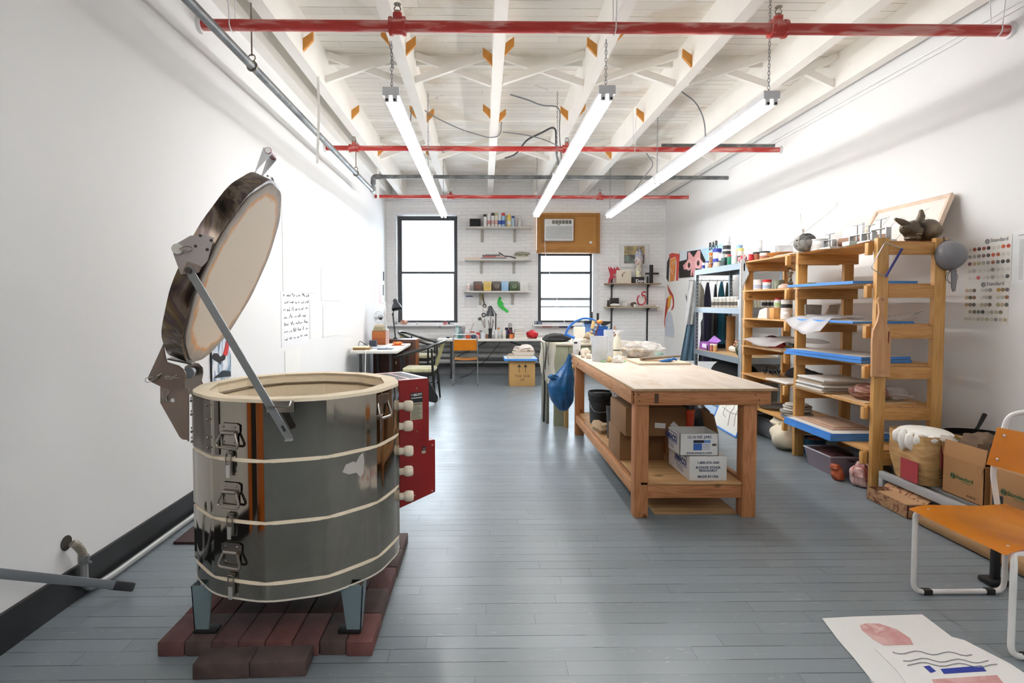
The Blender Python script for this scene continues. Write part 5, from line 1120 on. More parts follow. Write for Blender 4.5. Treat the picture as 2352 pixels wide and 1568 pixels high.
# ---- near rack contents
M_tape = C('#3f83d1', .5, var=.04); M_ware = C('#cfc9c2', .8, var=.06, vs=3); M_wareb = C('#ab8a74', .8, var=.15, vs=3)
def wareboard(lab, x0, x1, y0, y1, z, h=.02, top=M_ware, tape=M_tape, group='boards with blue taped edges'):
    t = thing('ware_board', lab, 'board', ((x0+x1)/2, (y0+y1)/2, z), group)
    part(t, 'board', G().box(x0+.002, x1-.002, y0+.002, y1-.002, z, z+h-.001), top)
    part(t, 'edge_tape', G().box(x0, x1, y0, y0+.0019, z+.0005, z+h-.001).box(x0, x0+.0019, y0, y1, z+.0005, z+h-.001).box(x1-.0019, x1, y0, y1, z+.0005, z+h-.001).box(x0, x0+.012, y0, y1, z+h-.001, z+h-.0004), tape)
wareboard('long blue edged board on the second shelf of the near rack', 2.72, 3.2, 4.05, 4.93, L5, .022)
wareboard('blue edged board under the plastic sheet on the third shelf', 2.74, 3.2, 4.07, 4.93, L4, .018)
wareboard('lower of two blue edged boards on the fourth shelf', 2.72, 3.14, 4.07, 4.93, L3, .022); wareboard('upper of two blue edged boards on the fourth shelf', 2.73, 3.14, 4.08, 4.92, L3+.024, .024)
for k in range(3): wareboard(f'{["lowest", "middle", "uppermost"][k]} of three blue edged boards on the bottom shelf', 2.71+.004*k, 3.2, 4.25+.006*k, 4.93, L1+.0195*k, .019, group='boards on the bottom shelf')
single('clay_stained_board', 'reddish brown stained thin board on the blue edged stack', 'board', G().box(2.80, 3.15, 4.38, 4.9, L1+.059, L1+.066, .001), M_wareb); single('clay_stained_board', 'smaller brown board topmost on the bottom shelf stack', 'board', G().box(2.84, 3.1, 4.42, 4.8, L1+.0665, L1+.073, .001), C('#a98d77', .8, var=.15))
cols = ['#a58d72', '#e4e2df', '#bdb3a6', '#e6e6e6', '#b7a793', '#c9bba8', '#ebe9e6']
for k in range(7): single('tile_board', f'{["lowest", "second", "third", "fourth", "fifth", "sixth", "topmost"][k]} flat board in the pile on the fifth shelf of the near rack', 'board', G().box(2.80+.008*(k % 3), 3.18, 4.50+.02*((k*2) % 3), 4.93-.008*k, L2+.0165*k, L2+.0165*k+.0145, .0015), C(cols[k], .75), 'pile of pale boards')
single('ply_scrap', 'thin plywood scraps lying at the near end of the fifth shelf', 'board', G().box(2.83, 3.22, 4.05, 4.44, L2, L2+.006), M_shelft)
single('clay_bag', 'bundle of red brown clay wrapped in plastic on the fifth shelf', 'bag', G().ball((2.98, 4.22, L2+.062), (.125, .14, .062), 28, .22, 12, flat=-.055, freq=14), patchy('terracotta_wrap', [(.35, '#5c3028'), (.5, '#8a5548'), (.62, '#c09a8d')], 9, .3, stretch=(1, 1, 5), bump=.6))
single('plastic_wrap', 'clear plastic crumpled behind the red brown bundle', 'plastic', G().ball((3.16, 4.2, L2+.05), (.08, .12, .045), 20, .45, 15, flat=-.04), film('clear_film', '#dedad8', .45))
# plastic over third shelf
single('plastic_sheet', 'white plastic sheet hanging over the front of the third shelf', 'plastic', G().sheet(lambda u, v: Vector((2.665+.36*u-.02*(1-min(1, u*3))*sin(v*5), 4.35+.585*v, L4+.03-.125*max(0, 1-u*3.6)*(.55+.45*sin(3.3*v+.6))+.008*sin(15*v+5*u)+.02*u)), 20, 24, .001), film('milky_film2', '#e4e5e9', .85), ang=60)
single('plastic_sheet', 'clear plastic bunched at the near end of the third shelf', 'plastic', G().sheet(lambda u, v: Vector((2.93+.34*u, 4.06+.4*v, L4+.025+.07*u*u*(1-v)+.012*sin(9*u+8*v))), 16, 12, .001), film('milky_film3', '#dcdada', .5), ang=60)
t = thing('tile_sample', 'grey striped glaze tile leaning at the back of the third shelf', 'tile', (3.1, 4.93, L4)); 
for o_ in sc.objects:
    if o_.get('label', '').endswith('boards on the fourth shelf'): o_.rotation_euler = (0, 0, radians(7)); o_.location.x += .02
a = [(1851, 699), (1888, 700), (1886, 722), (1851, 722)]
part(t, 'tile', G().slab([at(x, y, 4.86+.0*x) for x, y in a], (.0, .02, 0)), C('#8b7f76', .6, var=.3, vs=20))
t = thing('tile_sample', 'pale speckled test tile board beside the grey one', 'tile', (3.2, 4.8, L4))
part(t, 'tile', G().slab([at(x, y, 4.80) for x, y in ((1896, 722), (1906, 700), (1931, 698), (1925, 722))], (0, .02, 0)), C('#b9a795', .6)); 
for k in range(12): q = at(1905+(k % 4)*5+random.random()*2, 704+(k//4)*6, 4.80); part(t, 'glaze_spot', G().box(q.x-.004, q.x+.004, 4.798, 4.7995, q.z-.004, q.z+.004), C(['#4a3c38', '#7a5a50', '#3d4a55'][k % 3], .4))
# top of near rack
zT = L6
def foot(p0, p1):
    d = p0-p1; return p1+d*((zT-p1.z)/d.z)
t = thing('stone_head', 'round pale stone head with black wavy stripes on top of the rack', 'sculpture', (2.95, 4.98, zT))
cst = Vector((2.85, 4.90, zT+.083)); part(t, 'head', G().ball(cst, (.088, .088, .086), 28, .08, 2, flat=-.083), patchy('speckled_stone', [(.4, '#6d6b67'), (.55, '#97948f')], 30, .8))
for k in range(6):
    pts = []
    for j in range(15):
        a = radians(-150+k*0+j*9); e = radians(14+k*9+4*sin(j*1.2)); pts.append(cst+Vector((cos(e)*cos(a)*.0905, cos(e)*sin(a)*.0905, sin(e)*.088)))
    part(t, 'painted_stripe', G().tube(pts, .0028, 4), M_black)
part(t, 'eye', G().ball(cst+Vector((-.083, -.02, .02)), (.006, .016, .007), 10), M_black); part(t, 'mouth', G().ball(cst+Vector((-.084, -.015, -.03)), (.006, .01, .005), 10), M_black)
rj('white_bucket', 'white plastic bucket beside the stone head', 1880, 37, 549, 2.93, zT, W_, W_, C('#d9d9d6', .5), cat='bucket', lidh=.12)
single('plastic_board', 'frosted upright plastic sheet behind the white bucket', 'plastic', G().box(3.12, 3.14, 4.55, 4.8, zT, zT+.21), film('frosted', '#eef1f4', .6))
def beam_pts(px, py, X): return atx(px, py, X)
single('long_ruler', 'pale metal ruler slanting upward behind the stone head', 'ruler', G().bar(foot(beam_pts(1845, 531, 3.3), beam_pts(1922, 469, 3.3)), beam_pts(1922, 469, 3.3), .006, .04, (0, 0, 1)), C('#c6c3bc', .4, .3)) 
single('paint_stick', 'narrow white stick standing beside the slanting ruler', 'stick', G().bar(foot(atx(1844, 560, 3.28), atx(1836, 492, 3.28)), atx(1836, 492, 3.28), .006, .035, (0, 1, 0)), C('#dcdad2', .6))
M_al = C('#b9bbbd', .35, .6)
def clamp(lab, px, py, X, s, hh):
    p = atx(px, py, X); y = p.y; t = thing('tile_cutter', lab, 'tool', (X, y, zT), 'grey metal bench tools on the rack')
    part(t, 'base', G().box(X-.05*s, X+.05*s, y-.09*s, y+.09*s, zT, zT+.02, .002), C('#c5c6c6', .5)); 
    for q in (-.075*s, .07*s): part(t, 'side_frame', G().box(X-.02, X+.02, y+q-.005, y+q+.005, zT+.02, zT+.075*s+.02, .001), M_al)
    part(t, 'cross_bar', G().box(X-.02, X+.02, y-.08*s, y+.075*s, zT+.095*s-.0, zT+.1*s), M_al)
    part(t, 'screw_post', G().cyl((X, y, zT+.02), (X, y, zT+hh), .007), M_al); part(t, 'handle', G().cyl((X, y-.06, zT+hh), (X, y+.06, zT+hh), .004), M_al)
clamp('small grey metal press with T handle next to the white bucket', 1905, 560, 2.92, .8, .13); clamp('grey metal press with tall T handle, middle one', 1968, 550, 2.98, .9, .17); clamp('grey metal press with low handle, third along the rack edge', 1995, 545, 2.92, .8, .135); clamp('grey metal press with T handle nearest the corner post', 2022, 540, 3.0, 1.1, .18)
t = thing('clay_pipe', 'brown ceramic pipe with black open end lying on the rack top', 'pipe', (3.15, 4.55, zT))
a, b = Vector((2.97, 4.62, zT+.055)), Vector((3.22, 4.42, zT+.055))
part(t, 'pipe_body', G().tube([a, a.lerp(b, .5), b], [.032, .045, .05], 20, cap=False).tube([a, b], [.028, .044], 20, cap=False), C('#a3806c', .5, var=.2)); part(t, 'dark_opening', G().cyl(a+(b-a)*.06, a+(b-a)*.07, .027), M_black)
for i, (px, X, w, hh, lab) in enumerate(((1925, 3.1, 30, .09, 'clear plastic pot behind the first metal press'), (1950, 2.9, 20, .035, 'small white block at the shelf edge'))):
    p = atx(px, 560, X); single('clear_pot' if i == 0 else 'white_block', lab, 'pot' if i == 0 else 'block', (G().lathe([(0, 0), (.045, 0), (.05, hh), (.045, hh), (.04, .01), (0, .01)], (X, p.y, zT), 20) if i == 0 else G().box(X-.03, X+.03, p.y-.05, p.y+.04, zT, zT+hh, .003)), film('cp', '#c9bdb8', .7) if i == 0 else C('#c9dad8', .5))
# leaning frame
fb = [atx(1985, 549, 3.40), atx(2118, 549, 3.40), atx(2128, 449, 3.56), atx(1993, 481, 3.56)]
fb[0].z = fb[1].z = zT; fb[0].x = fb[1].x = 3.36; fb[0].y = 4.99; fb[1].y = 4.13
fb[2] = Vector((3.56, 4.20, zT+.37)); fb[3] = Vector((3.56, 4.99, zT+.37))
t = thing('framed_drawing', 'framed pale line drawing leaning on the right wall behind the bull', 'picture', (3.45, 4.55, zT))
part(t, 'sheet', G().slab(fb, (.008, 0, 0)), C('#e6dcd4', .8, var=.05))
for i in range(4):
    part(t, 'frame_rail', G().bar(fb[i], fb[(i+1) % 4], .03, .03, (1, 0, .3)), C('#d8c2ae', .7, var=.15, vs=12))
u_ = (fb[0]-fb[1]); v_ = (fb[2]-fb[1])
def fpt(u, v): return fb[1]+u_*u+v_*v+Vector((-.004, 0, .002))
for pl in ([(.45, .2), (.38, .5), (.5, .75), (.62, .55), (.6, .3)], [(.2, .8), (.3, .65), (.12, .55), (.18, .3)], [(.7, .2), (.75, .6), (.68, .8), (.8, .9)]):
    part(t, 'drawn_line', G().tube(fillet([fpt(*q) for q in pl], .06), .0016, 4), C('#b7aaa4', .8))
# bull
M_bull = patchy('dark_bronze_clay', [(.35, '#4c4032'), (.6, '#6e604c'), (.75, '#8a7a62')], 9, .38, .15)
t = thing('bull_sculpture', 'brown ceramic bull head sculpture with two upright horns on the rack corner', 'sculpture', (3.25, 4.12, zT))
bx, by = 3.195, 4.10
g = G().ball((bx+.11, by+.02, zT+.085), (.085, .12, .085), 24, .1, 1, flat=-.084).ball((bx+.0, by, zT+.09), (.07, .065, .075), 20, .1, 2).ball((bx-.055, by-.01, zT+.10), (.05, .045, .045), 16, .12, 3).ball((bx-.0, by, zT+.03), (.055, .055, .03), 14, .1, 5, flat=-.029)
part(t, 'body', g, M_bull)
part(t, 'horn', G().tube([(bx-.06, by-.02, zT+.125), (bx-.11, by-.02, zT+.15), (bx-.155, by-.02, zT+.17)], [.026, .022, .010], 14), M_bull); part(t, 'horn', G().tube([(bx+.015, by-.03, zT+.13), (bx+.035, by-.03, zT+.19), (bx+.03, by-.03, zT+.235)], [.03, .024, .011], 14), M_bull)
part(t, 'eye', G().ball((bx+.02, by-.068, zT+.115), (.014, .008, .012), 12, .3, 4), C('#2a2119', .5)); part(t, 'nostril', G().ball((bx-.098, by-.03, zT+.105), .007, 10), C('#2a2119', .5)); part(t, 'mouth_line', G().tube([(bx-.03, by-.07, zT+.05), (bx-.01, by-.075, zT+.055), (bx+.01, by-.075, zT+.05)], .003, 5), C('#9a8a70', .6))
# things hanging on the near posts
a = [at(2033, 556, 3.93), at(2072, 571, 3.93), at(2034, 636, 3.93), at(2000, 615, 3.93)]
t = thing('wire_saw', 'clay cutting bow with blue handle hanging on the near post', 'tool', a[0])
part(t, 'bow', G().tube(fillet([a[1], a[0], a[3], a[2]], .02), .0032, 8), M_al); part(t, 'handle', G().tube([a[1], a[2]], .0085, 10), C('#2d2f7d', .35)); part(t, 'hang_nail', G().cyl(at(2033, 557, 3.952), at(2033, 557, 3.92), .003), M_steel3)
Yp = 3.925
pp = [(2021, 682), (2032, 680), (2036, 683), (2034, 690), (2030, 705), (2029, 722), (2034, 740), (2044, 757), (2046, 775), (2045, 866), (2003, 865), (2004, 780), (2006, 760), (2016, 738), (2020, 718), (2019, 700), (2016, 688)]
t = thing('wooden_paddle', 'long wooden bread paddle hanging on the near rack post', 'paddle', at(2025, 690, Yp))
part(t, 'blade', G().slab([at(x, y, Yp) for x, y in pp], (0, .018, 0)), wood('paddle_wood', '#c9996b', '#bb8757', 'Z', .45, 5, knots=False)); part(t, 'hang_nail', G().cyl(at(2028, 688, 3.949), at(2028, 688, 3.915), .004, n=8), C('#3a2a20', .5))
part(t, 'burnt_mark', G().slab([at(x, y, Yp-.0006) for x, y in ((2040, 760), (2044, 762), (2042, 790), (2039, 785))], (0, .0005, 0)), C('#7d3b22', .6)); text(t, 'NYC', at(2018, 858, Yp-.001), .03, (1, 0, 0), (0, 0, 1), C('#a8805a', .6), 'carved_mark')
# colander
cc = Vector((3.335, 3.9, at(2168, 585, 3.9).z))
def speck():
    m, N, L, P = new_mat('speckled_enamel'); tc = N.new('ShaderNodeTexCoord'); v = N.new('ShaderNodeTexVoronoi'); v.inputs['Scale'].default_value = 42; L.new(tc.outputs['Object'], v.inputs['Vector'])
    r = ramp(N, [(0, (.16, .16, .17)), (.12, (.16, .16, .17)), (.16, rgb('#77757a'))]); L.new(v.outputs['Distance'], r.inputs[0]); L.new(r.outputs[0], P.inputs['Base Color']); P.inputs['Roughness'].default_value = .35; return m
t = thing('colander', 'grey enamel colander hanging on the outer rack post', 'colander', cc)
M = Matrix.Translation(cc+Vector((0, .03, 0))) @ Matrix.Rotation(radians(90), 4, 'X')
part(t, 'bowl', G().lathe([(.104, -.01), (.106, 0), (.1, .025), (.08, .06), (.045, .08), (0, .086)], n=32, M=M), speck()); part(t, 'rim', G().tube([cc+Vector((.105*cos(2*pi*k/32), .035, .105*sin(2*pi*k/32))) for k in range(32)], .004, 6, closed=True), C('#5c5b5f', .4))
part(t, 'hook', G().tube([cc+Vector((-.04, .035, .1)), cc+Vector((-.05, .03, .13))], .006, 6), C('#5c5b5f', .4))
t = thing('whisk', 'wire whisk and grey scoop hanging below the colander', 'whisk', cc+Vector((.02, .02, -.2)))
q = cc+Vector((.02, .035, -.10))
for k in range(5):
    a = pi*k/5; part(t, 'wire_loop', G().tube([q+Vector((cos(a)*.045*sin(s*pi), sin(a)*.02*sin(s*pi), -.11*s if s < .95 else -.105)) for s in [j/8 for j in range(9)]], .0015, 4), C('#4d4b4b', .4, .6))
part(t, 'scoop_handle', G().slab([q+Vector(v) for v in ((-.016, -.02, 0), (.018, -.02, 0), (.022, -.02, -.09), (.014, -.02, -.155), (-.002, -.02, -.16), (-.012, -.02, -.13))], (0, .01, 0)), C('#7d7c80', .4))
# ---- floor under racks
t = thing('storage_bin', 'grey translucent storage bin with red things inside, on the floor', 'bin', (3.1, 5.7, 0))
part(t, 'bin_body', G().box(2.92, 3.24, 5.50, 5.88, 0, .18, .02), film('grey_bin', '#8e9298', .75)); part(t, 'bin_lid', G().box(2.91, 3.242, 5.485, 5.89, .1805, .197, .006), C('#777b80', .5)); part(t, 'contents', G().ball((3.0, 5.64, .11), (.06, .1, .06), 16, .3, 2), C('#c8341f', .6))
single('canvas_sack', 'large off-white canvas sack slumped on the floor between the racks', 'sack', G().ball((2.90, 5.20, .11), (.15, .15, .135), 26, .2, 44, flat=-.11).ball((2.90, 5.3, .235), (.09, .13, .05), 20, .25, 45), C('#d6cdb8', .9, bump=.5, bs=16))
t = thing('blue_bucket', 'dark teal plastic bucket on the floor under the near rack', 'bucket', (3.03, 5.1, 0))
part(t, 'body', G().lathe([(0, 0), (.085, 0), (.105, .14), (.1, .14), (.08, .008), (0, .008)], (3.06, 5.05, 0), 28), C('#0f4b66', .4)); part(t, 'clay_inside', G().ball((3.06, 5.05, .12), (.085, .085, .03), 14, .3, 4), C('#6a3c2c', .8))
t = thing('plastic_tub', 'lilac grey plastic tub full of dark red clay scraps on the floor', 'tub', (3.09, 4.6, 0))
x0, x1, y0, y1, hh = 2.765, 3.06, 4.33, 4.70, .155
g = G(); V = [g.bm.verts.new(p) for p in ((x0+.03, y0+.03, 0), (x1-.03, y0+.03, 0), (x1-.03, y1-.03, 0), (x0+.03, y1-.03, 0), (x0, y0, hh), (x1, y0, hh), (x1, y1, hh), (x0, y1, hh), (x0+.01, y0+.01, hh), (x1-.01, y0+.01, hh), (x1-.01, y1-.01, hh), (x0+.01, y1-.01, hh))]
g.bm.faces.new(V[0:4][::-1]); [g.bm.faces.new((V[i], V[(i+1) % 4], V[4+(i+1) % 4], V[4+i])) for i in range(4)]; [g.bm.faces.new((V[4+i], V[4+(i+1) % 4], V[8+(i+1) % 4], V[8+i])) for i in range(4)]
y1 = y1
part(t, 'tub_body', g, C('#8d7f8b', .45)); part(t, 'tub_rim', G().tube([(x0, y0, hh), (x1, y0, hh), (x1, y1, hh), (x0, y1, hh)], .008, 6, closed=True), C('#b9b3bd', .4)); part(t, 'clay_scraps', G().ball(((x0+x1)/2, (y0+y1)/2, hh-.03), (.125, .16, .035), 26, .3, 9), patchy('dark_red_clay', [(.4, '#35181a'), (.6, '#5f3134')], 16, .7), kind='stuff')
bpy.data.objects[t.name].location = t.location
single('paper_bag', 'crumpled brown paper bag behind the lilac tub', 'bag', G().ball((3.05, 4.20, .07), (.08, .1, .09), 18, .35, 17, flat=-.07), C('#7f6a52', .9, bump=.4))
single('terracotta_pot', 'small orange clay pot wrapped in plastic on the floor', 'pot', G().ball((2.775, 4.255, .045), (.045, .05, .055), 18, .25, 18, flat=-.045).ball((2.765, 4.265, .1), (.04, .045, .025), 16, .3, 19), C('#a84f2a', .6, bump=.3))
single('plastic_bag', 'pink clear plastic bag of clay beside the near post', 'bag', G().ball((2.865, 4.105, .085), (.08, .075, .095), 24, .25, 20, flat=-.083, freq=14), patchy('pink_bag', [(.4, '#8a4038'), (.52, '#d9b3ad'), (.65, '#eadcd9')], 8, .3, stretch=(1, 1, .4), bump=.5))
# ---- low bench and cartons nearest the viewer
M_bench = C('#a6a8aa', .45, .3)
t = thing('low_bench', 'low grey metal bench on the floor right of the near rack', 'bench', (3.1, 3.2, 0)); bz = .18
for x in (2.84, 3.42):
    part(t, 'side_rail', G().box(x, x+.04, 2.1, 3.9, bz-.05, bz, .003), M_bench)
for y in (3.86, 2.1):
    for x in (2.84, 3.42): part(t, 'leg', G().box(x, x+.04, y, y+.04, 0, bz-.05, .002), M_bench)
part(t, 'bench_top', G().box(2.93, 3.42, 2.1, 3.85, bz-.03, bz-.002, .001), C('#6b6a68', .6, var=.2))
bz -= .0015
# white topped barrel-like clay box
cx, cy_ = 3.005, 3.70
M_wrap = patchy('wrapped_clay_box', [(.35, '#a37f52'), (.55, '#b8935f'), (.7, '#c9ab80')], 6, .4, 0, 6, 1, (1, 1, 4), bump=.5)
t = thing('clay_box', 'bulging brown clay carton wrapped in plastic with white plaster on top', 'box', (cx, cy_, bz))
hh = .33
def bulge(z0, z1, s0, s1, n=20):
    g = G()
    def fn(u, v):
        a = 2*pi*u+pi/4; e = .38; c_ = abs(cos(a))**e*(1 if cos(a) > 0 else -1); s_ = abs(sin(a))**e*(1 if sin(a) > 0 else -1); k = s0+(s1-s0)*v+.012*sin(v*pi)+.003*sin(9*a+11*v); return Vector((cx+c_*k*.92, cy_+s_*k*1.15, z0+(z1-z0)*v))
    g.sheet(fn, 40, n); return g
g = bulge(bz, bz+hh, .125, .155); part(t, 'carton_body', g, M_wrap, ang=50)
part(t, 'plaster_top', G().ball((cx, cy_, bz+hh-.005), (.14, .172, .035), 28, .06, 3), C('#e9e6e0', .8), 'white dried plaster crust')
for j, (a0, dd) in enumerate(((-200, .09), (-180, .13), (-162, .12), (-145, .08), (-120, .05), (-85, .13))):
    a = radians(a0); e = .5; part(t, 'plaster_drip', G().ball((cx+cos(a)*.146, cy_+sin(a)*.178, bz+hh-dd*.42), (.032, .032, dd*.55), 16, .15, j), C('#e9e6e0', .8))
part(t, 'red_print', G().box(cx-.146, cx-.141, cy_-.13, cy_+.02, bz+.01, bz+.15), C('#9a3338', .6)); part(t, 'red_stripe', G().box(cx-.04, cx-.015, cy_-.188, cy_-.183, bz+.13, bz+.28), C('#9a3338', .6))
text(t, '550', (cx-.02, cy_-.186, bz+.06), .04, (0, .05, 1), (-1, 0, 0), C('#3f3126', .7)); text(t, 'CLAY', (cx+.07, cy_-.188, bz+.06), .05, (0, .05, 1), (-1, 0, 0), C('#8a6a45', .7))
# frying pan
pc = Vector((3.32, 3.70, .48))
t = thing('frying_pan', 'black cast iron frying pan tilted behind the clay carton', 'pan', (3.27, 3.66, bz)); M = Matrix.Translation(pc) @ Matrix.Rotation(radians(-14), 4, 'X') @ Matrix.Rotation(radians(8), 4, 'Y')
part(t, 'pan_body', G().lathe([(0, 0), (.11, 0), (.14, .03), (.145, .032), (.135, .03), (.105, .006), (0, .006)], n=30, M=M), C('#1c1c1d', .45, .3)); h0 = Vector(M @ Vector((.1, .09, .03))); part(t, 'handle', G().tube([h0, h0+Vector((.05, .02, .04)), h0+Vector((.13, .06, .12))], [.012, .011, .015], 10), C('#1c1c1d', .45, .3))
part(t, 'dried_slip', G().cyl(M @ Vector((0, 0, .007)), M @ Vector((0, 0, .016)), .11, n=24), C('#a8948a', .8))
single('paper_sack', 'crumpled brown and white paper sack standing under the frying pan', 'bag', G().ball((3.30, 3.66, bz+.135), (.10, .13, .135), 22, .18, 7, flat=-.14), patchy('paper_sack', [(.45, '#6f5a45'), (.55, '#a9987f'), (.62, '#cfc6b8')], 5, .9, bump=.5))
def standard(lab, x0, x1, y0, y1, z0, z1, flaps=None, grp='brown cartons stamped with a spiral'):
    t, X = carton('clay_carton', lab, x0, x1, y0, y1, z0, z1, M_card, grp, flaps=flaps)
    d = Vector((0, -1, 0)); base = Vector((x0-.0015, y1-(y1-y0)*.27, z0+(z1-z0)*.52)); M_g = C('#2f5a35', .7)
    for r in (.016, .010): part(t, 'spiral_logo', G().tube([base+d*(r*cos(q*pi/8))+Vector((0, 0, r*sin(q*pi/8))) for q in range(16)], .002, 4, closed=True), M_g)
    part(t, 'spiral_logo', G().ball(base, (.003, .005, .005), 8), M_g)
    text(t, 'Standard', base+d*.022+Vector((0, 0, -.010)), .034, d, (0, 0, 1), M_g, bold=.0003)
    part(t, 'small_print', G().bar(base+d*.06+Vector((0, 0, -.02)), base+d*.125+Vector((0, 0, -.02)), .001, .003), M_g); return t, base, d
t, b_, d_ = standard('open brown carton stamped with a green spiral on the low bench', 2.945, 3.21, 3.18, 3.475, bz, .415, flaps=[('L', .10, 97), ('F', .07, 250), ('R', .10, 70), ('B', .08, 80)])
text(t, '42 20 22', b_+d_*.10+Vector((0, .0, -.10)), .018, d_, (0, 0, 1), C('#4d3a28', .7))
t = thing('paper_bag', 'crumpled dark brown bag printed Clay sticking out of the carton', 'bag', (3.1, 3.37, .5))
part(t, 'bag_body', G().ball((3.10, 3.38, .475), (.10, .12, .10), 26, .18, 27, flat=-.2, freq=14), C('#5f4c3a', .9, bump=.5, bs=14)); text(t, 'Clay', (3.045, 3.255, .50), .06, (1, -.12, 0), (0, .25, 1), C('#2f2620', .8), bold=.001)
single('clear_wrap', 'clear plastic draped over the left edge of the open carton', 'plastic', G().ball((3.0, 3.50, .50), (.05, .05, .025), 18, .35, 28), film('wrap3', '#cfc6ba', .6))
standard('second spiral-stamped carton on the bench partly hidden by the orange chair', 2.945, 3.2, 2.83, 3.14, bz, .435)
t, X = carton('cardboard_box', 'flat printed carton with open top on the floor under the bench', 2.715, 2.835, 3.46, 3.84, .0005, .085, patchy('printed_kraft', [(.44, '#a9825c'), (.5, '#6e3a2c'), (.56, '#a9825c')], 13, .8), 'boxes under the bench', flaps=[('R', .05, 40)]) 
part(t, 'lid_panel', G().box(2.718, 2.832, 3.47, 3.74, .0852, .088), C('#b08a64', .8))
single('brown_parcel', 'long brown wrapped parcel lying on the floor in front of the bench', 'parcel', G().box(2.70, 2.83, 2.15, 3.40, 0, .085, .03), C('#a27e55', .75, bump=.2)); single('pink_plastic', 'pink plastic wrapping on the near end of the brown parcel', 'plastic', G().ball((2.77, 3.33, .092), (.05, .09, .015), 16, .3, 5, flat=-.006), C('#c98f8b', .5))
single('black_pole', 'black upright metal pole at the right edge behind the chair', 'pole', G().box(2.495, 2.525, 2.62, 2.65, .0, .44, .003).box(2.46, 2.56, 2.60, 2.68, 0, .03, .01), M_black)
single('plastic_bundle', 'grey plastic wrapped bundle stacked at right edge above the chair back', 'bag', G().ball((3.18, 2.74, .50), (.14, .13, .09), 24, .25, 37, flat=-.079), C('#c2b8ab', .4, bump=.4)); single('white_block', 'white plaster block on the grey bundle at the right edge', 'block', G().box(3.08, 3.35, 2.66, 2.86, .585, .64, .004), C('#e3e0d8', .8))
# framed board leaning beside the work table (drawing with blue edges)
t = thing('drawing_board', 'white board with blue taped edges and sketch leaning behind the work table', 'board', (2.5, 5.9, 0))
q = [Vector((2.60, 5.62, .008)), Vector((2.63, 6.3, .008)), Vector((2.80, 6.33, .42)), Vector((2.78, 5.66, .42))]
part(t, 'board', G().slab(q, (.012, 0, -.004)), C('#dcdad2', .7, var=.05)); 
for i in range(4): part(t, 'blue_tape', G().bar(q[i], q[(i+1) % 4], .014, .018, (1, 0, .3)), M_tape)
def dq(u, v): return q[0]+(q[1]-q[0])*u+(q[3]-q[0])*v+Vector((-.003, 0, .001))
for k, pl in enumerate(([(.2, .2), (.3, .5), (.22, .8)], [(.4, .15), (.5, .45), (.42, .6), (.55, .85)], [(.6, .3), (.75, .35), (.7, .7), (.85, .9)], [(.15, .5), (.5, .45), (.85, .5)])): part(t, 'sketch_line', G().tube(fillet([dq(*p) for p in pl], .05), .0022, 4), C('#6b6660', .8))
t = thing('panel_stack', 'stack of flat blue edged panels on the floor below the metal rack', 'board', (3.0, 6.9, 0))
for k in range(3): part(t, 'panel', G().box(2.70+.02*k, 2.95+.01*k, 6.45, 7.2, .001+.022*k, .02+.022*k), M_ware if k % 2 else C('#9db4cf', .6))
single('black_blanket', 'black fabric filling the lower part of the metal rack', 'cloth', G().ball((3.25, 7.1, .40), (.19, .62, .27), 24, .1, 61, flat=-.275), C('#0f0f10', .95)); single('white_papers', 'crumpled white papers in front of the black fabric', 'paper', G().ball((3.02, 7.0, .3), (.03, .28, .16), 20, .4, 62, flat=-.175), C('#d6d6d4', .9))
# ---- wall charts
M_paper = C('#e6e5e1', .8, var=.01); XW = XR-.004
def chart(lab, c, rows, z0, z1, y0, y1):
    t = thing('glaze_chart', lab, 'poster', (XR-.004, (y0+y1)/2, z0), 'glaze swatch charts')
    part(t, 'sheet', G().box(XR-.0035, XR-.001, y1, y0, z0, z1), M_paper)
    cy0 = (y0*.45+y1*.55)
    for r in (.016, .008): part(t, 'spiral_logo', G().tube([(XW, c[0]+r*cos(q*pi/6), c[1]+r*sin(q*pi/6)) for q in range(12)], .0025, 4, closed=True), C('#55555a', .6))
    text(t, 'Standard', (XW-.0005, c[0]-.024, c[1]-.008), .038, (0, -1, 0), (0, 0, 1), C('#55555a', .6))
    for (py, pz, col) in rows: part(t, 'glaze_dot', G().cyl((XR-.0035, py, pz), (XR-.0065, py, pz), .0135, n=18), C(col, .4))
    return t
rows1 = [(['#d3d1cc', '#9b4a3c', '#5a2d26', '#9a5238', '#4a2c2c', '#d6d2cc', '#d3d1cb', '#c9643f', '#bb4f3a'], 585, 1828), (['#9a9a98', '#aeb0a6', '#8a857a', '#7f5c5a', '#54474a', '#c8593c', '#a85f3f', '#d2d2cb', '#d0d0c8'], 600, 1828), (['#5e2222', '#a88a62', '#b3a873', '#a89e97', '#98918a', '#94583f', '#6b6563', '#3d3f3f', '#5a5a58'], 0, 0), (['#c6c5be', '#b4b3ad', '#d3d2cb', '#dedad4', '#d5d3cc', '#8e8c87', '#cfd0ca', '#d3d3cb', '#d9d4d0'], 0, 0), (['#d0cec7', '#d3d2cb', '#b2423c', '#d8d6cf', '#c9bfb0', '#aaab9b', '#d5d3cd', '#d6d1ce', '#4c4f4f'], 0, 0)]
yA, yB_ = 4.08, 3.75
dots = []
for r_, (cs, _, _) in enumerate(rows1):
    for k, c in enumerate(cs): dots.append((yA-.012-k*.0375-(.0 if r_ else 0), 1.775-r_*.052+.004*0, c))
chart('upper wall chart of round glaze samples with red and brown dots', (3.93, 1.822), dots, 1.535, 1.85, 4.105, 3.745)
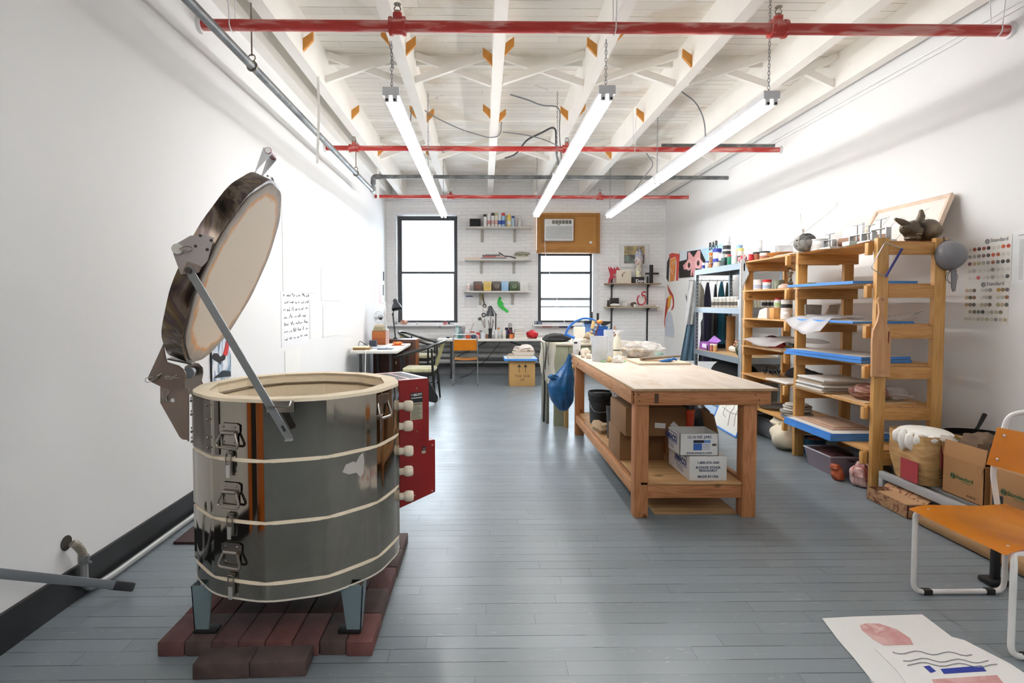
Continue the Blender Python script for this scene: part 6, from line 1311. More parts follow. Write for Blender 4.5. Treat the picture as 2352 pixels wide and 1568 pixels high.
dots = []; cols2 = [['#c2a68e', '#b8ab92', '#6e604e', None, '#cdccc6', '#b5b5b0', '#8f8e8b', None, '#b08a3e', '#8d7040', '#6f6062'], ['#b9a78c', '#54583a', '#7e543c', None, '#cfcec8', '#b4b4ae', '#84847c', None, '#cbc5b5', '#b9bab2', '#8d6247'], ['#a08a5e', '#74614f', '#534a45', None, '#b8b896', '#b0ab9b', '#7d6354', None, '#aaa27a', '#b7a78c', '#5c6156'], [None, '#a7a08d', '#746a5e', '#7f7c75', '#45494b', '#d4d2cb', '#aaa99d', '#b2b09a', '#7d7f6d'], ['#c0bfb6', '#bebdb5', '#cac8c2', '#adaba4', '#bfbdb6', '#aeb190', '#c6c3bc', '#8c8b8b', '#bcbab1', '#b3a183']]
for r_, cs in enumerate(cols2):
    for k, c in enumerate(cs):
        if c: dots.append((yA+.005-k*.0318 if r_ < 3 else yA+.005-k*.0345, 1.475-r_*.052, c))
chart('lower wall chart of beige and grey glaze samples', (3.95, 1.515), dots, 1.235, 1.532, 4.115, 3.755)
t = thing('price_list', 'plain white printed sheet on the wall at the right edge', 'poster', (XR, 3.6, 1.5)); part(t, 'sheet', G().box(XR-.0035, XR-.001, 3.40, 3.735, 1.51, 1.87), C('#e8eaec', .8)); part(t, 'heading_line', G().box(XR-.0042, XR-.0036, 3.5, 3.70, 1.835, 1.839), C('#55585c', .7))
g = G()
for k in range(34): g.box(XR-.0042, XR-.0036, 3.66, 3.69, 1.54+k*.008, 1.5425+k*.008); g.box(XR-.0042, XR-.0036, 3.5, 3.64-.01*(k % 3), 1.54+k*.008, 1.5425+k*.008)
part(t, 'printed_rows', g, C('#9b9ea2', .7), kind='stuff')
# ================================================================ back wall: bracket shelves
M_shw = C('#cfcbc4', .6); M_brkt = C('#a9a59b', .5)
SH = [(-.345, .945, 2.875, 'top'), (-.36, .93, 2.255, 'middle'), (-.385, .905, 1.64, 'lowest')]
for x0, x1, z, nm in SH:
    t = thing('wall_shelf', f'{nm} of three pale bracket shelves between the windows', 'shelf', ((x0+x1)/2, 10.85, z), 'bracket shelves between the windows')
    part(t, 'shelf_board', G().box(x0, x1, 10.72, 10.998, z-.03, z, .002), M_shw)
    for bx_ in (x0+.32, x1-.33):
        part(t, 'bracket', G().box(bx_-.027, bx_+.027, 10.98, 10.998, z-.27, z-.031).prism([(10.76, z-.031), (10.985, z-.031), (10.985, z-.25), (10.97, z-.25), (10.96, z-.06), (10.76, z-.045)], 'X', bx_-.022, bx_+.022), M_brkt)
def wj(name, lab, px, w, pyt, z, Y, body, lid=None, band=None, group=None, cat='can', lidh=.2):
    r = pxw(w, Y)/2; x = at(px, 600, Y).x; h = at(px, pyt, Y).z-z; b = h*(1-lidh) if lid else h
    t = thing(name, lab, cat, (x, Y, z), group)
    part(t, 'body', G().lathe([(0, 0), (r*.95, 0), (r, h*.03), (r, b*.93), (r*.9, b), (0, b)], (x, Y, z), 16), body)
    if lid: part(t, 'cap', G().lathe([(0, b+.0002), (r*.88, b+.0002), (r*.9, h-.004), (r*.75, h), (0, h)], (x, Y, z), 16), lid)
    if band: part(t, 'paper_label', G().lathe([(r*1.006, b*.25), (r*1.02, b*.25), (r*1.02, b*.6), (r*1.006, b*.6), (r*1.006, b*.25)], (x, Y, z), 16), band)
    return t
z = 2.8755; a, b = at(1079, 503, 10.84), at(1104, 514, 10.84)
single('black_case', 'black fabric covered case at the left of the top shelf', 'box', G().box(a.x, b.x, 10.78, 10.95, z, a.z, .01), C('#19191a', .8))
for px, w, pt, b_, l, bd, lab in ((1114, 8, 492, W_, DK, None, 'slim white spray can with black nozzle, leftmost'), (1123, 7, 490, W_, W_, C('#c98c8a', .5), 'white spray can with pink stripe'), (1132, 8, 489, W_, DK, C('#c9a7a4', .5), 'white spray can with black cap'), (1140, 8, 489, C('#dcdccf', .4), C('#b8b58c', .4), C('#c9a7a4', .5), 'spray can with olive cap'), (1148, 7, 490, W_, W_, C('#3f5fb0', .5), 'white can with small blue print'), (1156, 8, 489, C('#9fc3da', .4), RD, C('#3454a6', .5), 'spray can with bright red cap'), (1169, 9, 494, C('#e5cf7a', .4), C('#e8c53a', .4), W_, 'yellow capped spray can'), (1178, 7, 496, C('#b9cfdf', .4), C('#2a4f8f', .4), None, 'short spray can with dark blue cap'), (1185, 5, 497, C('#c7bcc0', .5), None, None, 'thin greyish pink tube'), (1193, 8, 503, C('#dcdcd6', .5), None, None, 'low white cylinder at the right end')):
    wj('spray_can', lab+' on the top shelf', px, w, pt, z, 10.84, b_, l, bd, 'spray cans on the top shelf')
z = 2.2555; random.seed(3)
books = [(1069, 1105, '#d8c3b5', 'pale pink magazine at the left'), (1105, 1163, '#8b8e96', 'grey book at the bottom of the stack'), (1163, 1215, '#dedbd5', 'white magazine at the right')]
for x0, x1, c, lab in books: single('magazine', lab+' on the middle shelf', 'book', G().box(at(x0, 600, 10.8).x, at(x1, 600, 10.8).x, 10.74, 10.96, z, z+.030, .001), C(c, .7), 'magazines on the middle shelf')
z2_ = z+.0305
for x0, x1, c, dz, lab in ((1110, 1138, '#b5655c', 0, 'red brown book second in the left stack'), (1139, 1165, '#c7a49c', 0, 'dusty pink book in the middle'), (1108, 1148, '#55565c', .0225, 'dark grey magazine on the red brown book'), (1115, 1150, '#a9abb0', .035, 'light grey magazine topmost of the left stack'), (1182, 1208, '#b8b8a6', 0, 'greenish paper bundle at the right')):
    single('magazine', lab+' on the middle shelf', 'book', G().box(at(x0, 600, 10.8).x, at(x1, 600, 10.8).x, 10.75, 10.94, z2_+dz*1.4, z2_+dz*1.4+(.0155 if dz else .031), .001), C(c, .7), 'magazines on the middle shelf')
single('crumpled_paper', 'crumpled greenish papers at the right of the middle shelf', 'paper', G().ball((at(1198, 600, 10.82).x, 10.84, z2_+.066), (.12, .07, .038), 20, .8, 3, flat=-.034), C('#a9a995', .9))
single('cable_bundle', 'dark bundled cables hanging over the middle magazines', 'cable', G().tube([at(1146, 580, 10.8), at(1158, 588, 10.76), at(1172, 589, 10.72), at(1185, 593, 10.72)], .012, 6), C('#3d3d42', .6))
z = 1.6405
for x0, x1, c, lab, spot in ((1071, 1080, '#dedcd9', 'small white box with red knot motif', '#c0392f'), (1087, 1108, '#57443a', 'brown and orange glazed box', '#c9502b'), (1110, 1129, '#cdb163', 'yellow box with a spiral', '#b39645'), (1130, 1150, '#4a4038', 'dark brown box with pale marks', '#c9c0b2'), (1151, 1168, '#93b6d6', 'light blue box', '#a9c6df'), (1170, 1191, '#3d5030', 'dark green box with white swirls', '#cfd2c0'), (1194, 1214, '#d8d8d4', 'white box with faint relief', '#c5c5c0')):
    a = at(x0, 646, 10.82); b = at(x1, 646, 10.82); t = thing('ceramic_box', lab+' on the lowest shelf', 'box', ((a.x+b.x)/2, 10.87, z), 'glazed ceramic boxes')
    zt = a.z if x0 > 1075 else a.z-.04
    part(t, 'box_body', G().box(a.x+.003, b.x-.003, 10.80, 10.95, z, zt, .012), C(c, .35))
    m = (a.x+b.x)/2; zc = (z+zt)/2; g = G()
    g.tube([(m+(.012+.004*q)*cos(q*.7)*.9, 10.799, zc+(.012+.004*q)*sin(q*.7)*.9) for q in range(11)], .0045, 5)
    part(t, 'glaze_motif', g, C(spot, .35))
# pinned paper, keys, green cut-out on the wall
t = thing('pinned_paper', 'white paper held by a strip of dark blue tape below the lowest shelf', 'paper', (0, 10.99, 1.3)); a, b = at(1066, 673, 10.99), at(1096, 705, 10.99)
part(t, 'sheet', G().box(a.x, b.x, 10.992, 10.997, b.z, a.z), C('#dcdcdc', .8)); a, b = at(1070, 679, 10.99), at(1086, 681.5, 10.99); part(t, 'tape', G().box(a.x, b.x, 10.988, 10.9915, b.z, a.z), C('#3b3c7d', .5))
gun = [(1147, 681), (1152, 684), (1150, 690), (1155, 694), (1157, 699), (1154, 701), (1168, 714), (1166, 719), (1152, 709), (1145, 702), (1142, 695), (1144, 688)]
single('green_toy_gun', 'bright green toy pistol shape hanging on the back wall', 'toy', G().slab([at(x, y, 10.975) for x, y in gun], (0, .022, 0)), C('#22b03a', .5))
t = thing('key_bunch', 'brass and dark keys hanging from the left shelf bracket', 'keys', at(1110, 690, 10.96))
for k, (x0, y0, x1, y1) in enumerate(((1109, 674, 1106, 688), (1109, 676, 1111, 692), (1110, 688, 1113, 700))): part(t, 'key', G().tube([at(x0, y0, 10.95), at(x1, y1, 10.95)], .012, 6), C(['#a98f4e', '#6e6652', '#4f4b46'][k], .4, .5))
for px, py, r, c, lab in ((1113, 702, .03, '#3b3a38', 'round dark tape'), (1115, 709, .05, '#d9d3cb', 'white tape roll'), (1111, 723, .035, '#232323', 'black clip'), (1102, 732, .02, '#2d2c2b', 'tiny black hook')):
    p = at(px, py, 10.985); single('hanging_item', f'{lab} hung on the wall above the brushes', 'tool', G().tube([p+Vector((r*cos(q*pi/6), 0, r*sin(q*pi/6))) for q in range(12)], .009, 6, closed=True), C(c, .5), 'small things hung on the back wall')
# ---------------------------------------------------------------- right shelves on black standards
M_blk = C('#1d1d1f', .45)
for x0, x1, z, nm, c in ((2.385, 3.45, 1.79, 'upper', '#9c8266'), (2.375, 3.43, 1.33, 'lower', '#b8a589')):
    t = thing('standard_shelf', f'{nm} wooden shelf on black metal standards right of the window', 'shelf', ((x0+x1)/2, 10.85, z), 'shelves on black standards')
    part(t, 'shelf_board', G().box(x0, x1, 10.74, 10.985, z-.02, z, .002), C(c, .6, var=.1))
    for bx_ in (2.545, 3.26): part(t, 'bracket', G().prism([(10.80, z-.0205), (10.978, z-.0205), (10.978, z-.10)], 'X', bx_-.006, bx_+.006), M_blk)
for bx_, nm in ((2.545, 'left'), (3.26, 'right')):
    t = thing('shelf_standard', f'{nm} black slotted shelf standard on the back wall', 'bracket', (bx_, 10.99, .55), 'black shelf standards')
    part(t, 'rail', G().box(bx_-.015, bx_+.015, 10.986, 10.999, .55, 1.93), M_blk); part(t, 'slots', (lambda g: [g.box(bx_-.003, bx_+.003, 10.985, 10.9865, .6+.05*k, .62+.05*k) for k in range(26)] and g)(G()), C('#77787a', .5), kind='stuff')
z = 1.7905; Ys = 10.84
bird = [(1397, 650), (1399, 640), (1402, 634), (1401, 628), (1399, 622), (1397, 612), (1403, 618), (1402, 611), (1409, 619), (1411, 613), (1414, 619), (1418, 612), (1425, 620), (1417, 621), (1414, 628), (1408, 631), (1415, 637), (1408, 639), (1404, 642), (1401, 650)]
single('red_bird_cutout', 'jagged red cut-out bird standing on the upper shelf', 'sculpture', G().slab([at(x, y, Ys) for x, y in bird], (0, .02, 0)), C('#b02a3b', .5))
t = thing('cream_canvas', 'small cream canvas with a red and black mark on the upper shelf', 'picture', at(1433, 647, Ys)); a, b = at(1416, 620, Ys-.03), at(1450, 647, Ys-.03)
part(t, 'canvas', G().box(a.x, b.x, Ys-.03, Ys-.01, z, a.z, .002), C('#d6cdbb', .8)); part(t, 'painted_mark', G().tube([at(1428, 634, Ys-.032), at(1430, 628, Ys-.032), at(1436, 625, Ys-.032)], .006, 5), C('#8c2d25', .6)); part(t, 'painted_mark', G().tube([at(1431, 630, Ys-.032), at(1430, 636, Ys-.032)], .005, 5), C('#2a211e', .6))
t = thing('lettered_box', 'black box with white hand-painted letters on the upper shelf', 'box', at(1467, 646, Ys)); a, b = at(1453, 636, Ys-.03), at(1480, 646, Ys-.03)
part(t, 'box_body', G().box(a.x, b.x, Ys-.03, Ys+.06, z, a.z, .003), C('#19191b', .5)); text(t, 'Dove', Vector((a.x+.06, Ys-.0312, z+.015)), .09, (1, 0, 0), (0, 0, 1), W_, bold=.002)
t = thing('figure_sculpture', 'tall multicoloured standing figure on the lettered box', 'sculpture', at(1468, 630, Ys)); zb3 = a.z+.0005; px0 = at(1467, 630, Ys)
x_ = px0.x; Hs = at(1467, 567, Ys).z-zb3
for nm, z0, z1, r0, r1, c in (('lower_body', 0, .3, .05, .06, '#d9d49a'), ('hips', .3, .45, .06, .075, '#a8894a'), ('torso', .45, .62, .07, .085, '#b98a94'), ('chest', .62, .86, .08, .06, '#4a66b0'), ('head', .86, 1, .05, .035, '#5d4d42')):
    part(t, nm, G().lathe([(0, z0*Hs), (r0, z0*Hs), ((r0+r1)*.54, (z0+z1)/2*Hs), (r1, z1*Hs), (0, z1*Hs)], (x_, Ys+.01, zb3), 12), patchy('fig_'+nm, [(.4, c), (.55, '#d8d4cf'), (.66, '#3c3a48')], 22, .4))
t = thing('black_cross', 'plain black cross standing on the upper shelf', 'cross', at(1496, 640, Ys)); a, b = at(1493, 608, Ys), at(1500, 640, Ys); 
part(t, 'upright', G().box(a.x, b.x, Ys, Ys+.04, z, a.z, .002), M_black); a2, b2 = at(1483, 626, Ys), at(1514, 630, Ys); part(t, 'cross_arm', G().box(a2.x, a.x-.0003, Ys+.005, Ys+.035, b2.z, a2.z, .002).box(b.x+.0003, b2.x, Ys+.005, Ys+.035, b2.z, a2.z, .002), M_black)
t = thing('framed_picture', 'white framed landscape print hanging above the upper shelf', 'picture', (2.98, 10.98, 2.3)); a, b = at(1423, 561, 10.97), at(1492, 614, 10.97)
part(t, 'frame', frame_g(a.x, b.x, b.z, a.z, .022, 10.965, 10.998), C('#dcdcda', .5)); part(t, 'mat', G().box(a.x+.02, b.x-.02, 10.985, 10.99, b.z+.02, a.z-.02), C('#e4e4e2', .8)); a, b = at(1434, 565, 10.98), at(1480, 605, 10.98)
part(t, 'print', G().box(a.x, b.x, 10.981, 10.984, (a.z+b.z)/2+.001, a.z), patchy('hazy_sky', [(.35, '#6e6a62'), (.5, '#b7a273'), (.65, '#cdb87f')], 4, .7), 'amber hazy upper half'); part(t, 'print', G().box(a.x, b.x, 10.981, 10.984, b.z, (a.z+b.z)/2), patchy('dark_field', [(.4, '#4a4a42'), (.55, '#78766c'), (.65, '#7f9a90')], 6, .7), 'dark lower half')
z = 1.3305
single('dark_figurine', 'small dark brown upright figurine at the left of the lower shelf', 'sculpture', G().lathe([(0, 0), (.022, 0), (.026, .05), (.018, .09), (.024, .12), (0, .135)], (at(1397, 690, Ys).x, Ys, z), 12), C('#3a2d26', .6))
a, b = at(1403, 684, Ys), at(1422, 697, Ys); single('black_box', 'black box with a white mark on the lower shelf', 'box', G().box(a.x, b.x, Ys+.02, Ys+.12, z, a.z, .003), C('#141518', .5))
single('white_shoe', 'white shoe shaped ceramic in front of the black box', 'sculpture', G().ball((at(1411, 695, Ys).x, Ys-.05, z+.035), (.095, .035, .03), 18, .2, 3, flat=-.034), C('#dcd6cf', .5))
for px, w_, c, lab in ((1437, .06, '#cfcdc8', 'white ceramic fragment with black strokes'), (1455, .055, '#54443a', 'brown curled ceramic piece'), (1456, .03, '#e2d9d2', 'small pink white knob')):
    f_ = (c == '#e2d9d2'); single('ceramic_piece', lab+' on the lower shelf', 'sculpture', G().ball((at(px, 690, Ys).x, Ys-(.09 if f_ else 0), z+w_*.8), (w_, w_*.5, w_*(.9 if not f_ else 1)), 14, .3, px % 7, flat=-w_*.79), C(c, .5))
single('red_loop_sculpture', 'red looped rope-like sculpture on the lower shelf', 'sculpture', G().tube(fillet([at(x, y, Ys) for x, y in ((1468, 678), (1464, 684), (1464, 692), (1467, 699), (1476, 700), (1482, 694), (1483, 684), (1480, 677), (1475, 680), (1474, 673), (1480, 669), (1484, 672))], .04), .014, 8), C('#b03540', .5))
single('folded_paper', 'pale folded paper shapes at the right of the lower shelf', 'paper', G().ball((at(1494, 697, Ys).x, Ys, z+.025), (.1, .04, .028), 14, .4, 9, flat=-.024), C('#d4cfc8', .8))
# ---------------------------------------------------------------- sill things
zs = .9845
single('conch_shell', 'pink and cream conch shell on the left window sill', 'shell', G().ball((at(928, 748, 10.93).x, 10.93, zs+.045), (.08, .05, .045), 20, .2, 4, flat=-.044).ball((at(924, 745, 10.93).x, 10.94, zs+.06), (.035, .035, .04), 12, .2, 5), patchy('shell', [(.4, '#a8705c'), (.55, '#e0b7a2'), (.65, '#efe3d8')], 7, .4))
single('grey_cone', 'small grey stone at the left end of the left sill', 'stone', G().lathe([(0, 0), (.03, 0), (.018, .05), (0, .07)], (at(910, 750, 10.93).x, 10.93, zs), 12), C('#8a8a8c', .7))
for nm, lab, x0, x1, yt, c in (('brown_box', 'small orange brown box on the left sill', 954, 963, 748, '#a8673c'), ('dark_tin', 'dark tin beside the brown box on the sill', 964, 971, 746, '#4a4a50'), ('pink_box', 'long pale pink box on the left sill', 972, 1002, 745, '#dcbdb9'), ('tiny_box', 'tiny dark thing between pink box and red bottle', 1008, 1012, 751, '#6a6a80')):
    single(nm, lab, 'box', G().box(at(x0, 700, 10.92).x, at(x1, 700, 10.92).x, 10.90, 10.97, zs, at(x0, yt, 10.92).z, .003), C(c, .6))
wj('glass_jar', 'clear jar with white lid behind the brown box', 958, 8, 740, zs, 11.02, film('gl1', '#cfd8da', .6), W_, cat='jar'); wj('red_bottle', 'red bottle with black cap on the left sill', 1022, 9, 737, zs, 10.93, C('#a8242c', .35), DK, C('#d9a7a2', .5), cat='bottle')
wj('thin_bottle', 'thin dark bottle right of the red one', 1031, 4, 737, zs, 10.95, C('#38404a', .4), cat='bottle'); wj('drinking_glass', 'clear glass at the right end of the left sill', 1038, 9, 742, zs, 10.93, film('gl2', '#c9dcdc', .5), cat='glass')
t = thing('blue_tile', 'blue grey marbled tile leaning on the right sill', 'tile', at(1236, 756, 10.9)); a, b = at(1228, 738, 10.9), at(1244, 756, 10.9); part(t, 'tile', G().box(a.x, b.x, 10.9, 10.915, zs, a.z), patchy('marbled', [(.4, '#3a4656'), (.55, '#8093a8'), (.65, '#c5ced6')], 12, .3)); part(t, 'frame', frame_g(a.x-.006, b.x+.006, zs, a.z+.006, .006, 10.897, 10.918), C('#3b4450', .5))
for nm, lab, x0, x1, yt, c, Yq in (('red_book', 'red book lying on the right sill', 1246, 1268, 751, '#a53a30', 10.9), ('white_book', 'white book on top behind the red one', 1249, 1262, 747, '#d9d7d4', 10.99), ('wooden_ruler', 'tan ruler and papers on the right sill', 1268, 1283, 750, '#b3a284', 10.92), ('purple_box', 'dark violet flat box on the right sill', 1285, 1320, 752, '#3d3c66', 10.92)):
    single(nm, lab, 'book' if 'book' in nm else 'box', G().box(at(x0, 700, Yq).x, at(x1, 700, Yq).x, Yq-.01, Yq+.07, zs, at(x0, yt, Yq).z, .002), C(c, .6))
# ================================================================ long desk under the windows
DZ = .74; M_desk = C('#dcdad4', .5); M_dleg = C('#3b3d40', .4, .4)
t = thing('folding_table', 'long white folding table under the windows', 'table', (.4, 10.5, 0))
part(t, 'tabletop', G().box(-.86, 1.75, 10.22, 10.82, DZ-.045, DZ, .01), M_desk)
for x, y in ((-.6, 10.26), (-.6, 10.8), (1.4, 10.26), (1.4, 10.8)): part(t, 'leg', G().box(x-.018, x+.018, y-.015, y+.015, 0, DZ-.046), M_dleg)
part(t, 'brace', G().tube([(.05, 10.3, DZ-.06), (-.6, 10.3, .35)], .012, 6), M_dleg); part(t, 'brace', G().tube([(.5, 10.3, DZ-.06), (1.35, 10.3, .40)], .012, 6), M_dleg); part(t, 'floor_bar', G().box(-.6, 1.4, 10.5, 10.53, .30, .335), M_dleg)
single('power_cable', 'thin black cord hanging below the desk top', 'cord', G().tube(fillet([(.30, 10.21, DZ-.05), (.28, 10.2, DZ-.1), (.0, 10.22, .3), (-.3, 10.3, .05), (-.45, 10.35, .006)], .1), .006, 6), M_black)
DZ += .0005
Yd = 10.42
DJ = [('teal_dish', 'teal bowl at the left of the desk', 1057, 12, 764, Yd, '#3f6f72', None, 'bowl'), ('orange_jar', 'red orange jar behind the orange chair', 1075, 11, 763, Yd-.05, '#c4492f', '#dcd8d6', 'jar'), ('grey_can', 'grey and pink can at the desk back', 1064, 10, 751, 10.7, '#9a9298', None, 'can'), ('aqua_jar', 'pale aqua glass jar at the left of the desk', 1050, 9, 747, 10.66, '#c4dcda', '#8fb3b0', 'jar'),
      ('white_jar', 'white jar with pink band behind the orange jar', 1072, 10, 754, 10.6, '#e3dbdc', '#e7e5e5', 'jar'), ('white_cup', 'pale blue white cup right of the orange chair', 1109, 10, 764, Yd-.04, '#d7dee4', None, 'cup'), ('brush_can', 'white can holding thin brushes', 1115, 10, 754, 10.62, '#dfe3de', None, 'can'),
      ('white_jar', 'white jar with dark print right of the lamp', 1139, 10, 757, Yd, '#dcdcde', '#e6e6ea', 'jar'), ('white_jar', 'small grey and white striped jar', 1149, 9, 767, Yd-.06, '#a9a9a5', '#e1e1de', 'jar'), ('white_jar', 'cream jar with black dot near the orange-lidded jar', 1158, 10, 758, Yd, '#dedbd0', '#e6e4dc', 'jar'),
      ('purple_jar', 'dark violet jar with black lid at the back', 1164, 9, 752, 10.64, '#3c3360', '#1e1e22', 'jar'), ('maroon_jar', 'maroon jar beside the violet one', 1173, 9, 752, 10.64, '#5e1f2e', '#1e1e22', 'jar'), ('orange_jar', 'orange jar with black lid near the books', 1175, 12, 764, Yd-.05, '#c97440', '#2a2422', 'jar')]
DJ += [('clear_jar', 'clear greyish jar left of the brush can', 1104, 8, 758, 10.58, '#b9bfc2', '#8f9294', 'jar'), ('pink_pot', 'low pink pot in front of the white roll', 1097, 9, 769, 10.36, '#cf9a96', None, 'pot'), ('white_jar', 'squat white jar with red band behind the chair', 1085, 11, 761, 10.52, '#e2dddb', '#b94a42', 'jar'), ('brown_pot', 'small brown pot left of the brush holder', 1119, 7, 767, 10.36, '#7b5a45', None, 'pot'),
       ('glue_bottle', 'white glue bottle with orange tip behind the striped jar', 1145, 6, 752, 10.6, '#e1e1dd', '#d98a3c', 'bottle'), ('black_pot', 'black ink pot between the cream jar and orange jar', 1166, 7, 768, 10.36, '#222226', None, 'pot'), ('blue_cup', 'pale blue cup behind the aqua jar', 1058, 8, 755, 10.74, '#8ea9bf', None, 'cup'), ('grey_pot', 'short grey pot at the desk edge by the lamp', 1133, 7, 769, 10.34, '#8d8d8f', None, 'pot')]
for nm, lab, px, w, pt, Yq, c, lc, cat in DJ: wj(nm, lab, px, w, pt, DZ, Yq, C(c, .4), C(lc, .4) if lc else None, cat=cat, group='jars and pots on the long desk')
t0 = [q for q in sc.objects if q.name.startswith('maroon_jar')][0]; x_ = at(1172, 700, 10.64).x; zc = at(1173, 752, 10.64).z+.0005
wj('glass_jar', 'small clear jar standing on the maroon jar', 1172, 9, 742, zc, 10.64, film('gl3', '#c3c7c8', .6), C('#9fa2a3', .4), cat='jar')
single('white_roll', 'white paper towel roll lying at the desk back', 'roll', G().cyl((at(1088, 760, 10.7).x, 10.7, DZ+.05), (at(1103, 760, 10.7).x, 10.7, DZ+.05), .045), W_); single('blue_lump', 'dark blue crumpled glove on the desk', 'glove', G().ball((at(1089, 772, Yd).x, Yd-.05, DZ+.03), (.06, .05, .035), 16, .4, 3, flat=-.029), C('#33445e', .8)); single('red_box', 'small red and white box on the desk', 'box', G().box(at(1093, 760, 10.52).x, at(1102, 760, 10.52).x, 10.5, 10.56, DZ, at(1093, 763, 10.52).z, .002), C('#b5383a', .5))
single('dark_dish', 'small dark dish at the left end of the desk', 'dish', G().lathe([(0, 0), (.025, 0), (.04, .025), (.036, .025), (0, .006)], (at(1029, 770, 10.5).x, 10.5, DZ), 16), C('#3b3f46', .4))
t = thing('brush_holder', 'black cup full of long paint brushes beside the lamp', 'cup', (at(1126, 770, Yd).x, Yd-.06, DZ)); bx_ = at(1126, 770, Yd-.06).x
part(t, 'cup', G().lathe([(0, 0), (.026, 0), (.035, .19), (.03, .19), (.02, .01), (0, .01)], (bx_, Yd-.06, DZ), 16), C('#2b2a2d', .4))
for k, (dx, hh) in enumerate(((-.03, .34), (-.008, .30), (.012, .40), (.045, .36), (.06, .33))): single('paint_brush', f'long dark brush in the black cup, {["leftmost", "second", "middle tallest", "fourth", "rightmost"][k]}', 'brush', G().tube([(bx_+dx*.2, Yd-.06, DZ+.012), (bx_+dx, Yd-.05, DZ+hh-.03), (bx_+dx*1.06, Yd-.05, DZ+hh)], [.004, .005, .008], 6), C(['#2e2522', '#3e2d26', '#29211f', '#342a2c', '#56463a'][k], .5), 'brushes in the black cup')
bx_ = at(1115, 760, 10.62).x
for k, (dx, hh) in enumerate(((-.09, .36), (-.04, .30), (-.015, .33))): single('thin_brush', f'thin tan stick in the white can, {["left leaning", "middle", "upright"][k]}', 'brush', G().tube([(bx_+dx*.3, 10.62, DZ+.19), (bx_+dx, 10.62, DZ+hh+.03)], [.004, .006], 6), C('#6f5a48', .5), 'sticks in the white can')
single('bone_folder', 'pale wooden stick leaning up from the white jar', 'tool', G().tube([at(1079, 765, 10.55), at(1088, 741, 10.55)], .007, 6), C('#b5a89c', .5))
# books + red bag
for k in range(5): single('sketchbook', f'white paged book, {["lowest", "second", "third", "fourth", "topmost"][k]} of the pile by the red bag', 'book', G().box(at(1181+k*.6, 770, 10.3).x, at(1212-k*1.6, 770, 10.3).x, 10.30, 10.58, DZ+.0335*k, DZ+.0335*k+.0315, .003), C(['#d5cfc6', '#dcd8d2', '#d8cfc2', '#dfdcd6', '#cfc5bb'][k], .7), 'pile of white books')
single('red_bag', 'bright red cloth bag slumped on the book pile', 'bag', G().ball((at(1216, 768, 10.25).x+.06, 10.42, DZ+.075), (.12, .13, .075), 20, .25, 5, flat=-.074), C('#c0161e', .6)); single('paper_pile', 'loose white papers right of the red bag', 'paper', G().box(at(1226, 770, 10.3).x+.06, 1.3, 10.3, 10.6, DZ, DZ+.02), C('#d9d7d2', .8))
# desk lamps
def lamp(lab, base, j1, j2, hd, c, shade_r, shade_h, aim, clampm=True):
    m = C(c, .35); t = thing('desk_lamp', lab, 'lamp', base, 'desk lamps'); part(t, 'base', G().lathe([(0, 0), (.035, 0), (.035, .015), (.02, .03), (0, .03)], base, 16), m)
    part(t, 'lower_arm', G().tube([Vector(base)+Vector((0, 0, .02)), j1], .012, 8), m); part(t, 'upper_arm', G().tube([j1, j2], .009, 8), m); part(t, 'joint', G().ball(j1, .02, 10), m)
    d = Vector(aim).normalized(); M = Matrix.Translation(hd) @ d.to_track_quat('Z', 'Y').to_matrix().to_4x4()
    sh = part(t, 'lamp_shade', G().lathe([(.018, 0), (.038, .02), (.042, shade_h*.4), (shade_r*.75, shade_h*.6), (shade_r, shade_h), (shade_r*.97, shade_h), (shade_r*.7, shade_h*.6), (.036, shade_h*.4), (0, .02)], n=24, M=M), m); part(sh, 'bulb', G().ball(M @ Vector((0, 0, shade_h*.7)), .028, 12), W_)
    part(t, 'head_joint', G().tube([j2, Vector(hd)+d*.02], .009, 6), m)
B = at(1138, 758, 10.6); lamp('dark grey desk lamp on the long desk between the windows', (B.x, 10.6, DZ), at(1139, 722, 10.6), at(1128, 703, 10.6), at(1126, 702, 10.6), '#3a3c42', .085, .2, (-.02, 0, -1))
# ---------------------------------------------------------------- left wall desk with cabinet
t = thing('folding_table', 'small white folding table against the left wall', 'table', (-1.5, 8.3, 0)); LZ = .74
part(t, 'tabletop', G().box(-1.84, -1.19, 7.64, 9.1, LZ-.045, LZ, .012), M_desk)
for x, y in ((-1.72, 7.75), (-1.3, 7.75), (-1.72, 9.0), (-1.3, 9.0)): part(t, 'leg', G().tube([(x, y, 0), (x, y, LZ-.046)], .02, 8), M_dleg)
M_cab = wood('walnut_cabinet', '#4a2413', '#38190d', 'X', .4, 8, knots=False); M_cabs = C('#8a4f26', .4, var=.1)
t = thing('cabinet', 'dark brown wooden cabinet behind the small white table', 'cabinet', (-1.5, 9.7, 0))
part(t, 'cabinet_body', G().box(-1.82, -1.12, 9.13, 9.50, .02, .80, .004), M_cab); part(t, 'side_panel', G().box(-1.119, -1.105, 9.13, 9.50, .02, .80), M_cabs)
for x0, x1 in ((-1.79, -1.49), (-1.47, -1.17)): d_ = part(t, 'cabinet_door', G().box(x0, x1, 9.115, 9.129, .06, .66, .003), M_cab); part(d_, 'door_handle', G().ball((x1-.03 if x0 < -1.6 else x0+.03, 9.11, .42), (.01, .01, .03), 10), C('#c9b98c', .3, .8))
part(t, 'drawer', G().box(-1.79, -1.17, 9.115, 9.129, .68, .785, .003), M_cab)
LZ += .0005
t = thing('wooden_chest', 'small brown wooden drawer box on the white table by the wall', 'box', (-1.66, 8.85, LZ)); c0 = at(854, 757, 8.75)
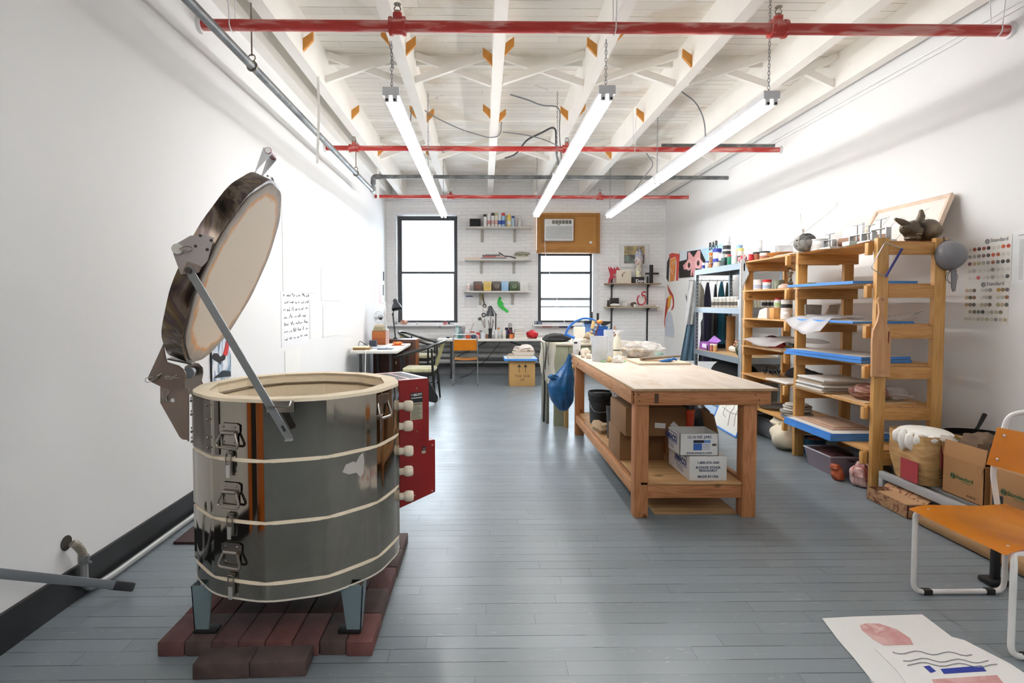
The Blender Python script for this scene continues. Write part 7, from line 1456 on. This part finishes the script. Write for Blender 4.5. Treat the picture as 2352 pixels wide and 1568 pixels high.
part(t, 'chest_body', G().box(-1.76, -1.545, 8.75, 9.06, LZ, .955, .003), C('#8f4a1e', .4)); part(t, 'drawer_front', G().box(-1.75, -1.555, 8.742, 8.749, LZ+.1, .945, .002), C('#a05a28', .4)); part(t, 'drawer_front', G().box(-1.75, -1.555, 8.742, 8.749, LZ+.01, LZ+.09, .002), C('#8a461c', .4)); part(t, 'side_panel', G().box(-1.544, -1.54, 8.75, 9.06, LZ, .955), C('#caa79d', .4))
for k, c in enumerate(('#8b866a', '#a29a78', '#8f8a76', '#b5a990', '#c4b9a2')): single('small_book', f'{["lowest", "second", "third", "fourth", "topmost"][k]} small book stacked on the wooden chest', 'book', G().box(-1.75+.008*k, -1.58-.006*k, 8.77, 8.98, .9555+k*.0205, .9555+k*.0205+.0195, .002), C(c, .7), 'small books on the chest')
ft = .9555+5*.0205
t = thing('desk_fan', 'small white and brown desk fan on the book stack', 'fan', (-1.66, 8.85, ft)); fc = Vector((-1.67, 8.82, ft+.115))
part(t, 'stand', G().tube([(-1.655, 8.85, ft), (-1.655, 8.85, ft+.05)], [.03, .015], 10), M_white); M = Matrix.Translation(fc) @ Vector((-.55, -.8, .05)).to_track_quat('Z', 'Y').to_matrix().to_4x4()
cg = part(t, 'fan_cage', G().tube([M @ Vector((.095*cos(q*pi/12), .095*sin(q*pi/12), 0)) for q in range(24)], .004, 5, closed=True).tube([M @ Vector((.06*cos(q*pi/12), .06*sin(q*pi/12), .04)) for q in range(24)], .0025, 5, closed=True), C('#b9bdc0', .4))
for k in range(12): a = k*pi/6; part(cg, 'cage_wire', G().tube([M @ Vector((.095*cos(a), .095*sin(a), 0)), M @ Vector((.06*cos(a), .06*sin(a), .04)), M @ Vector((0, 0, .048))], .002, 4), C('#9fa3a6', .4))
part(t, 'motor', G().ball(M @ Vector((0, 0, -.05)), (.045, .045, .045), 14), C('#2f1a15', .4)); part(t, 'fan_blade', G().tube([M @ Vector((-.08, 0, 0)), M @ Vector((.08, 0, 0))], [.002, .002], 4).ball(M @ Vector((.04, .02, 0)), (.035, .02, .02), 10).ball(M @ Vector((-.04, -.02, 0)), (.035, .02, .02), 10), C('#c6cbcf', .4))
lamp('white desk lamp on the chest at the left wall', (-1.575, 9.02, .9555), (-1.60, 9.0, 1.23), (-1.60, 8.95, 1.40), (-1.58, 8.93, 1.42), '#e1e3e2', .10, .13, (-.55, 0, -.85))
lamp('black desk lamp standing behind the small white table', (-1.48, 9.32, .8005), (-1.52, 9.32, 1.21), (-1.49, 9.32, 1.36), (-1.485, 9.32, 1.47), '#2b2d33', .09, .18, (.25, -.3, -1))
LT = [('radio', 'dark blue grey box radio with cable on the small white table', 'box', -1.70, -1.60, 8.25, 8.36, .10, '#2c3240'), ('envelope_stack', 'stack of cream envelopes on a brown box at the table corner', 'paper', -1.82, -1.60, 7.72, 7.95, .03, '#8e6a3c'), ('laptop', 'thin grey laptop lying on the small white table', 'laptop', -1.67, -1.42, 7.95, 8.3, .01, '#b9bfcc'), ('dark_folder', 'dark blue folder near the table edge', 'folder', -1.50, -1.29, 7.80, 8.02, .008, '#3d4a5e'), ('orange_folder', 'orange folder at the far edge of the small table', 'folder', -1.42, -1.22, 8.55, 8.75, .01, '#c25e2c')]
for nm, lab, cat, x0, x1, y0, y1, h, c in LT: single(nm, lab, cat, G().box(x0, x1, y0, y1, LZ, LZ+h, .002), C(c, .5))
single('envelope', 'cream papers lying on the brown box at the table corner', 'paper', G().box(-1.83, -1.62, 7.71, 7.94, LZ+.031, LZ+.042), C('#d5c9a6', .8)); single('orange_papers', 'crumpled orange and white papers on the orange folder', 'paper', G().ball((-1.34, 8.65, LZ+.03), (.07, .06, .025), 16, .5, 6, flat=-.019), C('#dd8a4b', .8))
single('black_cable', 'black cable curling beside the radio', 'cable', G().tube(fillet([(-1.72, 8.3, LZ+.008), (-1.78, 8.25, LZ+.06), (-1.83, 8.2, LZ+.1), (-1.84, 8.15, LZ+.03), (-1.75, 8.1, LZ+.008), (-1.66, 8.2, LZ+.008)], .03), .005, 6), M_black)
single('extension_cable', 'white cord hanging in front of the small white table', 'cord', G().tube(fillet([(-1.62, 7.7, LZ+.0068), (-1.62, 7.628, LZ-.01), (-1.63, 7.62, .4), (-1.6, 7.62, .02)], .03), .006, 6), W_)
# ================================================================ chairs at the back
M_lac = patchy('worn_black_lacquer', [(.3, '#141312'), (.68, '#1d1b19'), (.74, '#7a5f45')], 12, .3, detail=8); M_up = C('#b9b592', .95, var=.2, vs=20, bump=.3, bs=60, sheen=.3)
t = bpy.data.objects.new('armchair', None); sc.collection.objects.link(t); _org[t] = Vector((0, 0, 0)); ac = t
tag(t, 'black bentwood armchair with worn beige seat facing left, nearer of two', 'chair', 'black bentwood armchairs')
hw = .26
part(t, 'seat', G().box(-.25, .2, -.235, .235, .415, .475, .025), M_up); part(t, 'seat_frame', G().box(-.245, .2, -.235, .235, .37, .414, .005), M_lac)
for s in (-1, 1):
    part(t, 'leg', G().tube([(-.23, s*.235, 0), (-.235, s*.245, .45), (-.24, s*.27, .655)], [.014, .018, .014], 8), M_lac)
    part(t, 'leg', G().tube([(.24, s*.21, 0), (.205, s*.225, .40), (.19, s*.24, .765)], [.014, .019, .014], 8), M_lac)
    part(t, 'stretcher', G().tube([(-.23, s*.237, .20), (.225, s*.215, .22)], .010, 6), M_lac)
part(t, 'stretcher', G().tube([(.2, -.21, .24), (.2, .21, .24)], .010, 6), M_lac)
hoop = fillet([(-.34, -.29, .635), (-.2, -.295, .67), (.10, -.28, .755), (.30, -.20, .83), (.36, 0, .85), (.30, .20, .83), (.10, .28, .755), (-.2, .295, .67), (-.34, .29, .635)], .16, 4)
part(t, 'arm_hoop', G().tube(hoop, .019, 8), M_lac)
part(t, 'backrest', G().sheet(lambda u, v: Vector((.215+.10*v+.03*sin(pi*u)*1, -.17+.34*u, .50+.33*v)), 8, 6, .035), M_up)
ac.location = (-.90, 8.0, 0); ac.rotation_euler = (0, 0, radians(-4))
dup(ac, loc=(-1.16, 9.88, 0), rz=radians(172), label='black bentwood armchair facing the long desk, farther of two').scale = (1, 1, 1.05)
# bag hanging off the near armchair
single('black_jacket', 'black bag hanging behind the kiln control box at the near armchair', 'bag', G().slab([at(983, 872, 7.55), at(988, 880, 7.55), at(1006, 912, 7.55), at(1005, 922, 7.55), at(1000, 925, 7.55), at(980, 921, 7.55), at(960, 900, 7.55)], (0, .04, 0)), M_black)
M_chr = C('#b5b9bb', .25, .85); M_or = patchy('orange_ply', [(.35, '#c98018'), (.6, '#d89022'), (.75, '#e3a030')], 2.2, .32, 0, 4, .8, (1, 4, 1))
t = bpy.data.objects.new('desk_chair', None); sc.collection.objects.link(t); _org[t] = Vector((0, 0, 0)); tag(t, 'orange plywood chair with chrome tube frame at the long desk', 'chair')
for s in (-1, 1):
    fr = part(t, 'side_frame', G().tube(fillet([(s*.20, .42, .44), (s*.21, .40, .015), (s*.21, 0, .015), (s*.205, .02, .45), (s*.20, -.0, .80)], .04), .010, 8), M_chr)
part(t, 'back_frame', G().tube(fillet([(-.20, 0, .79), (-.20, -.0, .875), (.20, -.0, .875), (.20, 0, .79)], .05), .010, 8), M_chr)
part(t, 'backrest', G().sheet(lambda u, v: Vector((-.195+.39*u, .012+.03*sin(pi*u), .605+.18*v)), 10, 2, .010), M_or); part(t, 'seat', G().sheet(lambda u, v: Vector((-.19+.38*u, .03+.38*v, .452-.012*sin(pi*u)+.01*v)), 8, 4, .010), M_or)
t.location = (-.305, 9.24, 0)
# card box and blue edged table to its right
t, X = carton('cardboard_box', 'tan cardboard box marked THIS SIDE UP on the floor by the desk', .436, .866, 9.27, 9.65, 0.001, .434, C('#b8925c', .8), None)
text(t, 'THIS SIDE', (.651, 9.2685, .155), .06, (1, 0, 0), (0, 0, 1), C('#3a2d22', .7), align='CENTER'); text(t, 'UP', (.651, 9.2685, .09), .06, (1, 0, 0), (0, 0, 1), C('#3a2d22', .7), align='CENTER')
for x in (.60, .705): part(t, 'arrow', G().bar((x, 9.268, .23), (x, 9.268, .34), .008, .002, (0, 1, 0)).slab([(x-.03, 9.267, .325), (x+.03, 9.267, .325), (x, 9.267, .375)], (0, .0015, 0)), C('#3a2d22', .7))
wareboard('blue edged board lying on the THIS SIDE UP box', .345, .90, 9.2, 9.75, .4365, .035, top=C('#cfe0ee', .6), group='boards with blue taped edges'); random.seed(9)
for k in range(5): single('paper_stack', f'{["lowest", "second", "third", "fourth", "topmost"][k]} of the loose paper piles on the blue edged board', 'paper', G().box(.40+.03*k+random.uniform(-.03, .03), .80+.015*k, 9.26, 9.6-.02*k, .4725+k*.0205, .4725+k*.0205+.0195, .001), C(['#cfc6b6', '#dcd6cb', '#b9a78e', '#d8d2ca', '#c9bcae'][k], .8), 'paper piles on the board')
single('crumpled_paper', 'crumpled pale paper on top of the piles by the green table', 'paper', G().ball((.70, 9.45, .62), (.16, .12, .06), 20, .45, 8, flat=-.044), C('#d6cdc6', .85, bump=.4))
# ================================================================ papers on the walls
def wallpt(px, py): return atx(px, py, XL+.003)
M_pap = C('#e7e7e4', .85, var=.01)
sheets = [((650, 470), (725, 520), (725, 640), (650, 668), 'large blank paper sheet high on the left wall behind the kiln lid'), ((738, 585), (785, 600), (785, 690), (738, 690), 'blank paper sheet pinned in the middle of the left wall'), ((742, 700), (780, 698), (780, 762), (742, 775), 'curled blank paper low on the left wall'), ((712, 690), (733, 690), (733, 770), (712, 778), 'narrow blank paper beside the handwritten sheet'), ((655, 806), (690, 800), (690, 866), (655, 870), 'blank paper below the handwritten sheet')]
for a, b, c, d, lab in sheets:
    P_ = [wallpt(*q) for q in (a, b, c, d)]; y0, y1 = min(p.y for p in P_), max(p.y for p in P_); z1 = P_[0].z; z0 = P_[3].z
    single('wall_paper', lab, 'paper', G().box(XL+.0015, XL+.006, y0, y1, z0, z1), C('#e9e9e5', .85, var=.01), 'blank papers pinned to the left wall')
P_ = [wallpt(*q) for q in ((645, 672), (708, 668), (708, 785), (645, 800))]
t = thing('handwritten_sheet', 'large paper sheet covered in black handwriting on the left wall', 'paper', (XL, 5.6, .97)); part(t, 'sheet', G().box(XL+.001, XL+.004, P_[0].y, P_[1].y, .965, 1.50), C('#e6e7ea', .85, var=.01))
random.seed(4)
for r_ in range(7):
    g = G(); y = P_[0].y+.04+random.random()*.05; zz = 1.455-r_*.070
    while y < P_[1].y-.07:
        pts = []; y_ = y; L_ = random.uniform(.05, .13)
        for j in range(int(L_/.008)): pts.append(Vector((XL+.0052, y_+random.uniform(-.003, .003), zz+random.uniform(-.011, .011)+(.022 if random.random() < .12 else 0)+.012*(y_-5.2)))); y_ += .008
        g.tube(pts, .0016, 4); y += L_+random.uniform(.015, .05)
        if y > P_[1].y-.04: break
    part(t, 'handwriting', g, C('#3a3b40', .8), kind='stuff')
t = thing('ink_poster', 'glossy poster with dripping black shape and red strip behind the kiln', 'poster', (XL, 4.0, .85)); Y0_, Y1_ = 3.88, 4.17
part(t, 'print', G().box(XL+.001, XL+.012, Y0_, Y1_, .83, 1.28), patchy('blue_white_ink', [(.4, '#6f87a0'), (.5, '#c6d3e2'), (.6, '#eef0f4')], 6, .25, stretch=(1, 3, 1))); part(t, 'print_border', G().box(XL+.001, XL+.013, Y0_-.006, Y0_-.0002, .83, 1.28), C('#15161a', .4))
W_p = lambda x, y: atx(x, y, XL+.013)
part(t, 'ink_shape', G().slab([W_p(*q) for q in ((484, 821), (491, 811), (499, 811), (504, 817), (507, 819), (514, 812), (518, 818), (516, 826), (508, 830), (506, 838), (503, 832), (494, 828), (488, 823))], (.002, 0, 0)), C('#150808', .3)); part(t, 'ink_shape', G().slab([W_p(*q) for q in ((491, 868), (497, 862), (503, 858), (508, 852), (514, 850), (529, 852), (530, 864))], (.002, 0, 0)), C('#1d2a33', .4))
part(t, 'red_strip', G().slab([W_p(*q) for q in ((521, 776), (527, 785), (522, 812), (520, 817), (511, 814), (514, 808), (519, 785))], (.004, 0, 0)), C('#c4160f', .4))
t = thing('black_marker_drawing', 'small drawings with black bars pinned near the back left corner', 'picture', (XL, 10.5, 1.5))
for z0, z1, y0, y1, c in ((1.83, 2.0, 10.55, 10.66, '#242428'), (1.55, 1.75, 10.52, 10.60, '#242428'), (1.4, 1.74, 10.12, 10.38, '#e7c8c6')): part(t, 'drawn_bar' if c[1] == '2' else 'pink_sheet', G().box(XL+.003, XL+.006, y0, y1, z0, z1), C(c, .8))
part(t, 'sheet', G().box(XL+.001, XL+.0028, 9.7, 10.9, 1.28, 2.06), M_pap)
# art on the right wall near the corner
XA = XR-.006
def ap(x, y, d=0): return atx(x, y, XA-d)
t = thing('wall_drawing', 'large white paper with red and grey figure and black claw mark on right wall', 'drawing', (XR, 9.9, .7)); part(t, 'sheet', G().slab([atx(x, y, XR-.003) for x, y in ((1529, 650), (1596, 640), (1596, 800), (1529, 786))], (-.002, 0, 0)), M_pap)
SC = lambda k: (k[0]*110/704+1515, k[1]*245/1568+555)
def stroke(par, nm, pts, col, d): return part(par, nm, G().slab([ap(*SC(q), d) for q in pts], (-.0012, 0, 0)), col)
stroke(t, 'red_stroke', [(115, 620), (150, 700), (200, 780), (215, 860), (212, 960), (180, 1010), (170, 1000), (195, 930), (188, 830), (150, 780), (125, 710)], C('#b5463c', .8), .001); stroke(t, 'red_stroke', [(105, 830), (130, 820), (135, 920), (110, 1040), (85, 1130), (75, 1270), (68, 1200), (80, 1010)], C('#b8443a', .8), .001)
stroke(t, 'yellow_stroke', [(130, 800), (170, 785), (188, 810), (165, 850), (150, 960), (125, 1000), (118, 930)], C('#dba537', .8), .002); stroke(t, 'grey_stroke', [(115, 1040), (160, 1020), (180, 1090), (215, 1290), (210, 1410), (150, 1400), (80, 1380), (90, 1150)], C('#c3cad4', .8), .0015)
stroke(t, 'black_stroke', [(445, 690), (485, 690), (480, 800), (520, 795), (450, 890), (440, 920), (445, 1000), (428, 1050), (432, 940), (395, 880), (380, 760), (430, 880)], C('#2a292b', .8), .001)
t = thing('wall_drawing', 'orange and red face drawing with black edge on right wall', 'drawing', (XR, 10.4, 1.85)); stroke(t, 'sheet', [(100, 170), (300, 160), (280, 580), (95, 590)], M_pap, -.0035)
stroke(t, 'black_edge', [(110, 300), (150, 210), (140, 400), (130, 590), (100, 540)], C('#2a292b', .8), .001); stroke(t, 'red_field', [(140, 190), (180, 165), (290, 180), (295, 220), (270, 570), (240, 575), (250, 300), (235, 220), (150, 250)], C('#c9493f', .8), .0005); stroke(t, 'orange_field', [(150, 260), (235, 225), (235, 400), (215, 575), (150, 585), (155, 420)], C('#d98a47', .8), .001)
for pl in ([(180, 330), (220, 280), (225, 310), (190, 340)], [(165, 390), (190, 480), (215, 400)]): part(t, 'pale_line', G().tube([ap(*SC(q), .004) for q in pl], .006, 4), C('#f0e0cf', .8))
t = thing('wall_drawing', 'pink owl-like face on a black ground on right wall', 'drawing', (XR, 9.6, 1.85)); stroke(t, 'sheet', [(290, 150), (660, 60), (660, 420), (280, 545)], C('#dfe9f0', .8), -.0035)
stroke(t, 'black_ground', [(290, 290), (400, 260), (405, 145), (600, 115), (680, 290), (620, 400), (500, 440), (500, 515), (330, 530), (285, 535)], C('#231d1c', .85), .0005)
stroke(t, 'pink_face', [(420, 250), (415, 160), (440, 150), (500, 230), (560, 130), (600, 130), (600, 250), (660, 330), (600, 400), (530, 390), (510, 500), (490, 500), (490, 400), (470, 505), (455, 500), (460, 400), (360, 410), (345, 350), (400, 290)], C('#dfa3a4', .85), .0022)
for c_ in ((432, 345), (567, 315)): p = ap(*SC(c_), .005); part(t, 'pale_ring', G().tube([p+Vector((.001, .11*cos(q*pi/8), .085*sin(q*pi/8))) for q in range(16)], .009, 5, closed=True), C('#f1d0cd', .85)); part(t, 'dark_eye', G().ball(p, (.002, .055, .045), 14), C('#30211f', .8))
t = thing('sign', 'pale blue sheet hand-lettered BAR above the metal rack', 'sign', (XR, 8.4, 2.2)); P0_, P1_ = atx(1620, 600, XR-.003), atx(1690, 560, XR-.003)
part(t, 'sheet', G().slab([atx(x, y, XR-.003) for x, y in ((1604, 575), (1668, 556), (1668, 600), (1604, 610))], (-.002, 0, 0)), C('#b5d9ea', .8)); a = atx(1628, 575, XR-.006)
text(t, 'BAR', a, .17, (0, -1, .03), (0, 0, 1), C('#232830', .7), bold=.003, wscale=1.1)
# ================================================================ left foreground: conduit, pole
t = thing('conduit', 'grey electrical conduit bending down and running along the baseboard', 'pipe', (-1.85, 3, 0)); M_cd = C('#9b9d9c', .4, .4)
part(t, 'pipe', G().tube(fillet([(-1.86, 2.56, .19), (-1.86, 2.56, .035), (-1.852, 2.72, .024), (-1.852, 9.5, .024)], .12, 8), .0165, 10), M_cd)
fl = [(-1.878, 2.52, .285), (-1.868, 2.525, .275), (-1.86, 2.545, .24), (-1.86, 2.56, .20)]
for i in range(11):
    u = i/10; A = Vector(fl[0]).lerp(Vector(fl[1]), min(1, u*3)) if u < .33 else Vector(fl[1]).lerp(Vector(fl[2]), (u-.33)*3) if u < .66 else Vector(fl[2]).lerp(Vector(fl[3]), (u-.66)*3)
    B_ = A+(Vector((.3, .3, -1)).normalized())*.005; part(t, 'flex_ring', G().cyl(A, B_, .019, n=12), C('#b0a89c', .35, .6))
part(t, 'flex_hose', G().tube(fl, .0155, 10), C('#8f887c', .4, .5)); part(t, 'coupling', G().cyl((-1.86, 2.56, .17), (-1.86, 2.56, .205), .023).cyl((-1.835, 2.56, .175), (-1.825, 2.56, .175), .006), C('#8a8d8e', .35, .7)); part(t, 'wall_hole', G().cyl((XL+.0005, 2.515, .285), (XL+.003, 2.515, .285), .034, n=14), C('#3b3530', .9))
pA, pB = Vector((-1.668, 2.60, .035)), Vector((-1.855, 1.86, .49))
t = thing('grey_pole', 'grey square metal pole with black rubber foot leaning from the left edge', 'pole', pA); dd = (pB-pA).normalized()
part(t, 'tube', G().bar(pA+dd*.12, pB, .036, .036, bev=.003), C('#70747a', .45)); part(t, 'rubber_foot', G().bar(pA, pA+dd*.125, .041, .041, bev=.008), C('#25262a', .6))
single('clipboard', 'dark board with red cover lying on the floor behind the kiln', 'board', G().slab([atz(398, 1249, .002), atz(470, 1249, .002), atz(470, 1200, .002), atz(440, 1215, .002)], (0, 0, .012)), C('#3a1f20', .5))
# ================================================================ right foreground: orange chair and papers
M_tubew = C('#dcdcda', .3, .0, coat=.3); M_seat = patchy('varnished_orange_ply', [(.3, '#cc7d12'), (.5, '#e0921f'), (.7, '#eda838')], 1.6, .25, 0, 5, 1.2, (1.2, .5, 1))
t = thing('orange_chair', 'school chair with orange plywood seat and white tube frame at the right edge', 'chair', (2.24, 2.31, 0)); r = .0115
for s, y in ((1, 2.545), (-1, 2.06)):
    yi = y-s*.02
    fr = part(t, 'side_frame', G().tube(fillet([(2.30, yi, .415), (2.05, yi, .408), (2.035, y, .385), (2.035, y, .012), (2.47, y, .012), (2.455, yi, .40)], .05, 6), r, 10), M_tubew)
    for x in (2.10, 2.40): part(fr, 'foot_glide', G().box(x-.02, x+.02, y-.014, y+.014, .0, .026, .003), M_black)
bt = fillet([(2.46, 2.525, .39), (2.41, 2.525, .41), (2.375, 2.525, .60), (2.435, 2.52, .86), (2.47, 2.44, .895), (2.47, 2.16, .895), (2.435, 2.08, .86), (2.375, 2.08, .60), (2.41, 2.08, .41), (2.46, 2.08, .39)], .05, 6)
part(t, 'back_frame', G().tube(bt, r, 10), M_tubew)
part(t, 'seat', G().sheet(lambda u, v: Vector((2.0+.43*u, 2.06+.485*v+(.03 if v < .5 else -.03)*u*abs(v-.5)*2, .432-.022*(max(0, 1-u*4))**2-.012*sin(pi*u)*sin(pi*v)+.012*max(0, u-.75)*4)), 20, 12, .010), M_seat)
part(t, 'backrest', G().sheet(lambda u, v: Vector((2.35+.045*v+.035*sin(pi*u), 2.075+.455*u, .625+.175*v)), 12, 6, .010), M_seat)
for x, y, z in ((2.06, 2.5, .424), (2.06, 2.11, .424), (2.38, 2.49, .432), (2.38, 2.12, .432)): part(t, 'rivet', G().ball((x, y, z+.001), (.007, .007, .002), 10), C('#d5d3cf', .3, .7))
for y, z in ((2.49, .77), (2.49, .66), (2.12, .77), (2.12, .66)): part(t, 'rivet', G().ball((2.347+.045*(z-.625)/.175+.008, y, z), (.002, .008, .006), 10), C('#d5d3cf', .3, .7))
# papers on the floor
def fp_(x, y, z=.003): return atz(x, y, z)
t = thing('floor_drawing', 'large white paper with pink patch lying on the floor at lower right', 'drawing', (1.75, 2.25, 0), 'drawings on the floor')
part(t, 'sheet', G().slab([fp_(*q) for q in ((1888, 1420), (1960, 1416), (2118, 1411), (2150, 1435), (2188, 1464), (2352, 1556), (2352, 1600), (2040, 1600), (2000, 1560), (1960, 1510), (1925, 1470))], (0, 0, .0012)), C('#dadad8', .85, var=.02))
part(t, 'pink_patch', G().slab([fp_(*q, .0045) for q in ((1975, 1435), (1990, 1431), (2020, 1432), (2060, 1445), (2090, 1465), (2098, 1480), (2030, 1482), (2005, 1468), (1978, 1445))], (0, 0, .0006)), patchy('pink_chalk', [(.35, '#c9a5a3'), (.55, '#b98785'), (.7, '#d8c1be')], 9, .9))
t = thing('floor_drawing', 'white drawing with wavy grey lines and blue tape lying over the pink one', 'drawing', (1.9, 2.05, 0), 'drawings on the floor')
part(t, 'sheet', G().slab([fp_(*q, .006) for q in ((2010, 1490), (2090, 1484), (2188, 1463), (2215, 1470), (2320, 1524), (2352, 1545), (2352, 1620), (2120, 1620), (2060, 1540))], (0, 0, .0012)), C('#dedddb', .85, var=.02))
for k, (y0, x0, x1) in enumerate(((1497, 2050, 2232), (1514, 2075, 2270), (1524, 2085, 2290))):
    part(t, 'grey_line', G().tube([fp_(x0+(x1-x0)*j/14, y0+4*sin(j*1.1+k)+j*.35, .0085) for j in range(15)], .0022, 4), C('#8b8c91', .8))
part(t, 'blue_tape', G().slab([fp_(*q, .0078) for q in ((2160, 1536), (2255, 1528), (2266, 1541), (2168, 1547))], (0, 0, .0006)), C('#20348f', .6)); part(t, 'blue_tape', G().slab([fp_(*q, .0078) for q in ((2121, 1530), (2135, 1528), (2150, 1541), (2138, 1545))], (0, 0, .0006)), C('#20348f', .6))
part(t, 'pink_patch', G().slab([fp_(*q, .0078) for q in ((2140, 1560), (2290, 1550), (2330, 1600), (2160, 1600))], (0, 0, .0006)), bpy.data.materials['pink_chalk'])
single('torn_paper', 'torn white paper strip at the left edge of the floor drawings', 'paper', G().slab([fp_(*q, .001) for q in ((1925, 1463), (1940, 1466), (1975, 1500), (2040, 1590), (2020, 1600), (1990, 1545), (1948, 1486))], (0, 0, .0008)), C('#d5d5d3', .85))
